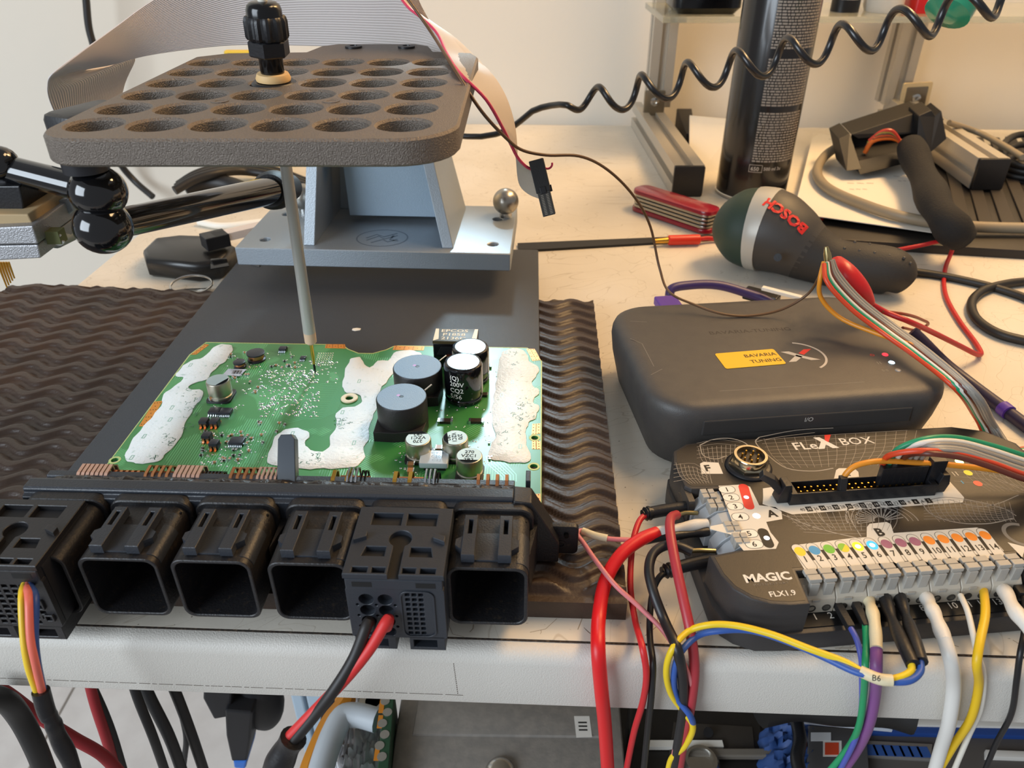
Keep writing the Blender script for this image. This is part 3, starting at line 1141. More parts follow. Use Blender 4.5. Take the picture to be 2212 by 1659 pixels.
def lx_at(u):
    return e2(u, 1018, 4.05).x


pk = mat('copper_pink', '#d9ae98', .4, .8)
for k in range(7): lead(lx_at(176 + k * 10), .14, pk, y1=5.75)
for k in range(5): lead(lx_at(246 + k * 12.5), .12, copper, y1=5.65, zt=3.9)
for k in range(4): lead(lx_at(322 + k * 15.3), .12, copper)
for k in range(6): lead(lx_at(385 + k * 10), .14, pk, y1=5.8)
for k in range(6): lead(lx_at(443 + k * 7.5), .08, blk_g, y1=5.65, zt=3.95)
for k in range(4): lead(lx_at(506 + k * 15), .12, copper)
for k in range(6): lead(lx_at(564 + k * 9.6), .1, pk, y1=5.8)
for u in (726, 756): lead(lx_at(u), .16, gold, y1=5.7)
for k in range(3): lead(lx_at(758 + k * 9), .07, silver, y1=5.75, zt=4.25)
for k in range(2): lead(lx_at(786 + k * 8), .07, blk_g, y1=5.75, zt=4.1)
for u in (858, 890): lead(lx_at(u), .16, gold, y1=5.7)
for k in range(3): lead(lx_at(924 + k * 9), .07, silver, y1=5.75, zt=4.25)
for u in (944, 950): lead(lx_at(u), .07, blk_g, y1=5.75, zt=4.1)
for u in (1036, 1056, 1076, 1096): lead(lx_at(u), .13, copper, y1=5.55, zt=4.2)
for u0, u1 in ((232, 300), (316, 372), (434, 482), (500, 556), (735, 800), (862, 915)):
    fr = MB()
    a, b_ = lx_at(u0), lx_at(u1)
    fr.bx(a, b_, 5.5, 5.58, 3.75, 3.82)
    fr.build('lead_frame_bar', mat('dark_copper', '#7d4422', .4, 1), ecu, smooth=0)

# the six ports
port_px = [(165, 1206, 345, 223, 375), (366, 1210, 542, 420, 574), (577, 1216, 736, 618, 757), (966, 1223, 1127, 980, 1127)]
PW = 2.95
ports_x = []
for (ul, vt, ur, _, _) in port_px:
    a, b_ = ex(ul, vt, 0.05), ex(ur, vt, 0.05)
    ports_x.append(a.x + PW / 2 - .05)
p5 = ports_x[2] + (ports_x[3] - ports_x[2]) / 2
p1 = ports_x[0] - (ports_x[1] - ports_x[0])
print('ports', [round(x, 2) for x in ports_x], p1, p5)
tub = MB()
holed(tub, rrect(-PW / 2, PW / 2, Z0, Z1, .45, 6), [rrect(-PW / 2 + .14, PW / 2 - .14, Z0 + .14, Z1 - .14, .36, 6)[::-1]], -3.3, -.02, .03, RX(90))
floor_ = MB().bx(-PW / 2 + .1, PW / 2 - .1, 2.6, 2.7, Z0 + .1, Z1 - .1)
collar = MB()
holed(collar, rrect(-PW / 2 - .16, PW / 2 + .16, Z0 - .05, Z1 + .2, .55, 6), [], -3.4, -2.9, .05, RX(90))
mid = MB().prism([(-.75, .35), (.75, .35), (.78, 1.75), (-.78, 1.75)], Z1 - .05, Z1 + .07, .02)
rail = MB()
holed(rail, [(-.24, .25), (.24, .25), (.24, 2.35), (-.24, 2.35)], [[(-.08, 1.35), (-.08, 2.1), (.08, 2.1), (.08, 1.35)]], Z1 + .03, Z1 + .42, .02)
rail.prism([(-.5, .85), (-.2, .6), (-.2, 1.35), (-.5, 1.15)], Z1, Z1 + .3)
side = MB()
side.rings([[(PW / 2 - .42 + .44 * math.sin(R(a)), y, Z1 - .44 + .46 * math.cos(R(a))) for a in range(0, 91, 15)] + [(PW / 2 - .4, y, Z1 - .4)] for y in (.3, 1.85)])
proto = {}
for n_, mbx, m in (('port', tub, hs), ('port_floor', floor_, mat('port_inside', '#08080a', .5)), ('collar', collar, hs), ('latch_plate', mid, hs_clean), ('latch_rail', rail, hs_clean), ('shoulder', side, hs_clean)):
    proto[n_] = (mbx, m)


def make_port(x, npins, spread, wide):
    mb_, m = proto['port']
    o = MB().add([tuple(v + V((x, 0, 0))) for v in mb_.v], mb_.f).build('port', m, ecu, smooth=35)
    for n_ in ('port_floor', 'collar', 'latch_plate', 'shoulder'):
        mb_, m = proto[n_]
        MB().add([tuple(v + V((x, 0, 0))) for v in mb_.v], mb_.f).build(n_, m, o, smooth=35)
    mb_, m = proto['latch_rail']
    for sx in (-1, 1):
        MB().add([tuple(V((v.x * (-sx), v.y, v.z)) + V((x + sx * .66 - .05, 0, 0))) for v in mb_.v], [f[::-1] if sx == 1 else f for f in mb_.f]).build('latch_rail', m, o, smooth=30)
    for r_ in range(2):
        for k in range(npins):
            px = x + spread * (k - (npins - 1) / 2) + .3
            MB().bx(px - wide / 2, px + wide / 2, .45 + r_ * .15, 2.65, Z1 - .42 - .22 * r_, Z1 - .36 - .22 * r_).build('terminal_pin', silver, o, smooth=0)


make_port(ports_x[0], 4, .3, .07)
make_port(ports_x[1], 4, .3, .07)
make_port(ports_x[2], 2, .62, .2)
make_port(ports_x[3], 4, .42, .08)
for x in (p1, p5):
    mb_, m = proto['port']
    o = MB().add([tuple(v + V((x, 0, 0))) for v in mb_.v], mb_.f).build('port', m, ecu, smooth=35)
    mb_, m = proto['collar']
    MB().add([tuple(v + V((x, 0, 0))) for v in mb_.v], mb_.f).build('collar', m, o, smooth=35)
for x in (ports_x[0] + 1.8, ports_x[1] + 1.75, ports_x[2] + 1.75, ports_x[3] + 1.62):
    MB().prism([(x - .12, 1.5), (x + .18, 3.25), (x - .12, 3.25)], 1.4, 3.5).build('rib', hs, house, smooth=0)
# ================================================================ plugs pushed onto the control unit
plug_k = mat('plug_black', '#232224', .42, bump=(10, .12))
plug_g = mat('plug_grey_black', '#2b2f36', .45, bump=(10, .12))
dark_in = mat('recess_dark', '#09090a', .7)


def plug(lx, m, label, z_up=.32, wd=3.55, depth=3.5, y0=-.75, tilt=0.):
    """lever-less harness plug in the frame of the control unit; local x centred on lx"""
    o = V((lx, 0, 0))
    w_ = EO + V((lx * _ec, lx * _es, 0))
    t = thing('harness_plug', label, 'connector plug', V((w_.x, w_.y, 0)), EA)
    zt, zb = Z1 + z_up, Z0 - .25
    h = wd / 2
    b = MB()
    b.prism(rrect(-h, h, zb + .35, zt - .25, .12, 2), -.47, depth - .6, M=T(0, 0, 0) @ RX(90) @ Matrix.Scale(-1, 4, (0, 0, 1)))
    body = b.build('body', m, t, smooth=25)
    # hollow skirt pieces below
    for x0, x1 in ((-h + .1, -.15), (.35, h - .1)):
        q = MB()
        holed(q, [(x0, zb - .35), (x1, zb - .35), (x1, zb + .4), (x0, zb + .4)], [[(x0 + .15, zb - .2), (x0 + .15, zb + .2), (x1 - .3, zb + .2), (x1 - .3, zb - .2)]], -1.6, .72, .02, RX(90))
        q.build('skirt', m, t, smooth=25)
    # top plate: raised ribs around recesses and a keyhole
    q = MB()
    kh = ngon(0, 1.05, .42, 20)
    key = [(-.2, y0), (.2, y0)] + [(.42 * math.cos(R(a)), 1.05 + .42 * math.sin(R(a))) for a in range(-60, 241, 20)]
    rec = [[(-h + .55, 1.75), (-.1, 1.75), (-.1, 2.4), (-h + .55, 2.4)], [(.1, 1.75), (h - .55, 1.75), (h - .55, 2.4), (.1, 2.4)],
           [(-h + .5, .15), (-.45, .15), (-.45, .62), (-h + .6, .62)], [(.45, .15), (h - .5, .15), (h - .6, .62), (.45, .62)],
           [(-h + .3, y0 + .1), (-h + .85, y0 + .1), (-h + .85, y0 + .36), (-h + .3, y0 + .36)], [(-h + 1.0, y0 + .1), (-.3, y0 + .1), (-.3, y0 + .36), (-h + 1.0, y0 + .36)],
           [(.3, y0 + .1), (h - 1.0, y0 + .1), (h - 1.0, y0 + .36), (.3, y0 + .36)], [(h - .85, y0 + .1), (h - .3, y0 + .1), (h - .3, y0 + .36), (h - .85, y0 + .36)]]
    outl = [(-h, y0), (-.2, y0)] + [(-.2, .6)] + [(.42 * math.cos(R(a)), 1.05 + .42 * math.sin(R(a))) for a in range(240, -61, -20)] + [(.2, .6), (.2, y0), (h, y0), (h, depth - .75), (-h, depth - .75)]
    holed(q, outl, [r_[::-1] for r_ in rec], zt - .25, zt, .025)
    top = q.build('cover', m, t, smooth=25)
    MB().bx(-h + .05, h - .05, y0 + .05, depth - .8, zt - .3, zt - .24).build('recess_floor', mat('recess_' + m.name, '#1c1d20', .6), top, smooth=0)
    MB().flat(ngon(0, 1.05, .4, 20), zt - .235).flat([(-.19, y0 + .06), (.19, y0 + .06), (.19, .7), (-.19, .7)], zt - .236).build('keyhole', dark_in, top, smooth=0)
    for sx in (-1, 1):
        MB().prism([(sx * (h - .12), .75), (sx * (h - .12), 1.05), (sx * (h - .55), 1.2), (sx * (h - .55), .95)], zt, zt + .18, .02).build('thumb_tab', m, top, smooth=20)
    # front lip under the cover
    MB().bx(-h + .05, h - .05, y0, .1, zt - .75, zt - .25).build('lip', m, t, smooth=0, bev=.04)
    q = MB().bx(-h + .3, -h + 1.0, y0 - .006, y0 + .01, zt - .62, zt - .38).bx(h - 1.0, h - .3, y0 - .006, y0 + .01, zt - .62, zt - .38)
    q.build('slot', dark_in, t, smooth=0)
    return t, body, zt, zb, h, y0


FY = -.72                                   # the faces of both plugs
# ---- plug with small square cells, yellow, pink and blue wires
t, body, zt, zb, h, _ = plug(p1 - .72, plug_k, 'black harness plug with yellow, pink and blue wires')
cells = []
for r_ in range(8):
    for k in range(9):
        x = -1.5 + k * .33
        z = zb + .5 + r_ * .27
        if (r_ == 0 and k in (0, 8)):
            continue
        cells.append(rrect(x, x + (.22 if (k * 3 + r_) % 5 else .26), z, z + .17, .02, 1)[::-1])
q = MB()
holed(q, rrect(-h + .02, h - .02, zb + .33, zt - .72, .1, 2), cells, -FY - .25, -FY, .01, RX(90) @ Matrix.Scale(1, 4))
q.build('cell_face', plug_k, t, smooth=20)
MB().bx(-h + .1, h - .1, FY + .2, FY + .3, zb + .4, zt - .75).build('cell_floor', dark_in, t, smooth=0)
for (x, z, w_, hh) in ((1.25, zb + 1.6, .4, .5), (1.45, zb + .9, .35, .35), (-1.45, zb + .9, .3, .4)):
    q = MB()
    holed(q, rrect(x - w_ / 2, x + w_ / 2, z - hh / 2, z + hh / 2, .03, 1), [rrect(x - w_ / 2 + .07, x + w_ / 2 - .07, z - hh / 2 + .07, z + hh / 2 - .07, .02, 1)[::-1]], -FY - .1, -FY + .1, .01, RX(90))
    q.build('catch', plug_k, t, smooth=20)
tw = t.matrix_basis
tinv = Matrix.Rotation(R(-EA), 4, 'Z') @ T(*(-(V(t.location) / S)))


def LW(p):                                   # world -> this plug's frame
    return tinv @ V(p)


ent = LW(Q(66, 1243, 19.75))
for nm, col, dx, pts in (('wire', '#e8c22a', -.16, [(48, 1290, 18.6), (52, 1380, 17.7), (62, 1440, 17.3), (82, 1498, 17.2)]),
                         ('wire', '#e2705e', -.02, [(62, 1290, 18.4), (66, 1380, 17.5), (76, 1430, 17.2), (92, 1498, 17.2)]),
                         ('wire', '#2f4c8c', .13, [(76, 1290, 18.5), (75, 1380, 17.6), (80, 1430, 17.3), (92, 1490, 17.25)])):
    pp = [ent + V((dx * .3, .25, .05)), ent + V((dx * .6, -.25, -.15))] + [LW(Q(u, v, Y)) for u, v, Y in pts]
    MB().tube(pp, .135, 10, 6).build(nm, wire_mat(col), t, label={'#e8c22a': 'yellow wire', '#e2705e': 'salmon pink wire', '#2f4c8c': 'blue wire'}[col])
q = [LW(Q(u, v, Y)) for u, v, Y in ((88, 1492, 17.2), (102, 1540, 17.0), (112, 1556, 16.9), (125, 1590, 16.8), (150, 1640, 16.6), (175, 1720, 16.3))]
MB().tube(q, lambda f: .3 - .06 * math.exp(-((f - .38) / .05) ** 2) + .03 * math.sin(f * 20) * f, 14, 6).build('shrink_tube', shrink, t)

# ---- grey plug with round power sockets, black and red cables
t, body, zt, zb, h, _ = plug(p5 + .02, plug_g, 'charcoal grey harness plug with thick black and red cables', z_up=.36)
tinv = Matrix.Rotation(R(-EA), 4, 'Z') @ T(*(-(V(t.location) / S)))
cells = []
for r_ in range(4):
    for k in range(2):
        cells.append(ngon(-1.05 + k * .68, zb + .62 + r_ * .56, .27, 18)[::-1])
for r_ in range(3):
    for k in range(3):
        cells.append(ngon(-1.39 + k * .68, zb + .9 + r_ * .56, .06, 8)[::-1])
for r_ in range(9):
    for k in range(3):
        x, z = .35 + k * .24, zb + .5 + r_ * .25
        cells.append(rrect(x, x + .17, z, z + .16, .02, 1)[::-1])
q = MB()
holed(q, rrect(-h + .02, h - .02, zb + .3, zt - .72, .1, 2), cells, -FY - .3, -FY, .012, RX(90))
q.build('socket_face', plug_g, t, smooth=25)
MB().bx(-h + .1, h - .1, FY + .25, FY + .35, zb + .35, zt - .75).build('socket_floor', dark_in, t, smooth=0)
q = MB()
holed(q, rrect(.15, 1.4, zb + .4, zt - .8, .3, 4), [rrect(.22, 1.33, zb + .47, zt - .87, .25, 4)[::-1]], -FY, -FY + .05, .01, RX(90))
q.build('insert_rim', plug_g, t)
for col, lab, x, z, pts, rad in (('#1f1b1a', 'black power cable', -1.0, zb + 1.18, [(795, 1345, 18.5), (765, 1420, 17.8), (722, 1490, 17.2), (680, 1545, 16.9), (636, 1598, 16.6)], .21),
                                 ('#d22f2d', 'red power cable', -.38, zb + 1.18, [(838, 1338, 18.6), (800, 1400, 18.0), (752, 1460, 17.5), (695, 1520, 17.1), (625, 1592, 16.7)], .21)):
    pp = [V((x, FY + .3, z)), V((x, FY - .2, z - .05))] + [LW(Q(u, v, Y)) for u, v, Y in pts]
    MB().tube(pp, rad, 14, 7).build('cable', wire_mat(col, .5), t, label=lab)
q = [LW(Q(u, v, Y)) for u, v, Y in ((634, 1594, 16.65), (615, 1625, 16.55), (596, 1665, 16.4), (570, 1720, 16.2))]
MB().tube(q, lambda f: .5 - .05 * math.sin(f * 9), 16, 6).build('shrink_tube', shrink, t)
# ================================================================ positioning frame: stand, arms, plate, probe, ribbon cable
cast = mat('cast_aluminium', '#a3abb2', .5, .75, bump=(12, .2))
SO = P(523, 620, 1.64)
S1 = P(1103, 634, 1.64)
srot = math.degrees(math.atan2(S1.y - SO.y, S1.x - SO.x))
SW = (S1 - SO).length
stand = thing('probe_stand', 'grey aluminium probe stand with triangular side plates on the black board', 'stand', SO, srot)
ZS = 1.64
q = MB()
hh = [(1.6, 1.6), (1.6, 6.6), (SW - 1.3, 1.6), (SW - 1.3, 6.4)]
holed(q, rrect(0, SW, 0, 9.2, .15, 2), [ngon(x, y, .36, 16)[::-1] for x, y in hh], ZS + .001, ZS + 1.25, .06)
base_ = q.build('base_plate', cast, stand, smooth=30)
for x, y in hh:
    MB().lathe([(.33, 0), (.33, .12), (.2, .16)], (x, y, ZS + .85), n=14).build('screw', steel, base_)
ins = mat('dark_engraving', '#7b848c', .5, .7)
q = MB()
ce = (9.6, 2.3)
el = [(ce[0] + 1.75 * math.cos(R(a)), ce[1] + 1.5 * math.sin(R(a))) for a in range(0, 360, 8)]
q.strip(el, .1, ZS + 1.256, closed=True)
for pts in ([(-1.0, -.5), (-.3, .3), (.2, -.2), (1.0, .5)], [(-1.1, -.1), (-.5, .6), (.1, .2), (.9, .9)], [(-.6, -.9), (.1, -.3), (.5, -.7), (1.1, -.2)], [(.7, .5), (.6, -.3), (1.2, -.5)]):
    q.strip([(ce[0] + x, ce[1] + y) for x, y in pts], .16, ZS + 1.256)
q.build('engraved_emblem', ins, base_, smooth=0)
zt_ = ZS + 1.25


def sq(u, v, Y):
    p = Q(u, v, Y) - SO
    c_, s_ = math.cos(R(-srot)), math.sin(R(-srot))
    return V((p.x * c_ - p.y * s_, p.x * s_ + p.y * c_, Q(u, v, Y).z))


# side plates leaning outward at the foot
for nm, xb0, xt0, w_ in (('side_plate', 4.55, 5.6, .75), ('side_plate', 14.75, 12.3, -.75)):
    q = MB()
    lo = [(xb0, .7), (xb0 + w_, .7), (xb0 + w_, 8.6), (xb0, 8.6)]
    up = [(xt0, 3.6), (xt0 + w_, 3.6), (xt0 + w_, 8.6), (xt0, 8.6)]
    q.rings([[(x, y, zt_) for x, y in lo], [(x, y, 13.5) for x, y in up]] if w_ > 0 else [[(x, y, zt_) for x, y in lo][::-1], [(x, y, 13.5) for x, y in up][::-1]])
    q.build(nm, cast, stand, smooth=0, bev=.05)
q = MB()
q.rings([[(6.7, 5.2, zt_ + .5), (13.0, 5.2, zt_ + .5), (13.0, 5.9, zt_ + .5), (6.7, 5.9, zt_ + .5)], [(6.5, 5.2, 13.4), (11.8, 5.2, 13.4), (11.8, 5.9, 13.4), (6.5, 5.9, 13.4)]])
q.build('front_panel', mat('aluminium_panel_cool_lit', '#9fb1c0', .55, .5, bump=(14, .2)), stand, smooth=0, bev=.05)  # bluish front light is put into the panel's colour
MB().bx(5.0, 13.6, 8.0, 8.6, zt_, 13.6).build('back_panel', cast, stand, smooth=0, bev=.05)
for (x, y) in ((.9 + 1.9, 7.2), (SW - .75, 7.0)):
    q = MB().cyl((x, y, zt_), (x, y, zt_ + .35), .45, n=20)
    o = q.build('ball_post', steel, stand)
    MB().sph((x, y, zt_ + 1.15), .95, 28).build('steel_ball', mat('brushed_steel_ball', '#aaa49a', .3, 1), o)
# clamp on the inner side of the stand
k0 = sq(712, 372, 52.5)
MB().lathe([(.5, 0), (.75, .1), (.75, .55), (.55, .7), (.55, 1.0)], k0, (1, -.3, .1), n=8).build('clamp_knob', blk, stand)

# ---------------------------------------------------------------- perforated plate
PT = 17.7
cx_ = [-14.73 + 2.182 * k for k in range(6)]
cy_ = [27.8, 30.22, 32.6, 35.0, 37.4, 39.85]
plate_m = mat('cast_textured_plate', '#6b625a', .42, .6, bump=(20, 1.0, 3), var=(18, '#81776d', .5, .2))
XL, XR, YF, YK = -16.15, -1.85, 25.85, 42.2
PO = V((XL, YF, 0))
outl = [(XL + 1.5 - 1.5 * math.cos(R(a)), YF + 1.5 - 1.5 * math.sin(R(a))) for a in range(0, 91, 15)]
outl += [(XR - 2.2 + 2.2 * math.sin(R(a)), YF + 2.2 - 2.2 * math.cos(R(a))) for a in range(0, 91, 12)]
outl += [(XR + .15, YK - .9), (XR - .2, YK + .2), (XR - 1.2, YK + .5), (XR - 2.2, YK + .7), (XR - 2.6, YK + 2.4), (XR - 3.4, YK + 3.1), (XR - 7.6, YK + 3.1), (XR - 8.4, YK + 2.4), (XR - 8.8, YK + .5), (XL + 1.6, YK + .2), (XL + .3, YK - .9)]
hl = [ngon(x, y, .95, 28)[::-1] for y in cy_ for x in cx_]
hl += [ngon(-11.46, 31.4, .15, 12)[::-1], ngon(-7.09, 31.4, .15, 12)[::-1]]
q = MB()
holed(q, outl, hl, PT - .95, PT, .09)
plate = thing('perforated_plate', 'dark grey cast metal plate with six rows of round holes', 'plate', V((XL, YF, PT - .95)))
pl = q.build('plate_body', plate_m, plate, smooth=40)
for x in (-11.46, -7.09):
    MB().lathe([(.34, 0), (.34, .03), (.19, .015), (.15, -.1)], (x, 31.4, PT), n=18).build('hole_boss', plate_m, plate)
for x in (-8.4, -5.6):
    MB().lathe([(.45, 0), (.45, .1), (.2, .12), (.18, .02)], (x, 44.0, PT), n=18).build('screw_head', blk, plate)
kb = MB().prism(rrect(-1.6, .4, -.6, 2.4, .5, 5), -1.2, .2, .25, M=T(-16.5, 30.2, PT - .4) @ RZ(-25))
kb.build('clamp_lever', blk, plate)

# ---------------------------------------------------------------- jointed arm
tip = P(681, 806, ZB + .05)
b1, b2 = Q(212, 414, 27.6), Q(223, 490, 27.4)
arm = thing('jointed_arm', 'gloss black jointed arm with two stacked ball joints holding the plate', 'support arm', V((b2.x, b2.y, 0)))
glossy = mat('gloss_black_enamel', '#0b0c0f', .1, coat=.6)
MB().sph(b1, 1.02, 36, (1, 1, .93)).build('ball_joint', glossy, arm)
MB().sph(b2, 1.05, 36, (1, 1, .95)).build('ball_joint', glossy, arm)
top = V((b1.x - .15, b1.y - .05, PT - .95))
MB().lathe([(.5, 0), (.5, .45), (.78, .5), (.78, 1.0), (.7, 1.05)], (top.x, top.y, top.z - 1.1), n=28).build('collar', mat('satin_black', '#202024', .35), arm)
e1 = Q(585, 412, 40)
MB().cyl(b2 + (e1 - b2).normalized() * .7, e1, .56, .72, n=28).build('arm_tube', glossy, arm)
e2_ = Q(640, 402, 47)
MB().lathe([(.85, 0), (1.0, .3), (1.05, 1.3), (.8, 2.2), (.8, 5)], e1 - (e2_ - e1).normalized() * .2, e2_ - e1, n=28).build('end_cup', blk_m, arm)
e0 = Q(-40, 350, 29)
MB().cyl(b1 + (e0 - b1).normalized() * .7, e0, .52, .5, n=24).build('arm_tube', glossy, arm)
MB().sph(Q(2, 352, 28.5), .62, 20).build('ball_joint', glossy, arm)

# ---------------------------------------------------------------- pin adapter at the frame's left border
hd0 = Q(40, 560, 27)
head = thing('pin_adapter', 'aluminium pin adapter head clamped at the arm beside the rubber mat', 'adapter', V((hd0.x, hd0.y, hd0.z - 2)))
alb = mat('speckled_aluminium', '#a9a9ab', .45, .8, bump=(20, .5))


def qb(nm, m, px, Yf, dep, bev=.05):           # block whose front outline is given in the photograph, standing at depth Yf
    fr_ = [Q(u, v, Yf) for u, v in px]
    bk = [p + V((0, dep, 0)) for p in fr_]
    MB().rings([[tuple(p) for p in fr_], [tuple(p) for p in bk]]).build(nm, m, head, smooth=0, bev=bev)


qb('upper_block', alb, [(-60, 494), (70, 488), (80, 520), (82, 527), (-60, 530)], 27, 3.2)
qb('lower_block', alb, [(-60, 532), (82, 529), (88, 558), (-60, 566)], 27, 3.2)
qb('clamp_block', blk, [(-60, 402), (42, 402), (50, 440), (52, 462), (-60, 462)], 28, 2.5)
qb('clamp_neck', blk, [(-60, 380), (12, 385), (18, 405), (-60, 410)], 28.4, 1.6)
qb('spacer', mat('tan_card', '#b39a72', .7), [(-60, 463), (60, 463), (72, 487), (-60, 492)], 27.4, 2.6)
qb('grey_bracket', cast, [(72, 470), (100, 440), (150, 428), (160, 455), (100, 500), (75, 500)], 29.5, .4)
MB().cyl(Q(120, 520, 28.3), Q(180, 492, 32), .3, n=16).build('grey_tube', mat('grey_green_tube', '#8f958c', .4), head)
MB().bx(0, .9, 0, .5, 0, .5, M=T(*(Q(82, 528, 27.6)))).build('green_tab', mat('olive_tab', '#6d7245', .6), head, smooth=0)
rc = Q(125, 517, 27.7)
MB().tube([rc + V((.2 * math.cos(R(a)), 0, .2 * math.sin(R(a)))) for a in range(40, 341, 20)], .055, 8, 2).build('ring_contact', mat('white_ring', '#dcdcd8', .3), head)
for k in range(5):
    a = Q(-6 + k * 6, 566, 28.2)
    MB().cyl(a, a - V((0, 0, 1.1 - .1 * k)), .05, .03, n=8).build('spring_pin', gold, head)

# ---------------------------------------------------------------- probe standing on the circuit board
gb = P(592, 179, PT)
ax = (gb - tip).normalized()
probe = thing('spring_probe', 'grey spring probe rod with black cable gland touching the circuit board', 'probe', tip)


def on(v):                                    # distance along the probe axis that projects to image row v
    lo, hi = 0., 30.
    for _ in range(40):
        m_ = (lo + hi) / 2
        p = tip + ax * m_
        d = p.y * _c - (p.z - CAM_H) * _s
        vv = 829.5 - FPX * (p.y * _s + (p.z - CAM_H) * _c) / d
        lo, hi = (m_, hi) if vv > v else (lo, m_)
    return lo


def lat(nm, m, prof, n=24, par=probe):
    return MB().lathe([(r_, on(v)) for r_, v in prof], tip, ax, n=n).build(nm, m, par)


lat('needle', gold, [(.02, 806), (.06, 785), (.09, 770), (.1, 738)], 10)
lat('needle_point', mat('dark_tip', '#24262a', .3, .8), [(.03, 806), (.07, 795), (.06, 786)], 10)
lat('tip_collar', mat('tan_collar', '#d3b295', .5), [(.2, 742), (.31, 738), (.32, 717)])
lat('rod', mat('grey_rod', '#b4b1aa', .38, .3, bump=(6, .15)), [(.32, 717), (.29, 600), (.27, 350), (.27, 250)])
gl = MB()
zf = on(186)
gland = lat('gland_flange', blk, [(.93, 190), (.95, 186), (.95, 180), (.85, 175), (.5, 174)], 36)
lat('sealing_ring', mat('tan_rubber', '#d8b37c', .6), [(.72, 173), (.74, 168), (.66, 158), (.4, 156)], 32)
lat('thread', blk_g, [(.48, 160), (.5, 156), (.5, 120)], 24)
lat('hex_nut', blk, [(.8, 120), (.86, 117), (.86, 88), (.8, 85)], 6)
rg = []
F_ = axis_frame(tip, ax)
q = MB()
prof = [(.78, 84), (.84, 78), (.84, 45), (.8, 37), (.74, 33)]
rings_ = []
for r_, v in prof:
    rings_.append([F_ @ V(((r_ + (.05 if (k // 2) % 2 else -.03)) * math.cos(2 * math.pi * k / 48), (r_ + (.05 if (k // 2) % 2 else -.03)) * math.sin(2 * math.pi * k / 48), on(v))) for k in range(48)])
q.rings(rings_)
q.build('grip_nut', blk, probe, smooth=25)
lat('dome_nut', blk_g, [(.73, 40), (.72, 20), (.66, 10), (.52, 4), (.3, 2)], 32)
lat('cable', mat('white_cable', '#d8d2c6', .5), [(.2, 6), (.2, -60), (.2, -180)], 14)

# ---------------------------------------------------------------- flat ribbon cable
rib_m = mat('grey_ribbon', '#cfc6c2', .5)
ribbon = thing('ribbon_cable', 'wide grey ribbon cable with pink edge looping over the perforated plate', 'ribbon cable', V((-6, 44, 0)))


def ribbon_mesh(nm, secs, ncon, m, res=5, th=.045, red=None):
    E1 = cr_path([Q(*a) for a, b in secs], res)
    E2 = cr_path([Q(*b) for a, b in secs], res)
    n = len(E1)
    rings = []
    red_path = []
    for i in range(n):
        a, b = E1[i], E2[i]
        t1 = (E1[min(n - 1, i + 1)] + E2[min(n - 1, i + 1)]) - (E1[max(0, i - 1)] + E2[max(0, i - 1)])
        nn = t1.cross(b - a)
        nn = nn.normalized() if nn.length > 1e-6 else V((0, -1, 0))
        fr_, bk = [], []
        for k in range(2 * ncon + 1):
            p = a.lerp(b, k / (2 * ncon))
            h_ = th if k % 2 else th * .3
            fr_.append(p + nn * h_)
            bk.append(p - nn * h_)
        rings.append(fr_ + bk[::-1])
        red_path.append(a)
    MB().rings(rings).build(nm, m, ribbon, smooth=30)
    if red:
        MB().tube(red_path, th * 1.6, 8, raw=True).build('edge_conductor', red, ribbon)


ribbon_mesh('ribbon', [((868, -14, 47), (1000, 138, 46)), ((850, -130, 46.5), (930, 118, 46.5)), ((760, -125, 46.5), (800, 105, 46.5)), ((600, -110, 46.5), (620, 98, 46.5)), ((470, -70, 46), (500, 98, 46)), ((330, 0, 44.5), (400, 108, 45)), ((250, 57, 43), (310, 122, 44)),
                       ((180, 108, 41.5), (240, 140, 43)), ((135, 142, 40.6), (196, 147, 42.5)), ((108, 165, 40.2), (186, 150, 43.6)), ((102, 186, 40.8), (235, 142, 46)), ((105, 212, 42), (292, 124, 48.5)), ((118, 245, 43), (270, 180, 49)), ((140, 300, 44), (252, 260, 49))], 40, rib_m)
pink = mat('pink_red_edge', '#d2395a', .45)
ribbon_mesh('ribbon_tail', [((838, -45, 44), (860, -30, 49)), ((880, 14, 43.5), (890, 10, 49)), ((906, 35, 43), (925, 42, 48)), ((940, 66, 42.3), (985, 84, 47)), ((965, 115, 39.8), (1030, 127, 46)), ((1000, 165, 35.4), (1072, 172, 43)), ((1050, 215, 34.5), (1098, 222, 41)), ((1085, 275, 34.8), (1112, 275, 40)),
                            ((1105, 315, 35.6), (1116, 318, 39.6)), ((1118, 340, 36), (1117, 355, 39.6)), ((1130, 354, 36.2), (1122, 396, 39)), ((1140, 362, 36.4), (1140, 418, 37.9)), ((1150, 366, 36.5), (1172, 432, 36.8))], 20, mat('cream_ribbon', '#b9ab9c', .45), red=pink)
# crimped socket at its end: local frame follows the photograph's slant
ca, cb = Q(1158, 345, 36.6), Q(1187, 465, 35.8)
Fx = frame(ca, cb - ca, V((0, 1, 0)))
Lc = (cb - ca).length
wc = .7
soc = MB().bx(0, Lc * .58, -.35, .35, -.35, .35, M=Fx).build('ribbon_socket', blk_m, ribbon, smooth=0, bev=.04)
q = MB().bx(Lc * .56, Lc, -.34, .34, -.3, .3, M=Fx)
q.build('socket_body', mat('socket_grey_black', '#37342f', .55), soc, smooth=0, bev=.02)
q = MB()
for k in range(13):
    for j in (-.18, .08):
        q.bx(Lc * .62 + k * Lc * .028, Lc * .62 + k * Lc * .028 + .035, -.36, -.335, j, j + .13, M=Fx)
        q.bx(Lc * .62 + k * Lc * .028, Lc * .62 + k * Lc * .028 + .035, j, j + .13, .295, .31, M=Fx)
q.build('socket_slots', mat('slot_line', '#8d867a', .5), soc, smooth=0, kind='stuff')
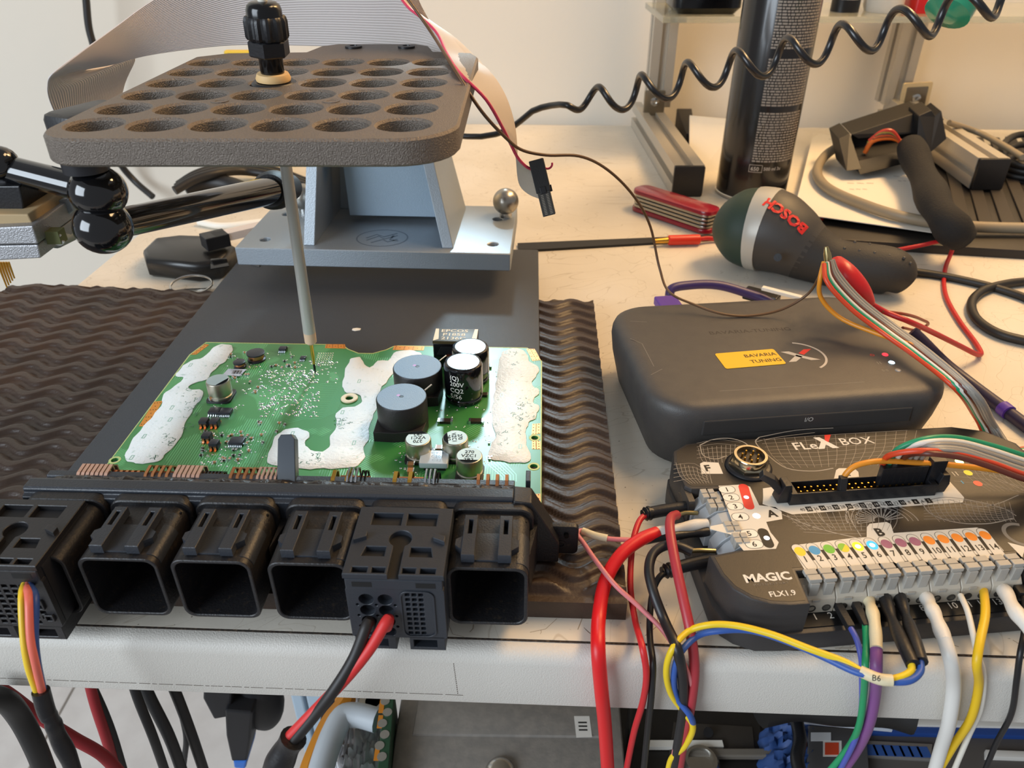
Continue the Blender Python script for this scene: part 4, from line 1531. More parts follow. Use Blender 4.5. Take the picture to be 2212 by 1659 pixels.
MB().bx(Lc * .48, Lc * .6, -.4, -.3, -.14, .14, M=Fx).bx(Lc * .48, Lc * .6, -.14, .14, .3, .42, M=Fx).build('key', blk, soc, smooth=0, bev=.02)
MB().bx(Lc * .06, Lc * .14, .34, .46, -.3, .3, M=Fx).build('strain_relief', blk, soc, smooth=0, bev=.02)
lp = Fx @ V((Lc * .1, .1, .36))
MB().tube([Fx @ V((Lc * .12 + .22 * math.cos(R(a)), .15, .38 + .22 * math.sin(R(a)) + .1)) for a in range(-90, 91, 20)], .05, 8, 2).build('edge_conductor', pink, ribbon)

# ---------------------------------------------------------------- thin brown lead, spiral cord
def lead_wire(name, label, cat, pts, r, m, group=None, n=10, res=7):
    pp = [P(*p) if len(p) == 3 else Q(p[0], p[1], p[3]) for p in pts]
    mb_ = MB().tube(pp, r, n, res)
    return mb_.build(name, m, None, label=label, cat=cat, group=group, base=V((pp[0].x, pp[0].y, min(p.z for p in pp) - r)))


Y_ = 'y'
lead_wire('sense_wire', 'thin brown wire crossing from the ribbon cable to the crocodile clip', 'wire',
          [(868, -20, Y_, 39.5), (925, 60, Y_, 38.5), (985, 155, Y_, 35), (1040, 240, Y_, 34), (1090, 295, Y_, 34.6), (1130, 325, Y_, 36.2), (1180, 335, Y_, 37), (1250, 337, Y_, 38), (1310, 365, Y_, 39.5), (1370, 425, Y_, 41), (1405, 490, Y_, 42),
           (1425, 580, Y_, 41.5), (1445, 630, 5.2), (1500, 658, 4.6), (1560, 678, 4.3), (1620, 682, 4.2), (1690, 668, 4.6), (1745, 635, 5.6), (1768, 600, 6.8), (1778, 575, 7.6)], .075, mat('brown_insulation', '#5d4026', .45))
cordm = mat('spiral_cord_black', '#17171a', .3, spec=.6)
ctr = [Q(u, v, Y) for u, v, Y in ((1225, 225, 58), (1300, 215, 58), (1500, 165, 56), (1700, 118, 54), (1900, 68, 52), (2050, 28, 51), (2230, -30, 50))]
cp = cr_path(ctr, 60)
coil = [P(820, 330, .3), P(880, 312, .5), Q(940, 292, 66), Q(985, 293, 64), Q(1040, 295, 63), Q(1100, 280, 62), Q(1150, 240, 60.5), Q(1190, 228, 59.5)]
ln_ = [0.]
for i in range(1, len(cp)):
    ln_.append(ln_[-1] + (cp[i] - cp[i - 1]).length)
pitch = 3.25
nst = int(ln_[-1] / pitch * 14)
j = 0
hel = []
for s_ in range(nst):
    L_ = ln_[-1] * s_ / nst
    while ln_[j + 1] < L_: j += 1
    f_ = (L_ - ln_[j]) / max(1e-6, ln_[j + 1] - ln_[j])
    p = cp[j].lerp(cp[j + 1], f_)
    t_ = (cp[j + 1] - cp[j]).normalized()
    up = V((0, 0, 1))
    sd = t_.cross(up).normalized()
    up = sd.cross(t_)
    a = 2 * math.pi * L_ / pitch + 1.6
    rr = min(1., .3 + L_ / 4) * 1.0
    hel.append(p + up * (rr * math.cos(a)) + sd * (rr * math.sin(a)))
MB().tube(coil + hel, .24, 10, 2).build('spiral_cord', cordm, None, label='stretched black spiral cord hanging in front of the spray can', cat='cord', base=coil[0] - V((0, 0, .3)))
# ================================================================ grey programming device
dev_m = mat('dark_grey_shell', '#3f3c3b', .5, bump=(18, .15), var=(1.2, '#45423f', .5, .2))
seam_m = mat('shell_seam', '#201e1e', .6)
DV, DA = V((6.75, 29.75, 0)), 6.5
dev = thing('programmer_box', 'dark grey programming box with yellow sticker and white X emblem', 'device', DV, DA)
dc, ds = math.cos(R(DA)), math.sin(R(DA))
ZD = 4.1


def d2(u, v, z=ZD):
    p = P(u, v, z) - DV
    return V((p.x * dc + p.y * ds, -p.x * ds + p.y * dc, z))


WD, HD = 15.6, 11.2
q = MB()
rings_ = []
for (ins_, z, rad) in ((.9, 0.0, 1.9), (.55, .3, 2.1), (.12, 2.2, 2.3), (0, 3.3, 2.3), (.03, 3.65, 2.3), (.14, 3.9, 2.2), (.4, 4.06, 2.0), (.8, 4.1, 1.7)):
    rings_.append([(x, y, z) for x, y in rrect(ins_, WD - ins_, ins_, HD - ins_, rad - ins_ * .3, 8)])
q.rings(rings_)
q.build('shell', dev_m, dev, smooth=50)
# facets pressed into the rim of the lid, thin seam lines
q = MB()
for pts in ([(3.0, .62), (3.55, 1.35), (WD - 4.6, 1.35), (WD - 3.4, .62)], [(.5, 7.0), (1.0, 6.4), (1.0, 4.0)], [(1.0, 9.0), (1.9, 8.8)], [(.62, 3.2), (1.35, 3.7)]):
    for i in range(len(pts) - 1):
        q.strip([pts[i], pts[i + 1]], .04, ZD + (.004 if pts[i][1] > 1.2 and pts[i + 1][1] > 1.2 else -.02))
q.build('lid_crease', mat('crease_light', '#6a6663', .5), dev, smooth=0)
MB().prism([(2.9, 1.2), (3.5, .5), (WD - 3.3, .5), (WD - 4.4, 1.2)], 3.86, 4.02, .02).build('front_facet', dev_m, dev, smooth=20, bev=.05)
q = MB().bx(2.4, WD - 2.6, -.05, .2, 2.5, 3.35)
q.build('port_panel', mat('port_panel_grey', '#363433', .5), dev, smooth=0, bev=.06)
MB().text('I/O', .34, T(7.7, -.057, 2.95) @ RX(90), bold=.015).build('port_lettering', mat('grey_lettering', '#a9a49c', .6), dev, smooth=0)
# yellow sticker: plain block where the square code was, two words
st = [d2(*p, ZD + .012) for p in ((1556, 764), (1690, 753), (1699, 786), (1568, 797))]
sx_ = (st[1] - st[0])
stF = frame(st[3], st[2] - st[3], st[0] - st[3])
sw, sh = (st[2] - st[3]).length, (st[0] - st[3]).length
o = MB().prism(rrect(0, sw, 0, sh, .12, 3), 0, .015, M=stF).build('sticker', mat('yellow_sticker', '#e7b312', .4), dev, smooth=0)
q = MB()
q.text('BAVARIA', .44, stF @ T(sw * .70, sh * .58, .02), bold=.012)
q.text('TUNING', .44, stF @ T(sw * .72, sh * .2, .02), bold=.012)
q.build('sticker_lettering', mat('brown_ink', '#3d2c08', .6), o, smooth=0)
# X emblem and arc
q = MB()
ec = d2(1734, 768, ZD + .006)
XF = T(ec.x, ec.y, ZD + .006)
q.flat([(-1.0, .5), (-.55, .5), (.05, -.05), (.75, -.5), (.25, -.5), (-.2, -.17)], M=XF)
q.flat([(-1.0, -.55), (-.6, -.55), (-.05, -.1), (-.3, .12)], M=XF)
q.strip([(-.35 + 1.5 * math.cos(R(a)), -.02 + 1.42 * math.sin(R(a))) for a in range(-62, 78, 6)], .12, 0, M=XF)
q.build('emblem', mat('silver_print', '#b9b5b0', .4, .3), dev, smooth=0)
MB().flat([(-.12, .25), (.1, .08), (.75, .62), (.32, .62)], M=XF).build('emblem_accent', red_ink, dev, smooth=0)
# faint worn lettering
wl = mat('worn_lettering', '#332f2d', .7)
q = MB()
a, b_ = d2(1600, 715), d2(1600, 697)
for p, st_ in ((a, 'BAVARIA-TUNING'), (b_, 'NAVNAVATUNING')):
    pass
lf = d2(1610, 712)
q.text('BAVARIA-TUNING', .5, T(lf.x + .2, lf.y - .35, ZD + .004), bold=.01, sx=1.15)
q.build('worn_lettering', wl, dev, smooth=0)
# small lamps and symbols
for (u, v, col, em, nm) in ((1912, 766, '#ff2a35', 2.5, 'red_led'), (1926, 783, '#bfeaff', 4, 'white_led'), (1940, 800, '#7d7b7a', 0, 'unlit_led')):
    p = d2(u, v)
    MB().lathe([(.16, 0), (.14, .03), (.08, .05)], (p.x, p.y, ZD), n=16).build('led', mat(nm, col, .4, emit=em), dev, label=nm.replace('_', ' '))
q = MB()
for (u, v) in ((1884, 767),):
    p = d2(u, v)
    q.strip([(p.x + .1 * math.cos(R(a)), p.y + .1 * math.sin(R(a))) for a in range(120, 421, 30)], .03, ZD + .004)
    q.strip([(p.x, p.y), (p.x, p.y + .13)], .03, ZD + .004)
q.build('power_symbol', red_ink, dev, smooth=0)
q = MB()
p = d2(1899, 784)
for k in (-1, 1):
    q.strip([(p.x + k * .07, p.y - .12), (p.x + k * .07, p.y + .12)], .05, ZD + .004)
p = d2(1912, 800)
for r_ in (.06, .14):
    for sg in (0, 180):
        q.strip([(p.x + r_ * math.cos(R(a + sg)), p.y + r_ * math.sin(R(a + sg))) for a in range(-45, 46, 15)], .03, ZD + .004)
q.build('status_symbols', ink_g, dev, smooth=0)

# ================================================================ breakout box with terminals
FO, FA = V((8.0, 20.0, 0)), 5.7
fb = thing('breakout_box', 'black breakout box printed with a wireframe car beside the rubber mat', 'device', FO, FA)
fc, fs_ = math.cos(R(FA)), math.sin(R(FA))
ZF = 2.5


def f2(u, v, z=ZF):
    p = P(u, v, z) - FO
    return V((p.x * fc + p.y * fs_, -p.x * fs_ + p.y * fc, z))


fm = mat('breakout_shell', '#33302f', .45, bump=(16, .12))
face_m = mat('black_print_film', '#171516', .42, bump=(30, .1))


def fp(*px, z=ZF):
    return [tuple(f2(u, v, z).to_2d()) for u, v in px]


bs = fp((1530, 1330), (1545, 1360), (1580, 1382), (1625, 1391), (2300, 1320), (2330, 1200), (1515, 1230), z=0)
lobe = fp((1750, 1312), (1700, 1312), (1650, 1305), (1600, 1285), (1560, 1255), (1535, 1220), (1530, 1196), (1600, 1190), (1690, 1184))
slab = [(-.1, .9), (.1, .1), (.5, -.35), (1.2, -.75), (2.2, -.85), (16.2, -.85), (16.8, -.2), (16.8, 8.8), (16.0, 9.3), (1.5, 9.3), (.3, 8.6), (.1, 8.0)]
MB().prism(slab, .001, 1.0, .08, bb=.1).build('base_shell', fm, fb, smooth=30)
# upper shell in its true outline: notch at the side for terminals A, notch in front for terminals B
fl_y = -.72
up = [(2.95, fl_y), (2.2, fl_y), (1.5, fl_y + .12), (.85, fl_y + .45), (.35, fl_y + 1.0), (.1, fl_y + 1.7), (.0, 2.05), (1.7, 2.3), (1.75, 5.95), (.5, 6.05), (.25, 6.3), (.2, 7.9), (.45, 8.8), (1.2, 9.3), (2.2, 9.4), (14.6, 9.4), (16.0, 8.9), (16.9, 7.8), (16.9, fl_y + .4), (16.4, fl_y), (12.35, fl_y), (12.2, .9), (3.1, .9)]
lobe_l = [p for p in up]
MB().prism(up, .95, ZF, .1).build('top_shell', fm, fb, smooth=30)
MB().prism(inset(up, .16), ZF, ZF + .012).build('printed_film', face_m, fb, smooth=0)
ZP = ZF + .016
# number strip in front of terminals B
MB().bx(2.9, 12.3, -.62, .2, .95, 1.06).build('number_strip', mat('strip_black', '#141314', .4), fb, smooth=0)
q = MB()
for k in range(14):
    x = 3.68 + k * .62
    q.text(str(k + 1), .42, T(x, -.3, 1.066), bold=.006)
q.build('strip_numbers', ink_w, fb, smooth=0)

lt = mat('light_grey_label', '#d9d3c7', .6)
ter = mat('terminal_grey', '#b8b0a1', .55, bump=(10, .1))
ter2 = mat('terminal_lever_grey', '#a5a199', .5, bump=(10, .1))
hole_m = mat('terminal_hole', '#3d3a35', .8)
# ---- print: white label B with coloured pills
Bl = fp((1711, 1186), (1716, 1178), (1840, 1163), (1872, 1161), (1872, 1140), (1878, 1132), (1915, 1128), (1924, 1133), (1930, 1152), (2110, 1140), (2128, 1146), (2168, 1190), (2165, 1194), (1738, 1232))
MB().flat(Bl, ZP).build('label_print', lt, fb, smooth=0)
cols = ['#e8c81e', '#1c8fc8', '#5fb32a', '#7cb82a', '#f1e01a', '#1aa4e8', '#9a5a78', '#9a5a78', '#9a5a78', '#f08a1c', '#f08a1c', '#f08a1c', '#f08a1c', '#f08a1c']
pa, pz = f2(1726, 1190), f2(2126, 1155)
na, nz_ = f2(1738, 1206), f2(2144, 1179)
blk_bar = MB()
for k in range(14):
    t_ = k / 13
    c0, c1 = pa.lerp(pz, t_), na.lerp(nz_, t_)
    d_ = (c1 - c0).normalized()
    sd = V((-d_.y, d_.x, 0))
    w2 = .235
    far, near = c0 - d_ * .12, c1 + d_ * .55
    pill = []
    for a in range(0, 181, 15):
        pill.append(far + (sd * math.cos(R(a)) - d_ * math.sin(R(a))) * w2)
    for a in range(180, 361, 15):
        pill.append(near - d_ * .1 + (sd * math.cos(R(a)) - d_ * math.sin(R(a))) * w2)
    pin_ = MB()
    pin_.flat([(p.x, p.y) for p in pill], ZP + .006)
    o = pin_.build('number_pill', lt, fb, smooth=0)
    MB().strip([(p.x, p.y) for p in pill], .018, ZP + .007, closed=True).build('pill_outline', ink_k, o, smooth=0)
    cc = c0 + d_ * .06
    lit = k in (4, 5)
    MB().flat([(cc.x + .22 * math.cos(R(a)), cc.y + .25 * math.sin(R(a))) for a in range(0, 360, 20)], ZP + .01).build('colour_dot', mat('pill_%d' % k if not lit else 'pill_lit_%d' % k, cols[k], .5, emit=.9 if lit else 0), o, smooth=0)
    if lit:
        MB().flat(ngon(cc.x, cc.y, .11, 14), ZP + .012).build('lit_led', mat('led_lit_%d' % k, '#fffbd0' if k == 4 else '#d0f2ff', .4, emit=4), o, smooth=0)
    if k == 3:
        MB().flat([(cc.x + .22 * math.cos(R(a)), cc.y + .25 * math.sin(R(a))) for a in range(-135, 46, 20)], ZP + .012).build('colour_half', mat('pill_yellow', '#e8c81e', .5), o, smooth=0)
    MB().text(str(k + 1), .44, T(c1.x, c1.y - .22, ZP + .012), bold=.012, sx=.85).build('pill_number', ink_k, o, smooth=0)
    if k < 13:
        n0_ = pa.lerp(pz, t_ + .5 / 13)
        n1_ = na.lerp(nz_, t_ + .5 / 13)
        m0 = n0_.lerp(n1_, .15)
        m1 = n1_.lerp(n0_, -.35)
        blk_bar.strip([(m0.x, m0.y), (m1.x, m1.y)], .12, ZP + .003)
blk_bar.build('separator_bars', ink_k, fb, smooth=0, kind='stuff')
p = f2(1899, 1150)
MB().text('B', .62, T(p.x, p.y - .22, ZP + .006), bold=.035).build('letter_print', ink_k, fb, smooth=0)

# ---- terminal block B: seven double blocks with levers
bx0, bx1 = 3.2, 12.1
tb = MB()
step = (bx1 - bx0) / 7
for k in range(7):
    x0 = bx0 + k * step
    q = MB()
    yz = [(.02, 1.06), (.02, 1.55), (.06, 1.75), (.3, 2.02), (.5, 2.12), (.88, 2.12), (.88, 1.06)]
    q.rings([[(x, y, z) for y, z in yz] for x in (x0 + step - .015, x0 + .015)])
    blk_o = q.build('terminal_block', ter, fb, smooth=20, bev=.03)
    for j in range(2):
        xc = x0 + step * (.27 + .47 * j)
        MB().lathe([(.17, 0), (.17, .03), (.13, .03), (.12, -.12), (1e-4, -.12)], (xc, .02, 1.33), (0, -1, 0), n=16).build('wire_hole', hole_m, blk_o)
        lv = MB()
        lv.bx(xc - .18, xc + .18, .16, .36, 1.85, 2.5).bx(xc - .25, xc + .25, .22, .5, 2.5, 2.68).bx(xc - .25, xc + .25, .57, .85, 2.46, 2.62).bx(xc - .05, xc + .05, .3, .8, 2.3, 2.56)
        lv.build('lever', ter2, blk_o, smooth=0, bev=.02)
    MB().bx(x0 + .3, x0 + .6, -.004, .03, 1.68, 1.8).build('mark_tab', ter2, blk_o, smooth=0)

# ---- label A and terminals A
Al = fp((1552, 1050), (1606, 1047), (1620, 1052), (1640, 1092), (1675, 1096), (1688, 1106), (1690, 1122), (1655, 1128), (1664, 1150), (1682, 1172), (1676, 1186), (1606, 1190), (1578, 1155), (1534, 1143), (1535, 1137), (1582, 1128))
MB().flat(Al, ZP).build('label_print', lt, fb, smooth=0)
MB().prism(fp((1534, 1138), (1584, 1126), (1600, 1130), (1586, 1150)), ZF - .15, ZF + .01).build('label_tongue', lt, fb, smooth=0)
for (u, v, s_) in ((1570, 1058, '1'), (1579, 1075, '2'), (1588, 1094, '3'), (1599, 1117, '4'), (1618, 1153, '5'), (1629, 1176, '6')):
    p = f2(u, v)
    e_ = [(p.x + .36 * math.copysign(abs(math.cos(R(a))) ** .6, math.cos(R(a))), p.y + .24 * math.sin(R(a))) for a in range(0, 360, 15)]
    o = MB().flat(e_, ZP + .004).build('number_pill', mat('pill_white', '#e8e4da', .6), fb, smooth=0)
    MB().strip(e_, .02, ZP + .006, closed=True).build('pill_outline', ink_k, o, smooth=0)
    MB().text(s_, .4, T(p.x, p.y - .14, ZP + .007), bold=.012).build('pill_number', ink_k, o, smooth=0)
for pts, m, led, lcol in ((((1606, 1053), (1618, 1094)), red_ink, (1612, 1075), '#ff8fa0'), (((1648, 1150), (1660, 1176)), ink_k, (1656, 1163), '#e8f0ff')):
    a, b_ = f2(*pts[0]), f2(*pts[1])
    d_ = (b_ - a).normalized()
    sd = V((-d_.y, d_.x, 0))
    pl_ = [a + (sd * math.cos(R(t)) - d_ * math.sin(R(t))) * .22 for t in range(0, 181, 20)] + [b_ + (sd * math.cos(R(t)) - d_ * math.sin(R(t))) * .22 for t in range(180, 361, 20)]
    o = MB().flat([(p.x, p.y) for p in pl_], ZP + .005).build('status_pill', m, fb, smooth=0)
    p = f2(*led)
    MB().flat(ngon(p.x, p.y, .12, 14), ZP + .009).build('lit_led', mat('led_' + lcol[1:], lcol, .4, emit=2.5), o, smooth=0)
p = f2(1634, 1115)
MB().flat(ngon(p.x, p.y, .16, 16), ZP + .006).build('lit_led', mat('led_pinkwhite', '#ffe4ee', .4, emit=3), fb, smooth=0)
p = f2(1667, 1110)
MB().text('A', .58, T(p.x, p.y - .2, ZP + .006), bold=.035).build('letter_print', ink_k, fb, smooth=0)
tA = []
for k, (ya, yb2, x0) in enumerate(((5.3, 5.9, .5), (4.62, 5.26, .6), (3.95, 4.58, .7), (3.2, 3.85, .85), (2.5, 3.15, .95))):
    q = MB()
    xz = [(x0 - .15, 1.06), (x0 - .15, 1.6), (x0 + .1, 2.0), (x0 + .5, 2.35), (1.7, 2.42), (1.7, 1.06)]
    q.rings([[(x, y, z) for x, z in xz] for y in (ya + .01, yb2 - .01)])
    o = q.build('terminal_block', mat('terminal_pale', '#a9adb0', .5), fb, smooth=20, bev=.03)
    if k != 2:
        for j in range(2):
            yc = ya + .16 + j * .3
            MB().bx(x0 + .3, x0 + .58, yc - .13, yc + .13, 2.1, 2.6).bx(x0 + .64, x0 + .9, yc - .13, yc + .13, 2.2, 2.58).bx(x0 + .5, x0 + .7, yc - .04, yc + .04, 2.2, 2.5).build('lever', ter2, o, smooth=0, bev=.02)

# ---- forty pin header with latch
hF = T(0, 0, 0)
ha, hz = f2(1725, 1064, 2.8), f2(1985, 1047, 2.8)
hy = (ha.y + hz.y) / 2
hx0, hx1 = ha.x - .55, hz.x + .55
q = MB()
holed(q, [(hx0, hy - .45), (hx1, hy - .45), (hx1, hy + .42), (hx0, hy + .42)], [[(hx0 + .3, hy - .36), (hx1 - .3, hy - .36), (hx1 - .3, hy + .34), (hx0 + .3, hy + .34)][::-1]], ZF, ZF + .62, .02)
hd = q.build('pin_header', blk, fb, smooth=20)
MB().bx(hx0 + .3, hx1 - .3, hy - .36, hy + .34, ZF, ZF + .12).build('header_floor', mat('header_inside', '#0a0a0b', .6), hd, smooth=0)
ref = None
for k in range(20):
    for j in (-.14, .12):
        x = hx0 + .55 + (hx1 - hx0 - 1.1) * k / 19
        if ref is None:
            q = MB().bx(-.032, .032, -.032, .032, ZF + .1, ZF + .5)
            o = q.build('header_pin', gold, hd, smooth=0)
            ref = o
        else:
            o = ref.copy()
            C.objects.link(o)
        o.parent = hd
        o.location = V((x, hy + j, 0)) * S
for sx, x in ((-1, hx0), (1, hx1)):
    MB().prism([(0, 0), (.5, 0), (.62, .45), (.5, .95), (.2, .95), (.1, .5)], -.3, .3, M=T(x - (.5 if sx < 0 else 0), hy - .02, ZF + .05) @ RX(90)).build('latch', blk, hd, smooth=0, bev=.03)
# open latch lever leaning out at its near end
MB().prism([(0, 0), (.35, .05), (-.55, 1.05), (-1.05, 1.25), (-1.2, 1.0), (-.75, .75)], -.2, .2, M=T(hx0 - .1, hy - .05, ZF + .1) @ RZ(-18) @ RX(90)).build('latch_lever', blk, hd, smooth=0, bev=.03)
# ---- header label with tiny numbers
El = fp((1645, 1072), (1700, 1060), (1690, 1100), (1700, 1110), (2055, 1080), (2057, 1048), (2040, 1030), (2002, 1032), (1990, 1020), (1740, 1036), (1725, 1040), (1660, 1046))
El = [(hx0 - 1.1, hy - .25), (hx0 - .1, hy - 1.0), (hx1 + .95, hy - 1.0), (hx1 + 1.2, hy - .7), (hx1 + 1.2, hy + .35), (hx1 + .7, hy + .75), (hx1 + .2, hy + .75), (hx0 + .2, hy + .85), (hx0 - .7, hy + .75), (hx0 - .9, hy + .2)]
MB().flat(El, ZP).build('label_print', lt, fb, smooth=0)
q, q2 = MB(), MB()
for k in range(20):
    x = hx0 + .45 + (hx1 - hx0 - .9) * k / 19
    n_ = 40 - 2 * k
    if k % 2:
        q.flat([(x - .13, hy - .9), (x + .13, hy - .9), (x + .13, hy - .6), (x - .13, hy - .6)], ZP + .004)
        q2.text(str(n_), .22, T(x, hy - .83, ZP + .007), sx=.85)
    else:
        q.text(str(n_), .26, T(x, hy - .85, ZP + .005), sx=.85)
    if k < 19:
        (q if k % 2 == 0 else q).text(str(n_ - 1), .2, T(x, hy + .55, ZP + .005), sx=.85)
q.build('header_numbers', ink_k, fb, smooth=0)
q2.build('header_numbers_reversed', lt, fb, smooth=0)
Ee = fp((1800, 1040), (1806, 1016), (1812, 1012), (1845, 1012), (1854, 1020), (1856, 1036))
MB().flat(Ee, ZP + .001).build('label_print', lt, fb, smooth=0)
p = f2(1830, 1024)
MB().text('E', .42, T(p.x, p.y - .14, ZP + .006), bold=.03).build('letter_print', ink_k, fb, smooth=0)
# label F and round socket
Fl = fp((1515, 1024), (1512, 1002), (1520, 998), (1552, 1000), (1562, 1024))
MB().flat(Fl, ZP).build('label_print', lt, fb, smooth=0)
p = f2(1528, 1012)
MB().text('F', .6, T(p.x, p.y - .2, ZP + .006), bold=.035).build('letter_print', ink_k, fb, smooth=0)
sc2 = f2(1618, 1002, 2.7)
chrome = mat('chrome_ring', '#b9ae95', .18, 1)
o = MB().lathe([(1.02, 0), (1.05, .08), (.98, .16), (.9, .18)], (sc2.x, sc2.y, ZF), n=40).build('round_socket', blk, fb)
MB().lathe([(.93, 0), (.93, .22), (.85, .3)], (sc2.x, sc2.y, ZF + .1), n=6, a0=.2).build('hex_ring', chrome, o, smooth=25)
MB().lathe([(.76, .25), (.78, .55), (.74, .62), (.62, .62), (.6, .5), (.6, .3)], (sc2.x, sc2.y, ZF + .1), n=36).build('socket_ring', chrome, o)
MB().lathe([(.6, 0), (.6, .3), (1e-4, .3)], (sc2.x, sc2.y, ZF + .2), n=30).build('socket_face', mat('socket_brown', '#2b221a', .5), o)
for k in range(8):
    r_, a = (.36, k * 360 / 7) if k < 7 else (0, 0)
    MB().cyl((sc2.x + r_ * math.cos(R(a)), sc2.y + r_ * math.sin(R(a)), ZF + .45), (sc2.x + r_ * math.cos(R(a)), sc2.y + r_ * math.sin(R(a)), ZF + .72), .05, n=8, b=.02).build('socket_pin', gold, o)
# ---- lettering
q = MB()
q.text('FLe', .8, T(6.75, 8.28, ZP + .004), bold=.012, sx=1.05)
p2_ = f2(1838, 953)
q.text('BOX', .76, T(9.35, 8.42, ZP + .004), bold=.004, sx=1.05)
xm = f2(1783, 957)
q.flat([(xm.x - .42, xm.y + .45), (xm.x - .1, xm.y + .45), (xm.x + .48, xm.y - .45), (xm.x + .15, xm.y - .45)], ZP + .004)
q.flat([(xm.x - .55, xm.y - .45), (xm.x - .25, xm.y - .45), (xm.x + .05, xm.y), (xm.x - .15, xm.y + .15)], ZP + .005)
q.build('logo_lettering', ink_w, fb, smooth=0)
MB().flat([(xm.x + .05, xm.y + .18), (xm.x + .16, xm.y + .02), (xm.x + .55, xm.y + .6), (xm.x + .22, xm.y + .6)], ZP + .006).build('logo_accent', red_ink, fb, smooth=0)
q = MB()
p = f2(1655, 1248)
q.text('MAGIC', .56, T(p.x + .05, p.y - .18, ZP + .004), bold=.035, sx=1.05)
p = f2(1665, 1262)
q.text('FLX1.9', .36, T(p.x + .25, f2(1684, 1284).y - .1, ZP + .004), bold=.015)
q.build('maker_lettering', ink_w, fb, smooth=0)
p = f2(1666, 1263)
MB().text('M O T O R S P O R T', .15, T(p.x, p.y - .02, ZP + .004)).build('maker_small_lettering', ink_g, fb, smooth=0)
# ---- wireframe car print
q = MB()


def ln(px, w_=.03, res=5):
    pts = cr_path([V((*f2(u, v).to_2d(), 0)) for u, v in px], res)
    q.strip([(p.x, p.y) for p in pts], w_, ZP + .001)


ln([(1640, 945), (1720, 930), (1800, 925)], .05)
ln([(1640, 945), (1632, 955), (1660, 985), (1700, 1012), (1760, 1018), (1800, 1012)], .06)
ln([(1632, 955), (1680, 945), (1760, 935)], .03)
ln([(1512, 962), (1540, 950), (1580, 948), (1610, 958), (1625, 975)], .06)
ln([(1512, 962), (1520, 985), (1545, 992), (1570, 985)], .05)
ln([(1690, 1112), (1760, 1140), (1860, 1165)], .05)
ln([(1830, 1095), (1836, 1120), (1860, 1160)], .04)
ln([(1760, 1100), (1780, 1128), (1800, 1142)], .03)
for k, r_ in enumerate((1.0, .85, .72)):
    c0 = f2(1902, 1120)
    pts = [(c0.x + 1.5 * r_ * math.cos(R(a)), c0.y + 1.25 * r_ * math.sin(R(a)) - .2) for a in range(-5, 186, 8)]
    q.strip(pts, .05 if k != 1 else .03, ZP + .001)
c0 = f2(1902, 1125)
for a in range(0, 181, 12):
    q.strip([(c0.x + .25 * math.cos(R(a)), c0.y + .2 * math.sin(R(a))), (c0.x + 1.05 * math.cos(R(a + 6)), c0.y + .85 * math.sin(R(a + 6)))], .05, ZP + .001)
ln([(1990, 1085), (2040, 1075), (2100, 1082), (2170, 1100), (2195, 1115)], .05)
ln([(1990, 1085), (2010, 1110), (2060, 1128), (2130, 1132), (2190, 1120)], .05)
ln([(2050, 1080), (2110, 1095), (2150, 1090), (2200, 1070)], .04)
ln([(2050, 1000), (2120, 1020), (2212, 1060)], .03)
for k in range(16):
    ln([(2000 + k * 12, 1084 + k * .5 - 6), (2010 + k * 12, 1105 + k), (2030 + k * 11, 1128)], .02, 3)
for k in range(7):
    ln([(1995, 1086 + k * 6), (2070, 1080 + k * 7), (2190, 1105 + k * 3)], .02, 4)
for k in range(16):
    ln([(1650 + k * 22, 948 - k * 1.2), (1668 + k * 20, 985 - k), (1700 + k * 15, 1012 - k * .5)], .018, 3)
for k in range(8):
    ln([(1640 + k * 6, 952 + k * 7), (1760, 942 + k * 9), (1960, 930 + k * 8)], .018, 3)
for k in range(18):
    ln([(1700 + k * 14, 1112 - k * .8), (1716 + k * 13, 1128), (1740 + k * 11, 1146)], .018, 3)
for k in range(6):
    ln([(1695 + k * 8, 1115 + k * 7), (1790, 1118 + k * 7), (1870, 1114 + k * 8)], .018, 3)
for k in range(9):
    ln([(1508 + k * 10, 968 - k), (1514 + k * 9, 990), (1520 + k * 8, 1000)], .018, 3)
    ln([(1460 + k * 9, 1000 + k * 2), (1470 + k * 8, 1030), (1490 + k * 6, 1045)], .018, 3)
for k in range(5):
    ln([(1505, 958 + k * 8), (1550, 950 + k * 9), (1600, 956 + k * 8)], .018, 3)
    ln([(1455, 1005 + k * 9), (1500, 1002 + k * 8), (1530, 1026 + k * 4)], .018, 3)
for k in range(14):
    ln([(2070 + k * 12, 985 + k), (2090 + k * 12, 1030), (2140 + k * 10, 1062)], .018, 3)
for k in range(6):
    ln([(2060, 990 + k * 10), (2130, 992 + k * 11), (2230, 1000 + k * 14)], .018, 3)
q.build('wireframe_print', mat('line_print', '#9a948b', .6), fb, smooth=0)
# triangle, C mark at the border, status lamps
MB().flat(fp((2176, 1172), (2215, 1182), (2208, 1205)), ZP + .001).build('arrow_print', lt, fb, smooth=0)
p = f2(2205, 1155)
MB().strip([(p.x + .62 * math.cos(R(a)), p.y + .62 * math.sin(R(a))) for a in range(60, 301, 10)], .16, ZP).build('ring_print', ink_g, fb, smooth=0)
for (u, v, col, em) in ((2072, 998, '#c8ff9a', 3.0), (2091, 1022, '#d8c81c', .15), (2112, 1045, '#e0452c', 0)):
    p = f2(u, v)
    MB().flat(ngon(p.x, p.y, .19, 16), ZP + .004).build('status_led', mat('status_' + col[1:], col, .4, emit=em), fb, smooth=0)
q = MB()
p = f2(2063, 1024)
for k in (-1, 1):
    q.strip([(p.x + k * .08, p.y - .14), (p.x + k * .08, p.y + .14)], .04, ZP + .004)
q.build('arrow_symbol', ink_w, fb, smooth=0)
p = f2(2081, 1045)
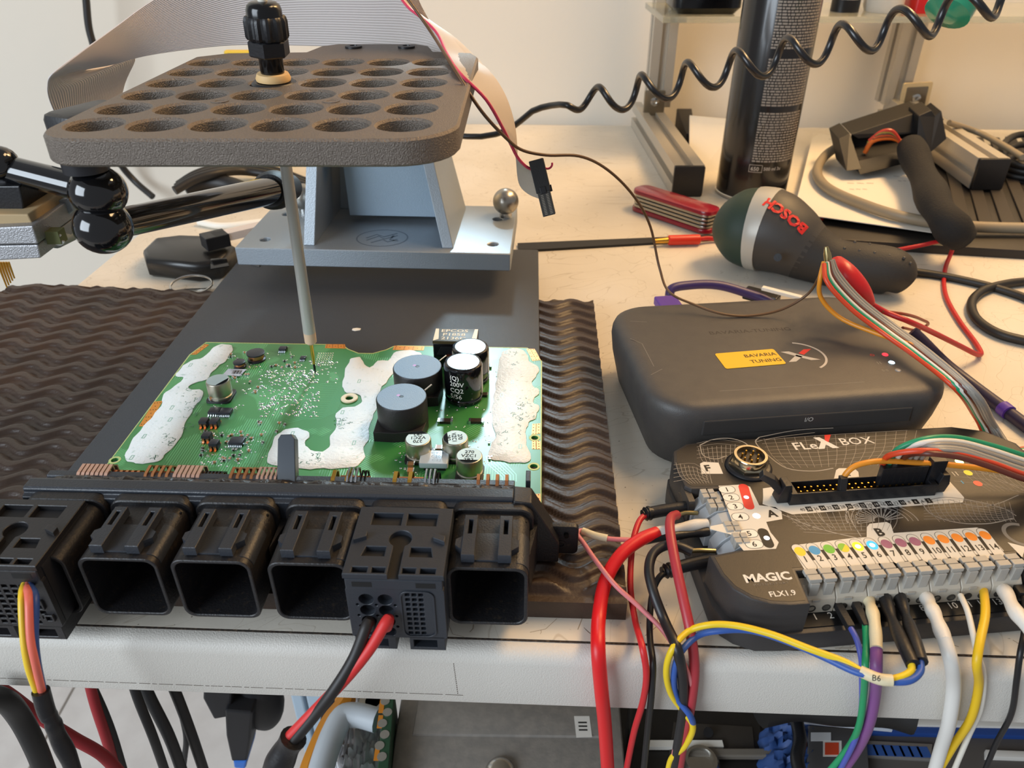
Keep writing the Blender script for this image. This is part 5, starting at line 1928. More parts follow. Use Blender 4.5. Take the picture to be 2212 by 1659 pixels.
MB().strip([(p.x, p.y - .02), (p.x, p.y + .2)], .06, ZP + .004).build('alert_symbol', mat('blue_print', '#2a8fc0', .5), fb, smooth=0)
# power socket on the side
a = V((.33, 6.6, 1.4))
MB().lathe([(.5, 0), (.5, .08), (.32, .1), (.3, -.05), (1e-4, -.06)], a, (-1, 0, 0), n=24).build('side_socket', blk_g, fb)
MB().prism(rrect(5.4, 8.2, .2, 2.3, .15, 3), -.02, .25, M=T(.34, 0, 0) @ RZ(90) @ RX(90) @ Matrix.Scale(-1, 4, (0, 0, 1)) @ T(0, 0, -.15)).build('side_panel', fm, fb, smooth=30)
# ================================================================ leads and wires
def pt(p):
    if len(p) == 3: return P(*p)
    return Q(p[0], p[1], p[3])


def lead_set(name, label, cat, parts, group=None):
    """parts: (part name, colour or material, radius or function, path, label)"""
    first = [pt(p) for p in parts[0][3]]
    t = thing(name, label, cat, V((first[0].x, first[0].y, 0)), group=group)
    for nm, m, r_, path, lb in parts:
        pp = [pt(p) for p in path]
        mm = wire_mat(m) if isinstance(m, str) else m
        MB().tube(pp, r_, 12, 7).build(nm, mm, t, label=lb)
    return t


YE = 18.55                                   # hanging just clear of the bench edge
cream_sh = mat('cream_shrink_tube', '#d8cba8', .5, bump=(4, .3))
white_sh = mat('white_shrink_tube', '#dcd8d0', .5, bump=(4, .3))
crimp = mat('crimp_metal', '#b9a878', .3, 1)


def H(u, v, Y=YE): return (u, v, 'y', Y)


def boot(f): return .27 + (.05 if int(f * 40) % 5 < 2 and f < .35 else 0) - (.1 if f < .1 else 0)


# terminals A
lead_set('power_lead', 'bright thick red lead with white sleeve hanging beside the mat', 'lead', [
    ('sleeve', white_sh, lambda f: .2 + .06 * math.sin(f * 5) ** 2, [(1528, 1130, 2.0), (1500, 1135, 2.0), (1462, 1142, 2.0), (1415, 1152, 2.0)], 'white sleeve'),
    ('wire', '#d3161b', .28, [(1420, 1151, 2.0), (1385, 1165, 2.0), (1340, 1200, 1.8), (1308, 1255, 1.3), (1294, 1330, .7), H(1292, 1400, 19.0), H(1298, 1480), H(1306, 1560), H(1314, 1680)], 'red wire')])
lead_set('power_lead', 'dark red lead with bare crimp between the two black barrel plugs', 'lead', [
    ('crimp', crimp, .1, [(1505, 1108, 1.9), (1480, 1108, 2.1), (1458, 1115, 2.4)], 'metal crimp'),
    ('wire', '#a8323a', .2, [(1462, 1112, 2.4), (1450, 1118, 2.6), (1447, 1140, 2.7), (1458, 1210, 2.4), (1475, 1290, 1.8), (1492, 1370, 1.0), H(1500, 1440, 18.8), H(1494, 1510), H(1478, 1590), H(1462, 1690)], 'dark red wire')])
lead_set('barrel_plug_lead', 'thin red lead ending in the upper black barrel plug', 'lead', [
    ('plug', blk, boot, [(1388, 1112, 1.6), (1400, 1109, 1.6), (1430, 1103, 1.65), (1470, 1097, 1.7), (1508, 1092, 1.75)], 'black barrel plug'),
    ('wire', '#c22328', .13, [(1400, 1110, 1.6), (1385, 1120, 1.6), (1372, 1150, 1.5), (1364, 1200, 1.2), (1362, 1270, .7), (1372, 1340, .3), H(1388, 1400, 18.9), H(1396, 1450), H(1390, 1510), H(1370, 1580), H(1348, 1690)], 'red wire')])
lead_set('signal_lead', 'pale pink lead with white marker sleeve looping over the mat corner', 'lead', [
    ('sleeve', shrink, lambda f: .19 + .02 * math.sin(f * 14), [(1530, 1148, 1.8), (1490, 1153, 1.8), (1440, 1160, 1.9), (1388, 1167, 1.9)], 'black sleeve'),
    ('wire', '#d07a7c', .1, [(1395, 1166, 1.9), (1360, 1166, 1.9), (1310, 1163, 1.9), (1275, 1154, 1.9), (1256, 1146, 1.9), (1247, 1152, 1.9), (1262, 1175, 1.9), (1290, 1215, 1.8), (1330, 1265, 1.5), (1380, 1310, 1.0), (1430, 1360, .5), H(1470, 1420, 18.9), H(1496, 1490), H(1486, 1540), H(1462, 1600), H(1446, 1690)], 'pink wire'),
    ('marker_sleeve', cream_sh, .16, [(1312, 1163, 1.9), (1285, 1157, 1.9), (1258, 1147, 1.9)], 'white marker sleeve')])
lead_set('ground_lead', 'thick black lead with bare crimp crossing the yellow and blue wires', 'lead', [
    ('crimp', crimp, .1, [(1545, 1190, 1.9), (1515, 1189, 2.0), (1488, 1190, 2.2)], 'metal crimp'),
    ('wire', '#1c1b1d', .2, [(1494, 1192, 2.2), (1470, 1182, 2.3), (1440, 1178, 2.3), (1412, 1195, 2.2), (1402, 1230, 2.0), (1412, 1280, 1.6), (1435, 1340, 1.0), H(1462, 1400, 18.7), H(1474, 1460), H(1476, 1530), H(1466, 1600), H(1450, 1690)], 'black wire')])
lead_set('barrel_plug_lead', 'thin black lead ending in the lower black barrel plug', 'lead', [
    ('plug', blk, boot, [(1430, 1236, 1.2), (1445, 1232, 1.2), (1480, 1222, 1.25), (1520, 1213, 1.3), (1545, 1208, 1.3)], 'black barrel plug'),
    ('wire', '#161617', .13, [(1440, 1233, 1.2), (1422, 1250, 1.2), (1410, 1280, 1.0), (1404, 1330, .6), (1404, 1380, .3), H(1410, 1430, 18.8), H(1408, 1490), H(1400, 1570), H(1388, 1690)], 'thin black wire')])

# terminals B
t = lead_set('twisted_pair_lead', 'yellow and blue wire pair with black sleeves and a cream marker reading B6', 'lead', [
    ('sleeve', shrink, lambda f: .26 - .08 * math.exp(-((f - .42) / .1) ** 2) - .02 * f, [(1908, 1283, 1.5), (1918, 1312, 1.6), (1932, 1350, 1.9), (1955, 1400, 2.3), (1972, 1436, 2.4)], 'black sleeve'),
    ('sleeve', shrink, lambda f: .25 - .08 * math.exp(-((f - .4) / .1) ** 2) - .02 * f, [(1940, 1281, 1.5), (1950, 1310, 1.6), (1962, 1345, 1.9), (1978, 1390, 2.3), (1990, 1430, 2.4)], 'black sleeve'),
    ('wire', '#e3c21c', .125, [(1968, 1428, 2.4), (1968, 1448, 2.3), (1940, 1464, 2.2), (1890, 1466, 2.1), (1830, 1432, 2.1), (1750, 1402, 2.1), (1660, 1368, 2.0), (1580, 1350, 1.8), (1530, 1350, 1.6), (1490, 1362, 1.2), H(1455, 1398, 18.7), H(1440, 1440), H(1448, 1495), H(1475, 1535), H(1496, 1565, 18.3), H(1480, 1610, 18.4), H(1450, 1640), H(1440, 1700)], 'yellow wire'),
    ('wire', '#2f55a0', .125, [(1988, 1424, 2.4), (1988, 1450, 2.3), (1965, 1470, 2.2), (1925, 1472, 2.1), (1890, 1462, 2.15), (1850, 1452, 2.1), (1770, 1415, 1.9), (1690, 1382, 1.6), (1620, 1362, 1.4), (1560, 1362, 1.3), (1510, 1372, 1.0), H(1470, 1410, 18.7), H(1456, 1455), H(1464, 1510), H(1490, 1545, 18.2), H(1494, 1580, 18.6), H(1470, 1625), H(1440, 1670)], 'blue wire'),
    ('marker_sleeve', cream_sh, .2, [(1928, 1470, 2.2), (1900, 1467, 2.15), (1858, 1450, 2.1)], 'cream marker sleeve')])
mk = [P(1915, 1461, 2.45), P(1880, 1458, 2.45)]
MB().text('B6', .28, T(*(P(1893, 1471, 2.42) - V((t.location.x / S, t.location.y / S, 0)) * 0)) @ RZ(-6) @ RX(55), bold=.01).build('marker_text', ink_k, t, smooth=0)


def dupont(t, a, b_, w_=.13):
    A, B = pt(a), pt(b_)
    F_ = frame(A, B - A, V((1, 0, 0)))
    MB().bx(0, (B - A).length, -w_, w_, -w_, w_, M=F_).build('pin_housing', blk_m, t, smooth=0, bev=.02)


t = lead_set('jumper_lead', 'violet blue jumper lead with black pin housing', 'lead', [('wire', '#4b55a8', .11, [(1835, 1352, 1.5), (1850, 1380, 1.4), (1860, 1420, 1.0), H(1862, 1470, 18.2), H(1861, 1530, 18.2), H(1850, 1590, 18.2), H(1800, 1690)], 'violet blue wire')])
dupont(t, (1803, 1295, 1.35), (1838, 1357, 1.5), .14)
t = lead_set('jumper_lead', 'green jumper lead with black pin housing', 'lead', [('wire', '#1f8e5a', .13, [(1870, 1350, 1.5), (1871, 1390, 1.3), (1869, 1440, 1.0), H(1866, 1500, 18.1), H(1855, 1570, 18.1), H(1825, 1625), H(1770, 1690)], 'green wire')])
dupont(t, (1840, 1291, 1.35), (1873, 1355, 1.5), .14)
lead_set('signal_lead', 'thick purple lead with a stained cream sleeve', 'lead', [
    ('sleeve', cream_sh, lambda f: .22 + .04 * math.sin(f * 17) * (1 - f), [(1872, 1288, 1.4), (1882, 1312, 1.6), (1890, 1350, 1.7), (1893, 1400, 1.5)], 'stained cream sleeve'),
    ('wire', '#7d4a83', .215, [(1893, 1390, 1.5), (1893, 1440, 1.1), H(1890, 1500, 18.15), H(1878, 1560, 18.15), H(1850, 1620), H(1800, 1690)], 'purple wire')])
lead_set('signal_lead', 'thick white cable with a white sleeve', 'lead', [
    ('sleeve', white_sh, lambda f: .23 + .05 * math.sin(f * 9) ** 2, [(1996, 1282, 1.4), (2008, 1305, 1.6), (2022, 1335, 1.8), (2042, 1385, 1.8)], 'white sleeve'),
    ('wire', '#d9d6cf', .26, [(2040, 1380, 1.8), (2052, 1420, 1.5), H(2060, 1480, 18.15), H(2050, 1560, 18.15), H(2032, 1620), H(2012, 1690)], 'white cable')])
lead_set('signal_lead', 'thin white wire with bare strands', 'lead', [
    ('strands', silver, .04, [(2064, 1272, 1.45), (2070, 1280, 1.6), (2078, 1290, 1.75)], 'bare strands'),
    ('wire', '#d9d4c8', .11, [(2075, 1286, 1.7), (2090, 1320, 1.8), (2102, 1370, 1.6), (2110, 1410, 1.2), H(2124, 1455, 18.3), H(2118, 1530, 18.3), H(2092, 1590), H(2050, 1690)], 'thin white wire')])
lead_set('signal_lead', 'yellow lead plugged straight into the terminal row', 'lead', [
    ('wire', '#e0b71a', .16, [(2122, 1264, 1.4), (2126, 1285, 1.6), (2128, 1330, 1.8), (2116, 1390, 1.7), (2110, 1430, 1.3), H(2114, 1480, 18.2), H(2098, 1550, 18.2), H(2060, 1610), H(2030, 1660)], 'yellow wire')])
lead_set('signal_lead', 'white sleeved lead bending out at the end of the terminal row', 'lead', [
    ('sleeve', white_sh, lambda f: .24 + .05 * math.sin(f * 8) ** 2, [(2160, 1264, 1.4), (2175, 1285, 1.7), (2190, 1315, 1.9), (2212, 1345, 2.0), (2250, 1390, 1.9)], 'white sleeve')])
t = lead_set('signal_lead', 'thin black wire hanging down beside the white sleeved lead', 'lead', [
    ('wire', '#181719', .11, [(2206, 1275, 1.5), (2216, 1320, 1.7), (2212, 1370, 1.4), (2204, 1410, 1.1), H(2196, 1470, 18.2), H(2185, 1540, 18.2), H(2150, 1610), H(2118, 1690)], 'thin black wire')])
dupont(t, (2186, 1258, 1.45), (2212, 1290, 1.6), .2)

# jumper harness: header plug, seven wires and an orange one, up to the clip above the screwdriver
hn = thing('jumper_harness', 'bundle of coloured jumper wires arching from the breakout box header to the screwdriver', 'wire harness', V((f2(1950, 1050).x, 0, 0)) * 0 + P(1950, 1050, 2.6))
RW = .125
cols_ = ['#c8401e', '#1e8a60', '#d8d2c6', '#5d2a1e', '#8c867e', '#9a948a', '#8a847c']
labs = ['red orange wire', 'green wire', 'white wire', 'brown wire', 'grey wire', 'grey wire', 'grey wire']
hb = [(1908 + k * 13.5, 1000 - k * 1.2) for k in range(7)]
up_ = [(2042, 791, 3.3), (1960, 762, 4.9), (1955, 750, 4.9), (1970, 750, 5.1), (1990, 760, 4.9), (2001, 762, 4.9), (2010, 768, 4.7)]
for k in range(7):
    u, v = hb[k]
    m_ = (3.4, 0, .9, 4.2, 1.8, 2.6, 3.2)[k]
    p_ = [(u, v + 34, 3.0), (u, v, 3.9), (u + 18, v - 28 + m_ * 3, 4.8), (1985 + k * 6, 950 + m_ * 7, 5.4), (2060 + k * 3, 945 + m_ * 10, 5.3), (2140, 962 + m_ * 11, 4.9), (2215, 985 + m_ * 12, 4.3), (2300, 1010 + m_ * 8, 3.2), (2335, 985 + k * 3, 1.8), (2290, 960 + k * 3, 1.0),
          (2150 + k * 8, 968 + k * 2, .5 + .12 * k), (2110 + k * 7, 905 + k * 3, 1.7), (2062 + k * 8, 838 + k * 2, 4.4), (1985 + k * 5, 775 - k * 1.5, 4.75 + .05 * k), (1905 + k * 5, 718 - k * 2, 5.2), (1835 + k * 4, 664 - k * 3, 6.2), (1785 + k * 4, 606 - k * 3, 7.4), (1780 + k * 3, 570 - k * 1.5, 8.0)]
    MB().tube([pt(q) for q in p_], RW, 10, 6).build('wire', wire_mat(cols_[k]), hn, label=labs[k])
MB().tube([pt(q) for q in ((1819, 1050, 3.1), (1826, 1026, 3.7), (1845, 1008, 4.1), (1880, 998, 4.3), (1920, 996, 4.2), (1990, 1000, 3.9), (2060, 1005, 3.7), (2140, 1014, 3.5), (2230, 1028, 3.2), (2320, 1030, 2.2), (2300, 985, 1.0), (2150, 960, .5), (2120, 880, 2.5), (2062, 812, 4.45), (1980, 750, 5.0), (1898, 722, 4.9), (1811, 684, 5.2), (1772, 640, 6.2), (1772, 600, 7.3), (1780, 566, 8.0))], RW, 10, 6).build('wire', wire_mat('#d98a24'), hn, label='orange wire')
dupont(hn, (1817, 1064, 2.9), (1822, 1030, 3.7), .15)
a, b_ = f2(1896, 1040, 3.0), f2(1990, 1034, 3.0)
q = MB().bx(f2(1893, 1040, 3).x, f2(1992, 1034, 3).x, hy - .05, hy + .26, ZF + .15, ZF + 1.35)
# the plug sits in the header's frame: turn it with the breakout box
Fw = T(*FO) @ RZ(FA)
q.v = [Fw @ v_ for v_ in q.v]
o = q.build('plug_body', blk, hn, smooth=0, bev=.03)
q = MB()
for k in range(1, 7):
    x = f2(1893, 1040, 3).x + (f2(1992, 1034, 3).x - f2(1893, 1040, 3).x) * k / 7
    q.bx(x - .012, x + .012, hy - .056, hy - .045, ZF + .2, ZF + 1.33)
q.v = [Fw @ v_ for v_ in q.v]
q.build('plug_grooves', mat('groove_dark', '#050506', .7), o, smooth=0)
q = MB().bx(f2(1996, 1034, 3).x, f2(2030, 1030, 3).x - .1, hy - .1, hy + .3, ZF + .25, ZF + 1.6)
q.v = [Fw @ v_ for v_ in q.v]
q.build('end_plug', blk, hn, smooth=0, bev=.03)
MB().lathe([(.22, 0), (.2, .5), (.1, .9)], P(1795, 545, 8.1) - V((0, 0, .6)), (-.3, .2, 1), n=10).build('clip_jaw', crimp, hn)

# red crocodile clip lead
cl = thing('crocodile_clip_lead', 'red lead with red crocodile clip boot on the screwdriver handle', 'lead', P(1850, 640, 4.4))
redp = mat('red_vinyl', '#c01818', .35)
pp = [P(u, v, z) for u, v, z in ((1806, 568, 7.0), (1822, 590, 6.8), (1845, 618, 6.2), (1866, 642, 5.6), (1884, 660, 5.2))]
MB().tube(pp, lambda f: .2 + .5 * math.sin(math.pi * min(1, .15 + f * .85)) ** .8, 14, 6).build('boot', redp, cl, label='red vinyl boot')
MB().tube([pt(p) for p in ((1880, 656, 5.25), (1915, 675, 4.8), (1960, 693, 4.6), (2015, 718, 3.2), (2075, 748, 1.6), (2112, 766, .5), (2119, 764, .3), (2108, 742, .2), (2070, 690, .2), (2042, 635, .2), (2042, 580, .2), (2055, 545, .6), (2062, 522, 1.7), (2040, 520, 2.0), (1980, 532, 1.6), (1910, 545, .9), (1868, 552, .5))], .16, 10, 7).build('wire', wire_mat('#b81c20'), cl, label='red wire')
lead_wire('loose_wire', 'thin red brown wire loop beside the purple cable', 'wire', [(1905, 672, 4.9), (1950, 678, 4.6), (1990, 690, 3.2), (2003, 702, 2.0), (1985, 712, 1.5), (1950, 708, 2.6)], .09, wire_mat('#8c3b1e'))
# purple cables
t = lead_set('usb_cable', 'purple cable with flat plug going behind the programming box', 'cable', [('cable', '#3a2a5e', .32, [(1446, 640, 1.2), (1450, 625, 1.6), (1490, 616, 1.7), (1550, 616, 1.6), (1610, 632, 1.2), (1660, 650, .9), (1700, 672, .6)], 'dark purple cable')])
q = MB().bx(-.75, .75, -.8, .8, -.3, .3, M=T(*P(1443, 658, 1.6)) @ RZ(8))
q.build('plug', mat('purple_plug', '#56309a', .4), t, smooth=0, bev=.1)
lead_set('purple_cable', 'dark purple cable running off beside the coloured jumper wires', 'cable', [('cable', '#2c2340', .36, [(1970, 716, 2.4), (1990, 735, 2.0), (2040, 785, 1.0), (2090, 825, .5), (2150, 870, .4), (2230, 930, .4)], 'dark purple cable'),
                                                                                               ('tie', '#5a36a0', .42, [(2165, 880, .45), (2180, 892, .45)], 'purple tie')])
# ================================================================ things at the back of the bench
def solid(nm, poly, z0, z1, m, b=.05, parent=None, **kw):     # block whose plan outline is given by points of the photograph at height z1
    return MB().prism([tuple(P(u, v, z1).to_2d()) for u, v in poly], z0, z1, b).build(nm, m, parent, smooth=30, **kw)


# ---- cordless screwdriver
sd_ = thing('cordless_screwdriver', 'dark grey and green cordless screwdriver with a light grey band', 'power tool', P(1690, 610, 0))
dgrey = mat('tool_dark_grey', '#3b3733', .5, bump=(14, .15))
ctrs = [Q(1548, 492, 57.5), Q(1560, 492, 57.2), Q(1590, 494, 56.6), Q(1628, 498, 56.0), Q(1662, 505, 55.3), Q(1700, 530, 54.4), Q(1745, 560, 53.4), Q(1800, 588, 52.4), Q(1860, 606, 51.6), Q(1920, 622, 50.9), Q(1950, 630, 50.6)]
rads = [.7, 1.7, 2.7, 3.05, 3.1, 2.75, 2.15, 1.75, 1.75, 1.65, 1.0]
for i in range(len(ctrs)):
    ctrs[i].z = max(ctrs[i].z, rads[i] + .02) if i > 3 else max(ctrs[i].z, 3.05)


def body(nm, i0, i1, m, grow=0., res=5):
    path, rr = [], []
    C_ = cr_path(ctrs, 6)
    R_ = [v_.x for v_ in cr_path([V((r_, i * 3., 0)) for i, r_ in enumerate(rads)], 6)]
    a, b_ = int(i0 * 6), int(i1 * 6) + 1
    C_, R_ = C_[a:b_], R_[a:b_]
    n_ = len(C_)
    return MB().tube(C_, lambda f: R_[min(n_ - 1, int(round(f * (n_ - 1))))] + grow, 28, raw=True).build(nm, m, sd_, smooth=50)


body('nose_cap', 0, 3.1, mat('tool_dark_green', '#22362c', .55, bump=(10, .15)))
body('light_band', 3.0, 4.0, mat('tool_light_grey', '#b5b2a9', .4, .2), .06)
body('motor_housing', 3.8, 6.0, dgrey)
gp = body('grip', 5.9, 10, mat('tool_rubber_grip', '#2b2825', .65, bump=(9, .3)))
for k in range(18):
    i = 7 + (k % 6) * .5
    c = ctrs[int(i)].lerp(ctrs[min(10, int(i) + 1)], i - int(i))
    a = R(60 + (k // 6) * 35)
    n_ = V((0, -math.cos(a), math.sin(a)))
    MB().sph(c + n_ * 1.72, .12, 8).build('grip_dot', dgrey, gp)
c = ctrs[4].lerp(ctrs[5], .2)
nrm = V((-.05, -.68, .75)).normalized()
xd = (Q(1628, 420, 55) - Q(1682, 470, 54)).normalized()
org_ = Q(1652, 448, (c + nrm * 3.15).y)
Fb = frame(c + nrm * 3.14 + V((-.2, 0, 0)), xd, V((1, 0, 0)).cross(nrm) * -1)
xd = (xd - nrm * xd.dot(nrm)).normalized()
Fb = Matrix((xd, nrm.cross(xd), nrm)).transposed().to_4x4()
Fb.translation = c + nrm * 3.17
vs, fs = text_geo('BOSCH', 'CENTER', .045)
ax_ = (ctrs[6] - ctrs[4]).normalized()
CP = cr_path(ctrs, 6)
RP = [v_.x for v_ in cr_path([V((r_, i * 3., 0)) for i, r_ in enumerate(rads)], 6)]
q = MB()
out = []
for x, y, _ in vs:
    p = Fb @ V((x * 1.15, y * 1.15 - .35, 0))
    # wrap onto the housing
    bi = min(range(len(CP)), key=lambda i: abs((p - CP[i]).dot((CP[min(len(CP) - 1, i + 1)] - CP[max(0, i - 1)]).normalized())) + (0 if 20 < i < 40 else 9))
    out.append(tuple(CP[bi] + (p - CP[bi]).normalized() * (RP[bi] + .07)))
q.add(out, fs)
q.build('maker_lettering', red_ink, sd_, smooth=0)
MB().cyl(Q(1680, 556, 51.3), Q(1680, 556, 51.0), .28, n=14).build('screw_recess', blk, sd_)

# ---- spray can
cx, cyy, cr = 23.3, 73.6, 3.3
can = thing('spray_can', 'tall black spray can with rows of tiny grey print', 'spray can', V((cx, cyy, 0)))


def can_mat():
    m = mat('can_black_lacquer', '#15110f', .22, coat=.3)
    return m


MB().lathe([(cr * .92, 0), (cr, .25), (cr, 20.5), (cr * .9, 21.6), (1.7, 22.3), (1.5, 22.5), (1.5, 24), (1.2, 24.3)], (cx, cyy, .01), n=56).build('can_body', can_mat(), can)
MB().lathe([(cr * .94, 0), (cr * 1.02, .1), (cr * 1.02, .3), (cr * .98, .4)], (cx, cyy, .005), n=48).build('bottom_seam', steel, can)
# printed paragraphs: rows of word-like dashes, wrapped on the can
q = MB()


def wrap(u_, z, w_, h_):
    a0 = R(-113) + u_ / cr
    a1 = a0 + w_ / cr
    r_ = cr + .006
    q.add([(cx + r_ * math.cos(a0), cyy + r_ * math.sin(a0), z), (cx + r_ * math.cos(a1), cyy + r_ * math.sin(a1), z), (cx + r_ * math.cos(a1), cyy + r_ * math.sin(a1), z + h_), (cx + r_ * math.cos(a0), cyy + r_ * math.sin(a0), z + h_)], [(0, 1, 2, 3)])


z = 3.9
while z < 20:
    if not (8.3 < z < 8.75 or 12.6 < z < 13.3):
        u_ = 0
        while u_ < 4.3:
            w_ = rnd.uniform(.15, .5)
            wrap(u_, z, min(w_, 4.4 - u_), .15)
            u_ += w_ + .07
    z += .235
q.build('small_print', mat('can_grey_print', '#8f867b', .6), can, smooth=0, kind='stuff')
q = MB()
for st_, u0, z0_, sz in (('650', .0, 3.1, .5), ('500 ml 3x', 1.15, 3.15, .42)):
    vs, fs = text_geo(st_, 'LEFT', .02)
    q.add([(cx + (cr + .01) * math.cos(R(-113) + (u0 + x * sz) / cr), cyy + (cr + .01) * math.sin(R(-113) + (u0 + x * sz) / cr), z0_ + y * sz) for x, y, _ in vs], fs)
fr_ = [(-.15, 2.95), (1.0, 2.95), (1.0, 3.6), (-.15, 3.6)]
for i in range(4):
    (ua, za), (ub, zb_) = fr_[i], fr_[(i + 1) % 4]
    for k in range(6):
        f0, f1 = k / 6, (k + 1) / 6
        u0, z0_, u1, z1_ = ua + (ub - ua) * f0, za + (zb_ - za) * f0, ua + (ub - ua) * f1, za + (zb_ - za) * f1
        t_ = .04
        du, dz = (0, t_) if za == zb_ else (t_, 0)
        pa_ = [(u0, z0_), (u1, z1_), (u1 + du, z1_ + dz), (u0 + du, z0_ + dz)]
        q.add([(cx + (cr + .01) * math.cos(R(-113) + a / cr), cyy + (cr + .01) * math.sin(R(-113) + a / cr), b_) for a, b_ in pa_], [(0, 1, 2, 3)])
q.build('volume_print', mat('can_light_print', '#a89f93', .6), can, smooth=0)

# ---- folding knife, banana plug, strip
kn = thing('pocket_knife', 'closed red pocket knife with steel layers lying behind the screwdriver', 'knife', P(1455, 470, 0))
ka, kb_ = P(1375, 425, 1.0), P(1545, 480, 1.0)
Fk = frame(ka, kb_ - ka, V((0, 1, 0)))
Lk = (kb_ - ka).length
for k in range(4):
    MB().prism(rrect(.3, Lk - .2, -1.0, 1.0, .6, 4), -.62 + k * .33, -.40 + k * .33, .03, M=Fk @ T(0, 0, .1)).build('steel_layer', mat('knife_steel', '#a8a49a', .3, 1), kn)
redk = mat('knife_red', '#8f0f24', .25, coat=.4)
for z in (-.92, .68):
    MB().prism(rrect(0, Lk, -1.1, 1.1, .95, 6), z, z + .36, .15, M=Fk).build('scale', redk, kn)
bp_ = thing('banana_plug', 'small red banana plug with gold tip on the bench', 'plug', P(1475, 522, 0))
MB().cyl(P(1443, 519, .5), P(1512, 517, .5), .42, .42, n=18, b=.08).build('sleeve', mat('red_orange_plastic', '#d1301a', .35), bp_)
MB().cyl(P(1414, 521, .5), P(1444, 519, .5), .2, .28, n=12).build('tip', gold, bp_)
MB().tube([P(1510, 517, .5), P(1530, 515, .4), P(1560, 520, .2), P(1600, 540, .2)], .2, 8).build('wire', wire_mat('#b81c20'), bp_)
MB().prism([tuple(P(u, v, .12).to_2d()) for u, v in ((1118, 527), (1430, 514), (1600, 505), (1600, 514), (1430, 525), (1158, 541), (1120, 541))], .002, .22, .03).build('black_strip', blk_m, None, label='thin black strip lying straight across the bench', cat='strip', smooth=20)

# ---- aluminium profile rack with clear shelf
prof_m = mat('anodised_profile', '#c2bbae', .4, .55)
cap_m = mat('black_end_cap', '#1a1716', .45)
rack = thing('profile_rack', 'aluminium profile rack with black feet caps and a clear shelf', 'rack', P(1480, 425, 0))


def profile(p0, p1, w_, up, nm):                        # slotted square profile between two points
    p0, p1 = V(p0), V(p1)
    F_ = frame(p0, p1 - p0, up)
    L = (p1 - p0).length
    h = w_ / 2
    sl_, dp = w_ * .14, w_ * .2
    sec = []
    for sx, sy in ((1, 0), (0, 1), (-1, 0), (0, -1)):
        t_ = V((-sy, sx))
        n_ = V((sx, sy))
        sec += [n_ * h - t_ * h, n_ * h - t_ * sl_, n_ * (h - dp) - t_ * sl_, n_ * (h - dp) + t_ * sl_, n_ * h + t_ * sl_]
    return MB().rings([[(0, s.x, s.y) for s in sec], [(L, s.x, s.y) for s in sec]], F_).build(nm, prof_m, rack, smooth=20)


W = 2.9
fl0, fl1 = P(1483, 425, 0) + V((0, .3, 1.5)), V((13.9, 99.3, 1.5))
fr0, fr1 = P(2122, 432, 0) + V((0, .3, 1.5)), V((48.9, 99.3, 1.5))
fr0.z = fr1.z = 2.46
fl1.x = fl0.x - .4
fr1.x = fr0.x + 2.2
profile(fl0, fl1, W, (0, 0, 1), 'foot_profile')
profile(fr0, fr1, W, (0, 0, 1), 'foot_profile')
for f_ in (fl0, fr0):
    MB().prism(rrect(-W / 2, W / 2, -W / 2, W / 2, .15, 3), 0, .4, .05, M=frame(f_, (1, 0, 0), (0, 0, 1))).build('end_cap', cap_m, rack)
pl0 = Q(1418, 230, 97.5)
pl0.z = 3.0
profile(pl0, pl0 + V((0, 0, 30)), 2.8, (0, 1, 0), 'post_profile')
pr0 = Q(1925, 215, 97.5)
pr0.z = 3.3
profile(pr0, pr0 + V((0, 0, 30)), 2.8, (0, 1, 0), 'post_profile')
pr1 = Q(1440, 400, 97)
br = Q(1975, 210, 95.5)
o = MB().prism(rrect(-1.7, 1.7, -1.7, 1.7, .15, 3), 0, .35, .05, M=frame(br, (1, 0, .05), (0, 0, 1))).build('corner_bracket', mat('cream_bracket', '#c9b48c', .5), rack)
MB().prism(rrect(-1.25, 1.25, -1.25, 1.25, .1, 2), .3, .42, .03, M=frame(br, (1, 0, .05), (0, 0, 1))).build('bracket_plate', mat('bracket_steel', '#8e8370', .35, .9), o)
MB().lathe([(.5, 0), (.5, .25), (.25, .3), (.2, .1)], br + V((0, -.4, 0)), (0, -1, 0), n=12).build('bolt', steel, o)
bl_ = Q(1413, 218, 94)
o = MB().prism(rrect(-1.2, 1.2, -1.6, 1.2, .15, 3), 0, .35, .05, M=frame(bl_, (1, 0, 0), (0, 0, 1))).build('corner_bracket', mat('bracket_steel', '#8e8370', .35, .9), rack)
MB().lathe([(.5, 0), (.5, .25), (.25, .3), (.2, .1)], bl_ + V((0, -.3, 0)), (0, -1, 0), n=12).build('bolt', steel, o)
# clear shelf
zs = Q(1800, 44, 84).z
acr = mat('clear_acrylic', '#e9ead8', .08, trans=.85, alpha=.9)
xs0, xs1 = Q(1432, 44, 84).x, 75
MB().bx(xs0, xs1, 84, 96.0, zs - .25, zs + .35).build('shelf_plate', acr, rack, smooth=0, bev=.04)
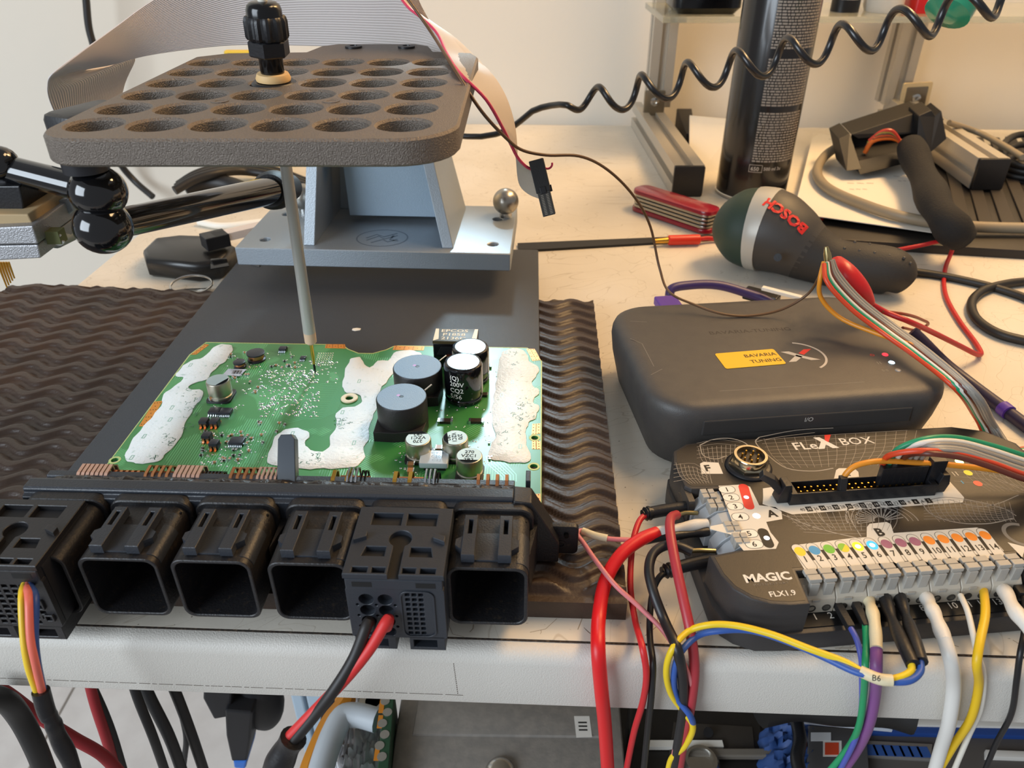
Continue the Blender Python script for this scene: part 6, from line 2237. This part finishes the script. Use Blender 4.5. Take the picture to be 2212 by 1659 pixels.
# things on the shelf
o = thing('black_case', 'black case on the clear shelf above the profile rack', 'case', (Q(1525, 20, 86).x, 88, zs + .35))
xa_, xb_ = Q(1452, 20, 86).x, Q(1600, 20, 86).x
MB().prism(rrect(xa_, xb_, 85, 91, 1.2, 5), zs + .36, zs + 5, .3, bb=.6).build('case_shell', blk_g, o)
MB().bx(xa_ + 1.5, xb_ - 1.5, 84.9, 85.05, zs + 1.8, zs + 2.0).build('case_seam', blk_m, o, smooth=0)
xa_, xb_ = Q(1884, 15, 86).x, Q(1968, 15, 86).x
o = thing('white_tub', 'white plastic tub on the clear shelf', 'tub', ((xa_ + xb_) / 2, 88, zs + .35))
MB().lathe([((xb_ - xa_) / 2 * .9, 0), ((xb_ - xa_) / 2, .5), ((xb_ - xa_) / 2, 5)], ((xa_ + xb_) / 2, 88, zs + .36), n=36).build('tub_body', white_pl, o)
MB().lathe([((xb_ - xa_) / 2 + .15, 0), ((xb_ - xa_) / 2 + .15, .8), ((xb_ - xa_) / 2, 1)], ((xa_ + xb_) / 2, 88, zs + 5.36), n=36).build('tub_lid', white_pl, o)
xa_, xb_ = Q(1812, 15, 86).x, Q(1872, 15, 86).x
o = thing('tape_roll', 'black and white tape roll on the clear shelf between can and tub', 'tape', ((xa_ + xb_) / 2, 88, zs + .35))
MB().lathe([((xb_ - xa_) / 2, 0), ((xb_ - xa_) / 2, 1.2)], ((xa_ + xb_) / 2, 88, zs + .36), n=32).build('tape_wound', blk, o)
MB().lathe([((xb_ - xa_) / 2, 0), ((xb_ - xa_) / 2, 1.2)], ((xa_ + xb_) / 2, 88, zs + 1.56), n=32).build('tape_wound', white_pl, o)
xa_, xb_ = Q(1980, 5, 86).x, Q(2016, 5, 86).x
MB().prism(rrect(xa_, xb_, 86, 89, .3, 3), zs + .36, zs + 3, .2).build('red_cap', redp, None, label='red cap on the clear shelf next to the white tub', cat='cap')
# teal handle above the cord
hA, hB = Q(2040, 38, 58), Q(2120, -90, 60)
MB().tube([hA, hA.lerp(hB, .15), hA.lerp(hB, .5), hB], lambda f: .55 + 1.0 * min(1, f * 6), 24, 6).build('teal_handle', mat('teal_handle', '#1f8266', .25, coat=.3), None, label='teal green tool handle above the spiral cord', cat='handle')

# ---- papers, tray, cable harness
tray = thing('ribbed_tray', 'black ribbed tray under the papers at the back of the bench', 'tray', P(2000, 540, 0))
TR = [(1735, 512), (2330, 548), (2330, 330), (2020, 300), (1800, 300)]
solid('tray_base', TR, .01, .75, mat('tray_black', '#221e1b', .5), .1, tray)
tp = [P(u, v, .75) for u, v in TR]
for k in range(9):
    a, b_ = P(2085, 505 - k * 0, .75) + V((k * 1.9, 0, 0)), P(2040, 300, .75) + V((k * 1.9, 0, 0))
    a = a.lerp(b_, .02 + .0 * k)
    MB().bx(-.55, .55, 0, (b_ - a).length, 0, .22, M=frame(a, V((b_ - a).cross(V((0, 0, 1)))), b_ - a)).build('rib', mat('tray_rib', '#2d2824', .55), tray, smooth=0, bev=.05)
pap = mat('paper_white', '#ded8cc', .8)
stack = thing('paper_stack', 'stack of white papers with a red edged booklet beneath', 'papers', P(1900, 480, .8))
PQ = [(1714, 458), (2098, 512), (2106, 497), (1962, 318), (1770, 290), (1755, 300)]
for k in range(5):
    dx = rnd.uniform(-3, 3)
    solid('paper_sheet', [(u + dx * (1 if i < 3 else -1), v + rnd.uniform(-2, 2)) for i, (u, v) in enumerate(PQ)], 1.0 + k * .08, 1.06 + k * .08, pap, 0, stack)
solid('booklet', [(1706, 455), (1742, 480), (1780, 470), (1770, 440)], .77, 1.0, red_ink, 0, stack)
q = MB()
for (u, v, w_) in ((1830, 395, 60), (1835, 408, 40), (1930, 380, 50), (1890, 350, 60), (1940, 390, 30), (1790, 300, 30)):
    for k in range(3):
        a, b_ = P(u + k * w_ * .35, v, 1.4), P(u + k * w_ * .35 + w_ * .25, v + 1, 1.4)
        q.strip([(a.x, a.y), (b_.x, b_.y)], .18, 1.392)
q.build('faint_print', mat('faint_print', '#a9a298', .8), stack, smooth=0, kind='stuff')
# sheet leaning behind the can
MB().rings([[tuple(Q(*p)) for p in ((1488, 410, 78), (1575, 440, 78), (1600, 260, 86), (1490, 250, 86))], [tuple(V(Q(*p)) + V((0, .15, .02))) for p in ((1488, 410, 78), (1575, 440, 78), (1600, 260, 86), (1490, 250, 86))]]).build('leaning_sheet', pap, None, label='white sheet leaning up between the rack foot and the spray can', cat='paper', smooth=0)
MB().prism([tuple(P(u, v, .3).to_2d()) for u, v in ((1458, 272), (1490, 272), (1496, 330), (1478, 330))], .01, 2.4, .1).build('black_block', blk_m, None, label='small black block behind the left rack foot', cat='block')

hc = thing('harness_connector', 'open black wiring connector with orange and brown wires and taped cable', 'connector', P(1900, 380, 1.4))
shell_k = mat('connector_shell', '#131110', .5)


def hq(nm, m, px, Yf, dep, par, bev=.06):
    fr2 = [Q(u, v, y_) for u, v, y_ in px]
    bk = [p + V((0, dep, .3)) for p in fr2]
    MB().rings([[tuple(p) for p in fr2], [tuple(p) for p in bk]]).build(nm, m, par, smooth=0, bev=bev)


hq('shell_top', shell_k, [(1838, 290, 77), (1990, 240, 79), (2040, 258, 79), (2010, 285, 78), (1855, 300, 77)], 0, 3, hc)
hq('shell_side', shell_k, [(1812, 300, 76), (1836, 288, 77), (1862, 365, 73), (1828, 370, 73)], 0, 3, hc)
hq('shell_floor', shell_k, [(1845, 350, 74), (1985, 318, 76), (1990, 345, 75), (1858, 378, 73)], 0, 3, hc)
hq('shell_back', mat('connector_inside', '#0f0d0c', .7), [(1840, 300, 79), (2000, 262, 80), (1995, 330, 79), (1858, 360, 78)], 0, .5, hc)
hq('shell_tower', shell_k, [(1985, 250, 77.5), (2012, 238, 78), (2020, 250, 78), (2034, 240, 78), (2045, 300, 77), (2010, 330, 76), (1980, 320, 76.5)], 0, 2.5, hc)
for k, cl_ in enumerate(('#c8601e', '#7a3b1c', '#b8461c', '#5a3a2c', '#8e7a2c', '#a8301e')):
    MB().tube([Q(1868 + k * 2, 330 - k * 5, 75.5), Q(1885 + k * 4, 305 - k * 4, 75.2), Q(1925, 298 - k * 3, 75), Q(1950, 308 + k * 1, 74.8), Q(1972, 325, 74.5)], .22, 8).build('wire', wire_mat(cl_), hc)
MB().tube([Q(1968, 318, 74.5), P(1985, 360, 3.6), P(2008, 410, 3.5), P(2025, 450, 3.7), P(2055, 490, 3.2), P(2078, 515, 2.3)], lambda f: 1.25 + .12 * math.sin(f * 17), 18, 7).build('taped_cable', mat('cloth_tape', '#100e0d', .85, bump=(6, .6)), hc)
lead_wire('grey_cable', 'thick beige grey cable curving around the papers', 'cable', [(1900, 292, 3.4), (1840, 305, 3.2), (1790, 330, 2.6), (1765, 370, 2.0), (1790, 408, 1.95), (1860, 440, 1.95), (1940, 466, 1.95), (2030, 483, 1.8), (2110, 490, 1.5), (2280, 494, 1.4)], .45, mat('beige_cable', '#8d806a', .5), n=14)
lead_wire('white_cord_end', 'thin white cord end lying on the papers', 'cord', [(1838, 448, 1.5), (1790, 446, 1.48), (1752, 470, 1.46), (1758, 490, 1.46)], .05, white_pl) if False else None
# ---- black cables on the bench, right side
lead_wire('black_cable', 'black cable looping on the bench near the red wire', 'cable', [(1955, 585, .4), (2010, 592, .3), (2080, 605, .3), (2160, 625, .3), (2230, 650, .3), (2300, 690, .3)], .3, wire_mat('#1d1b1a', .5))
lead_wire('black_cable', 'black cable loop at the bench border below the straight black cable', 'cable', [(2260, 605, .35), (2180, 612, .35), (2120, 630, .35), (2098, 660, .35), (2115, 695, .35), (2160, 722, .35), (2240, 742, .35)], .32, wire_mat('#1d1b1a', .5))
for k in range(4):
    c = Q(2225, 340 + k * 4, 76)
    lead_wire('coiled_cable', ['uppermost turn of the coiled black cable by the rack foot', 'second turn of the coiled black cable by the rack foot', 'third turn of the coiled black cable by the rack foot', 'lowest turn of the coiled black cable by the rack foot'][k], 'cable',
              [(2300, 300 + k * 22, 2.8 - k * .6), (2210, 290 + k * 22, 2.8 - k * .6), (2165, 318 + k * 20, 2.6 - k * .6), (2180, 350 + k * 14, 2.4 - k * .6), (2290, 372 + k * 10, 2.4 - k * .6)], .35, wire_mat('#1d1b1a', .5), group='coiled cable by the rack foot')
lead_wire('profile_tie', 'beige cable behind the right rack foot', 'cable', [(2050, 265, 4.6), (2110, 285, 3.4), (2160, 310, 3.3), (2210, 340, 3.3)], .3, mat('beige_cable', '#8d806a', .5))
pb_ = thing('usb_plug_lead', 'black plug with white marked lead in front of the screwdriver', 'plug', P(1660, 650, 0))
MB().bx(-1.2, 1.2, -.5, .5, -.35, .35, M=T(*P(1645, 640, .9)) @ RZ(-35)).build('plug_body', blk, pb_, smooth=0, bev=.1)
MB().bx(-1.4, 1.3, -.2, .2, -.12, .12, M=T(*P(1690, 633, 1.8)) @ RZ(-36)).build('white_tag', white_pl, pb_, smooth=0, bev=.04)

# ---- left of the stand: key, plugs, cables
key = thing('car_key', 'black car key fob with metal ring behind the rubber mat', 'key', P(410, 600, 0))
kc = [tuple(P(u, v, .0).to_2d()) for u, v in ((318, 580), (345, 552), (400, 545), (480, 548), (518, 572), (480, 605), (430, 612), (325, 600))]
MB().prism([tuple(V(p).lerp(V(P(415, 578, 0).to_2d()), 0)) for p in kc], .02, 1.6, .35, bb=.25).build('fob', mat('fob_black', '#191715', .3), key, smooth=50)
MB().prism([tuple(P(u, v, 1.6).to_2d()) for u, v in ((455, 560), (490, 558), (495, 575), (455, 582))], 1.58, 1.64, .02).build('button_panel', blk_g, key)
rc = P(415, 622, .3)
MB().tube([rc + V((1.5 * math.cos(R(a)), 1.1 * math.sin(R(a)), .25 + .25 * math.sin(R(a)))) for a in range(0, 360, 20)], .09, 8, 2, closed=True).build('ring', steel, key)
MB().prism([tuple(P(u, v, .3).to_2d()) for u, v in ((330, 632), (400, 622), (455, 620), (440, 632), (360, 640))], .1, .25, .02).build('blade', steel, key)
gp_ = thing('ribbon_plug', 'short grey ribbon plug with yellow end behind the key', 'plug', P(520, 520, 1.64))
MB().bx(-2.3, 2.3, -.5, .5, -.3, .3, M=T(*P(525, 500, 2.6)) @ RZ(38)).build('ribbon_piece', mat('grey_ribbon', '#9a9696', .5), gp_, smooth=0)
MB().bx(-.9, .9, -.75, .75, -.5, .5, M=T(*P(465, 518, 2.4)) @ RZ(38)).build('plug_body', blk, gp_, smooth=0, bev=.06)
MB().lathe([(.55, 0), (.5, .5), (.25, 1.1)], P(570, 505, 3.6), (0, -.25, -1), n=14).build('yellow_end', mat('yellow_plastic', '#e0b81a', .4), gp_)
MB().prism([tuple(P(u, v, 1.7).to_2d()) for u, v in ((540, 570), (560, 575), (590, 515), (575, 510))], 1.645, 1.7).build('dark_tail', mat('dark_grey_tail', '#54504b', .6), gp_)
labels_k = ['highest black cable loop lying behind the stand arm', 'middle black cable loop lying behind the stand arm', 'lowest black cable loop lying behind the stand arm']
for k in range(3):
    lead_wire('black_cable', labels_k[k], 'cable', [(385 - k * 4, 400 + k * 6, .4 + k * .4), (420, 378 + k * 5, 1.2 + k * .3), (470, 362 + k * 6, 1.4 + k * .3), (530, 358 + k * 6, 1.4), (600, 370 + k * 6, 1.0), (660, 392 + k * 5, .6)], .42, wire_mat('#1d1b1a', .5), group='black cables behind the stand arm')
lead_wire('grey_block_cable', 'thick black cable bend on the bench left of the stand', 'cable', [(400, 410, .6), (440, 395, 1.0), (500, 400, .9), (560, 430, .6)], .8, wire_mat('#1d1b1a', .5))
lead_wire('white_cable', 'white cable crossing behind the stand foot', 'cable', [(430, 480, .3), (480, 488, .3), (560, 480, .4), (620, 470, .4)], .3, white_pl)
lead_wire('hanging_cable', 'thin black cable hanging down the wall behind the ribbon cable', 'cable', [(180, -60, Y_, 97), (186, 0, Y_, 97), (192, 60, Y_, 97), (205, 110, Y_, 97), (235, 260, Y_, 98), (258, 350, Y_, 99), (290, 390, Y_, 99.5), (330, 425, Y_, 98)], .42, wire_mat('#1d1b1a', .5))
yb_ = Q(545, 108, 88)
o = MB().bx(yb_.x - 3, yb_.x + 3, 87.6, 88.4, .01, yb_.z).build('yellow_box', mat('yellow_plastic', '#e0b81a', .4), None, label='yellow box edge showing between ribbon cable and plate', cat='box', smooth=0, bev=.2)
# bag at the border
# ================================================================ below the bench
ZL = -34.0
shelf = thing('lower_shelf', 'dark lower shelf under the workbench', 'shelf', P(1300, 1640, ZL))
MB().bx(-9.5, 70, 24, 75, ZL - 2, ZL).build('shelf_board', mat('shelf_dark', '#2b2622', .7), shelf, smooth=0)
for x in (-9, 68):
    MB().bx(x, x + 1.5, 24.5, 26, -75, ZL - 2).build('shelf_leg', blk_m, shelf, smooth=0)
    MB().bx(x, x + 1.5, 73, 74.5, -75, ZL - 2).build('shelf_leg', blk_m, shelf, smooth=0)
# grey control unit lying on the shelf
ZC = -24.0
cu = thing('spare_control_unit', 'large dull grey control unit with rivets and white label under the bench', 'control unit', P(1080, 1640, ZL))
cgm = mat('dull_cast_grey', '#85807a', .45, .2, bump=(4, .2), var=(1.5, '#938c84', .55, .15))
CU = [(838, 1700), (850, 1600), (868, 1488), (1338, 1500), (1355, 1700)]
MB().prism([tuple(P(u, v, ZC).to_2d()) for u, v in CU], ZL + .01, ZC, .4).build('case', cgm, cu, smooth=40)
MB().prism([tuple(P(u, v, ZC + .25).to_2d()) for u, v in ((905, 1500), (1290, 1510), (1300, 1590), (890, 1585))], ZC - .05, ZC + .25, .2).build('lid_step', cgm, cu, smooth=40)
riv = None
for j, row in enumerate(((890, 1606, 1190, 12), (905, 1622, 1020, 5), (930, 1648, 1180, 9))):
    for k in range(row[3]):
        p = P(row[0] + (row[2] - row[0]) * k / (row[3] - 1) + rnd.uniform(-8, 8), row[1] + rnd.uniform(-5, 5), ZC)
        if riv is None:
            o = MB().lathe([(.22, 0), (.2, .12), (.1, .2)], (0, 0, 0), n=10).build('rivet', mat('rivet_grey', '#7d776f', .35, .7), cu)
            riv = o
        else:
            o = riv.copy()
            C.objects.link(o)
        o.parent = cu
        o.location = (p - ORG[cu.name]) * S
lb = [tuple(P(u, v, ZC + .26).to_2d()) for u, v in ((1240, 1547), (1273, 1547), (1279, 1592), (1245, 1593))]
o = MB().prism(lb, ZC + .25, ZC + .27).build('label', mat('paper_label', '#d5d0c8', .7), cu, smooth=0)
q = MB()
p = P(1259, 1568, ZC + .28)
for k in range(3):
    q.strip([(p.x - .3, p.y - .3 + k * .28), (p.x + .3, p.y - .3 + k * .28)], .12, ZC + .276)
q.build('label_print', ink_k, o, smooth=0)
lead_wire('chrome_bolt', 'x', 'y', [(0, 0, 0), (1, 1, 0)], .1, steel) if False else None
p = P(1080, 1668, ZC)
MB().sph(p, 1.0, 24, (1, 1, .7)).build('dome_screw', steel, cu)
# green board edge beside it
pb2 = thing('spare_circuit_board', 'green circuit board edge standing beside the dull grey control unit', 'circuit board', P(830, 1640, ZL))
GE = [(812, 1700), (830, 1492), (852, 1492), (836, 1700)]
MB().prism([tuple(P(u, v, -22.5).to_2d()) for u, v in GE], ZL, -22.5, .05).build('board', mat('dark_green_board', '#23452f', .4), pb2, smooth=0)
for k in range(6):
    p = P(832 - k * 3 + (k % 2) * 8, 1515 + k * 24, -22.5)
    MB().lathe([(.32, 0), (.32, .04), (.2, .04)], p, n=14).build('pad_ring', silver, pb2)
for v in (1512, 1545, 1615):
    pl_ = [tuple(P(u, vv, -22.48).to_2d()) for u, vv in ((821 - (v - 1512) * .1, v), (831 - (v - 1512) * .1, v), (828 - (v - 1512) * .1, v + 28), (817 - (v - 1512) * .1, v + 28))]
    MB().prism(pl_, -22.5, -22.47).build('edge_land', land_m, pb2, smooth=0)
# bagged parts, bracket, strap
bag = thing('parts_bag', 'crumpled clear bag with white parts and an orange strap under the bench', 'bag', P(770, 1620, ZL))
q = MB()
n_ = 22
gr = []
for j in range(n_):
    for i in range(n_):
        p = P(720 + 110 * i / (n_ - 1) - 25 * j / (n_ - 1), 1490 + 230 * j / (n_ - 1), -26)
        gr.append((p.x, p.y, -26 + rnd.uniform(-.5, .5) - 1.2 * (abs(i - 10.5) / 10.5) ** 2))
q.add(gr, [(j * n_ + i, (j + 1) * n_ + i, (j + 1) * n_ + i + 1, j * n_ + i + 1) for j in range(n_ - 1) for i in range(n_ - 1)])
q.build('bag_film', mat('milky_film', '#d5d8dc', .25, coat=.5), bag, smooth=60)
MB().tube([P(u, v, -24.5) for u, v in ((742, 1488), (745, 1520), (715, 1560), (690, 1610), (668, 1670), (660, 1720))], .75, 8).build('orange_strap', mat('orange_strap', '#c8801c', .5), bag)
MB().tube([P(u, v, -23.8) for u, v in ((815, 1556), (770, 1545), (742, 1548), (722, 1580), (700, 1640), (680, 1720))], .85, 10, 6).build('grey_bracket', mat('pale_bracket', '#b9c0c6', .5), bag)
MB().lathe([(1.0, 0), (1.0, .3), (.55, .3), (.5, 0)], P(806, 1520, -24.8), n=20).build('washer', steel, bag)
MB().prism([tuple(P(u, v, -28).to_2d()) for u, v in ((700, 1480), (760, 1480), (735, 1520), (690, 1560))], -33.9, -28, .2).build('dark_box', mat('navy_box', '#1b2233', .6), None, label='dark navy box behind the orange strap under the bench', cat='box')
# pale blue posts further in
for k, (u0, u1, lbx) in enumerate(((622, 648, 'pale blue post nearest the hanging black plug'), (655, 690, 'second pale blue post under the bench'))):
    q = MB()
    a, b_ = Q(u0, 1482, 50), Q(u1, 1482, 50)
    q.bx(a.x, b_.x, 50, 51.5, -74.9, -6)
    q.build('blue_post', mat('pale_blue_post', '#a9bccb', .5), None, label=lbx, cat='post', smooth=0, bev=.2)

# right side: dark tool box, blue sack, vent panel
box = thing('tool_case', 'dark open tool case on the lower shelf between the hanging wires', 'tool case', P(1540, 1640, ZL))
q = MB()
pp = [(1360, 1510), (1640, 1520), (1660, 1720), (1352, 1720)]
MB().prism([tuple(P(u, v, -27).to_2d()) for u, v in pp], ZL + .01, -27, .3).build('case_body', mat('tool_case_black', '#1d1a18', .5), box, smooth=30)
MB().prism([tuple(P(u, v, -26.9).to_2d()) for u, v in ((1455, 1560), (1625, 1570), (1632, 1640), (1445, 1630))], -27, -26.85, .05).build('inset_panel', mat('inset_grey', '#37322d', .5), box)
MB().bx(0, 7, 0, .6, 0, .5, M=T(*P(1470, 1642, -26.8))).build('rail', mat('rail_grey', '#6d665c', .5), box, smooth=0, bev=.1)
MB().lathe([(1.25, 0), (1.3, .5), (1.1, .8), (.9, .8), (.85, .4)], P(1512, 1655, -26.8), n=28).build('chrome_ring', steel, box)
MB().cyl(P(1530, 1582, -26.8), P(1530, 1582, -26.4), .35, n=14).build('knob', blk_g, box)
MB().bx(0, 5.5, 0, .5, 0, .4, M=T(*P(1395, 1620, -26.9))).build('white_strip', white_pl, box, smooth=0)
sack = thing('blue_sack', 'blue sack on the lower shelf behind the green and purple leads', 'sack', P(1700, 1640, ZL))
q = MB()
gr = []
for j in range(n_):
    for i in range(n_):
        p = P(1640 + 190 * i / (n_ - 1), 1545 + 170 * j / (n_ - 1), -25)
        gr.append((p.x, p.y, -25.5 + rnd.uniform(-.4, .4) - 2 * (abs(i - 10.5) / 10.5) ** 3))
q.add(gr, [(j * n_ + i, (j + 1) * n_ + i, (j + 1) * n_ + i + 1, j * n_ + i + 1) for j in range(n_ - 1) for i in range(n_ - 1)])
q.build('sack_cloth', mat('blue_cloth', '#27467c', .6), sack, smooth=60)
MB().bx(0, 9, 0, 1.2, 0, .4, M=T(*P(1640, 1555, -24.6)) @ RZ(-6)).build('white_band', mat('dusty_white', '#b6bac2', .6), sack, smooth=0)
MB().tube([P(1722, 1560, -23.6), P(1728, 1600, -23.6), P(1722, 1640, -23.6), P(1735, 1690, -23.6)], .45, 10).build('strap', blk, sack)
cr_ = thing('parcel', 'grey parcel with white and orange label on the lower shelf', 'parcel', P(1800, 1640, ZL))
MB().prism([tuple(P(u, v, -25.5).to_2d()) for u, v in ((1745, 1570), (1870, 1580), (1880, 1720), (1740, 1720))], ZL + .02, -25.2, .2).build('parcel_body', mat('parcel_grey', '#4c4a4a', .6), cr_)
for (pp, col, nm) in (((1752, 1582, 1795, 1600), '#cfcfcf', 'white_label'), ((1782, 1604, 1812, 1630), '#c8421c', 'orange_label'), ((1778, 1600, 1818, 1634), '#d8d4cc', 'label_border')):
    z = -25.18 if nm == 'label_border' else -25.15
    MB().prism([tuple(P(u, v, z).to_2d()) for u, v in ((pp[0], pp[1]), (pp[2], pp[1]), (pp[2], pp[3]), (pp[0], pp[3]))], -25.3, z).build(nm, mat('lbl_' + col[1:], col, .6), cr_, smooth=0)
bx_ = thing('blue_white_case', 'blue and white instrument case with grey vents on the lower shelf', 'case', P(2040, 1640, ZL))
MB().prism([tuple(P(u, v, -26).to_2d()) for u, v in ((1870, 1545), (2300, 1560), (2310, 1720), (1875, 1720))], ZL + .02, -26, .3).build('case_body', mat('vent_grey', '#55504c', .5), bx_)
MB().prism([tuple(P(u, v, -25.6).to_2d()) for u, v in ((1880, 1556), (2300, 1570), (2300, 1592), (1882, 1582))], -26, -25.6, .1).build('blue_band', mat('case_blue', '#1d3f80', .5), bx_)
MB().prism([tuple(P(u, v, -25.4).to_2d()) for u, v in ((1965, 1545), (2300, 1552), (2300, 1572), (1975, 1566))], -26, -25.4, .1).build('white_band', mat('case_white', '#cfcac2', .5), bx_)
MB().prism([tuple(P(u, v, -25.7).to_2d()) for u, v in ((1865, 1598), (2015, 1606), (2012, 1640), (1868, 1632))], -26, -25.7, .1).build('name_plate', mat('plate_silver', '#8e8a86', .4, .5), bx_)
q = MB()
for k in range(7):
    p = P(1882 + k * 19, 1620 + k * .8, -25.69)
    q.bx(p.x - .38, p.x + .38, p.y - .4, p.y + .4, -25.69, -25.67)
q.build('blue_lettering', mat('plate_blue', '#2a5090', .5), bx_, smooth=0)
MB().prism([tuple(P(u, v, -25.6).to_2d()) for u, v in ((2130, 1618), (2300, 1625), (2300, 1640), (2130, 1634))], -26, -25.6, .1).build('white_strip', mat('case_white', '#cfcac2', .5), bx_)
pipe_m = mat('under_black', '#161413', .6)
MB().tube([P(1640, 1530, -22), P(1720, 1515, -22), P(1800, 1525, -22), P(1920, 1530, -22), P(1975, 1545, -22)], 1.3, 12).build('black_hose', pipe_m, None, label='black hose lying under the bench edge on the shelf things', cat='hose')

# hanging cables at the left
def hang(name, label, col, r_, pts, group=None):
    return lead_wire(name, label, 'cable', [(u, v, Y_, y_) for u, v, y_ in pts], r_, wire_mat(col, .55), group)


hang('hanging_cable', 'thick black cable bending out of the bottom border', '#1b1a1a', .45, [(-40, 1500, 19), (5, 1510, 19.5), (40, 1545, 20), (75, 1610, 20), (110, 1700, 20)])
hang('hanging_cable', 'dark red cable running slanted behind the shrink tube', '#8f1c22', .3, [(-30, 1470, 22), (20, 1500, 22), (80, 1545, 22), (160, 1595, 22), (220, 1630, 22), (275, 1690, 22)])
hang('hanging_cable', 'dark red cable beside the slanted black cable', '#8f1c22', .28, [(190, 1462, 27), (205, 1520, 26.5), (228, 1590, 26), (262, 1700, 26)])
lb4 = ['slanted black cable touching the dark red one', 'black cable second from the dark red pair', 'thickest black cable in the middle of the hanging row', 'thin black cable crossing the last of the hanging row', 'last black cable before the hanging plug']
for k, (r_, pts) in enumerate(((.28, [(178, 1450, 27.5), (200, 1490, 27), (235, 1570, 26.5), (275, 1700, 26)]), (.28, [(280, 1455, 29), (298, 1510, 28.5), (330, 1590, 28), (368, 1700, 28)]), (.36, [(300, 1455, 30), (325, 1510, 29.5), (365, 1590, 29), (405, 1700, 29)]),
                               (.2, [(385, 1500, 32), (392, 1540, 32), (402, 1590, 31.5), (398, 1640, 31.5), (390, 1700, 31.5)]), (.34, [(362, 1455, 31), (385, 1510, 30.5), (415, 1590, 30), (452, 1700, 30)]))):
    hang('hanging_cable', lb4[k], '#1a1919', r_, pts, 'black cables hanging under the bench')
plg = thing('hanging_plug', 'black diagnostic plug with blue tip hanging under the bench', 'plug', Q(510, 1640, 34))
kx = mat('plug_matt', '#17171b', .55)


def pq(nm, px, Y, dep, m):
    fr2 = [Q(u, v, Y) for u, v in px]
    bk = [p + V((0, dep, 0)) for p in fr2]
    MB().rings([[tuple(p) for p in fr2], [tuple(p) for p in bk]]).build(nm, m, plg, smooth=0, bev=.15)


pq('plug_head', [(440, 1462), (500, 1462), (500, 1530), (490, 1550), (462, 1555), (438, 1510)], 34, 3, kx)
pq('plug_shell', [(485, 1535), (545, 1540), (540, 1600), (532, 1648), (500, 1645), (488, 1590)], 33.5, 3, kx)
pq('plug_tip', [(503, 1645), (533, 1645), (530, 1662), (505, 1660)], 33.4, 2.6, mat('blue_tip', '#2f6fc8', .4))
o = thing('hanging_pouch', 'round black pouch hanging beside the blue tipped plug', 'pouch', Q(560, 1580, 36))
MB().sph(Q(562, 1505, 36), 2.0, 24, (.85, .8, 1.75)).build('pouch_body', kx, o)
MB().tube([Q(562, 1450, 36), Q(560, 1440, 36), Q(560, 1400, 36)], .3, 8).build('pouch_strap', kx, o)
MB().tube([Q(470, 1470, 35), Q(470, 1420, 35), Q(468, 1380, 35)], .35, 8).build('plug_cable', kx, plg)
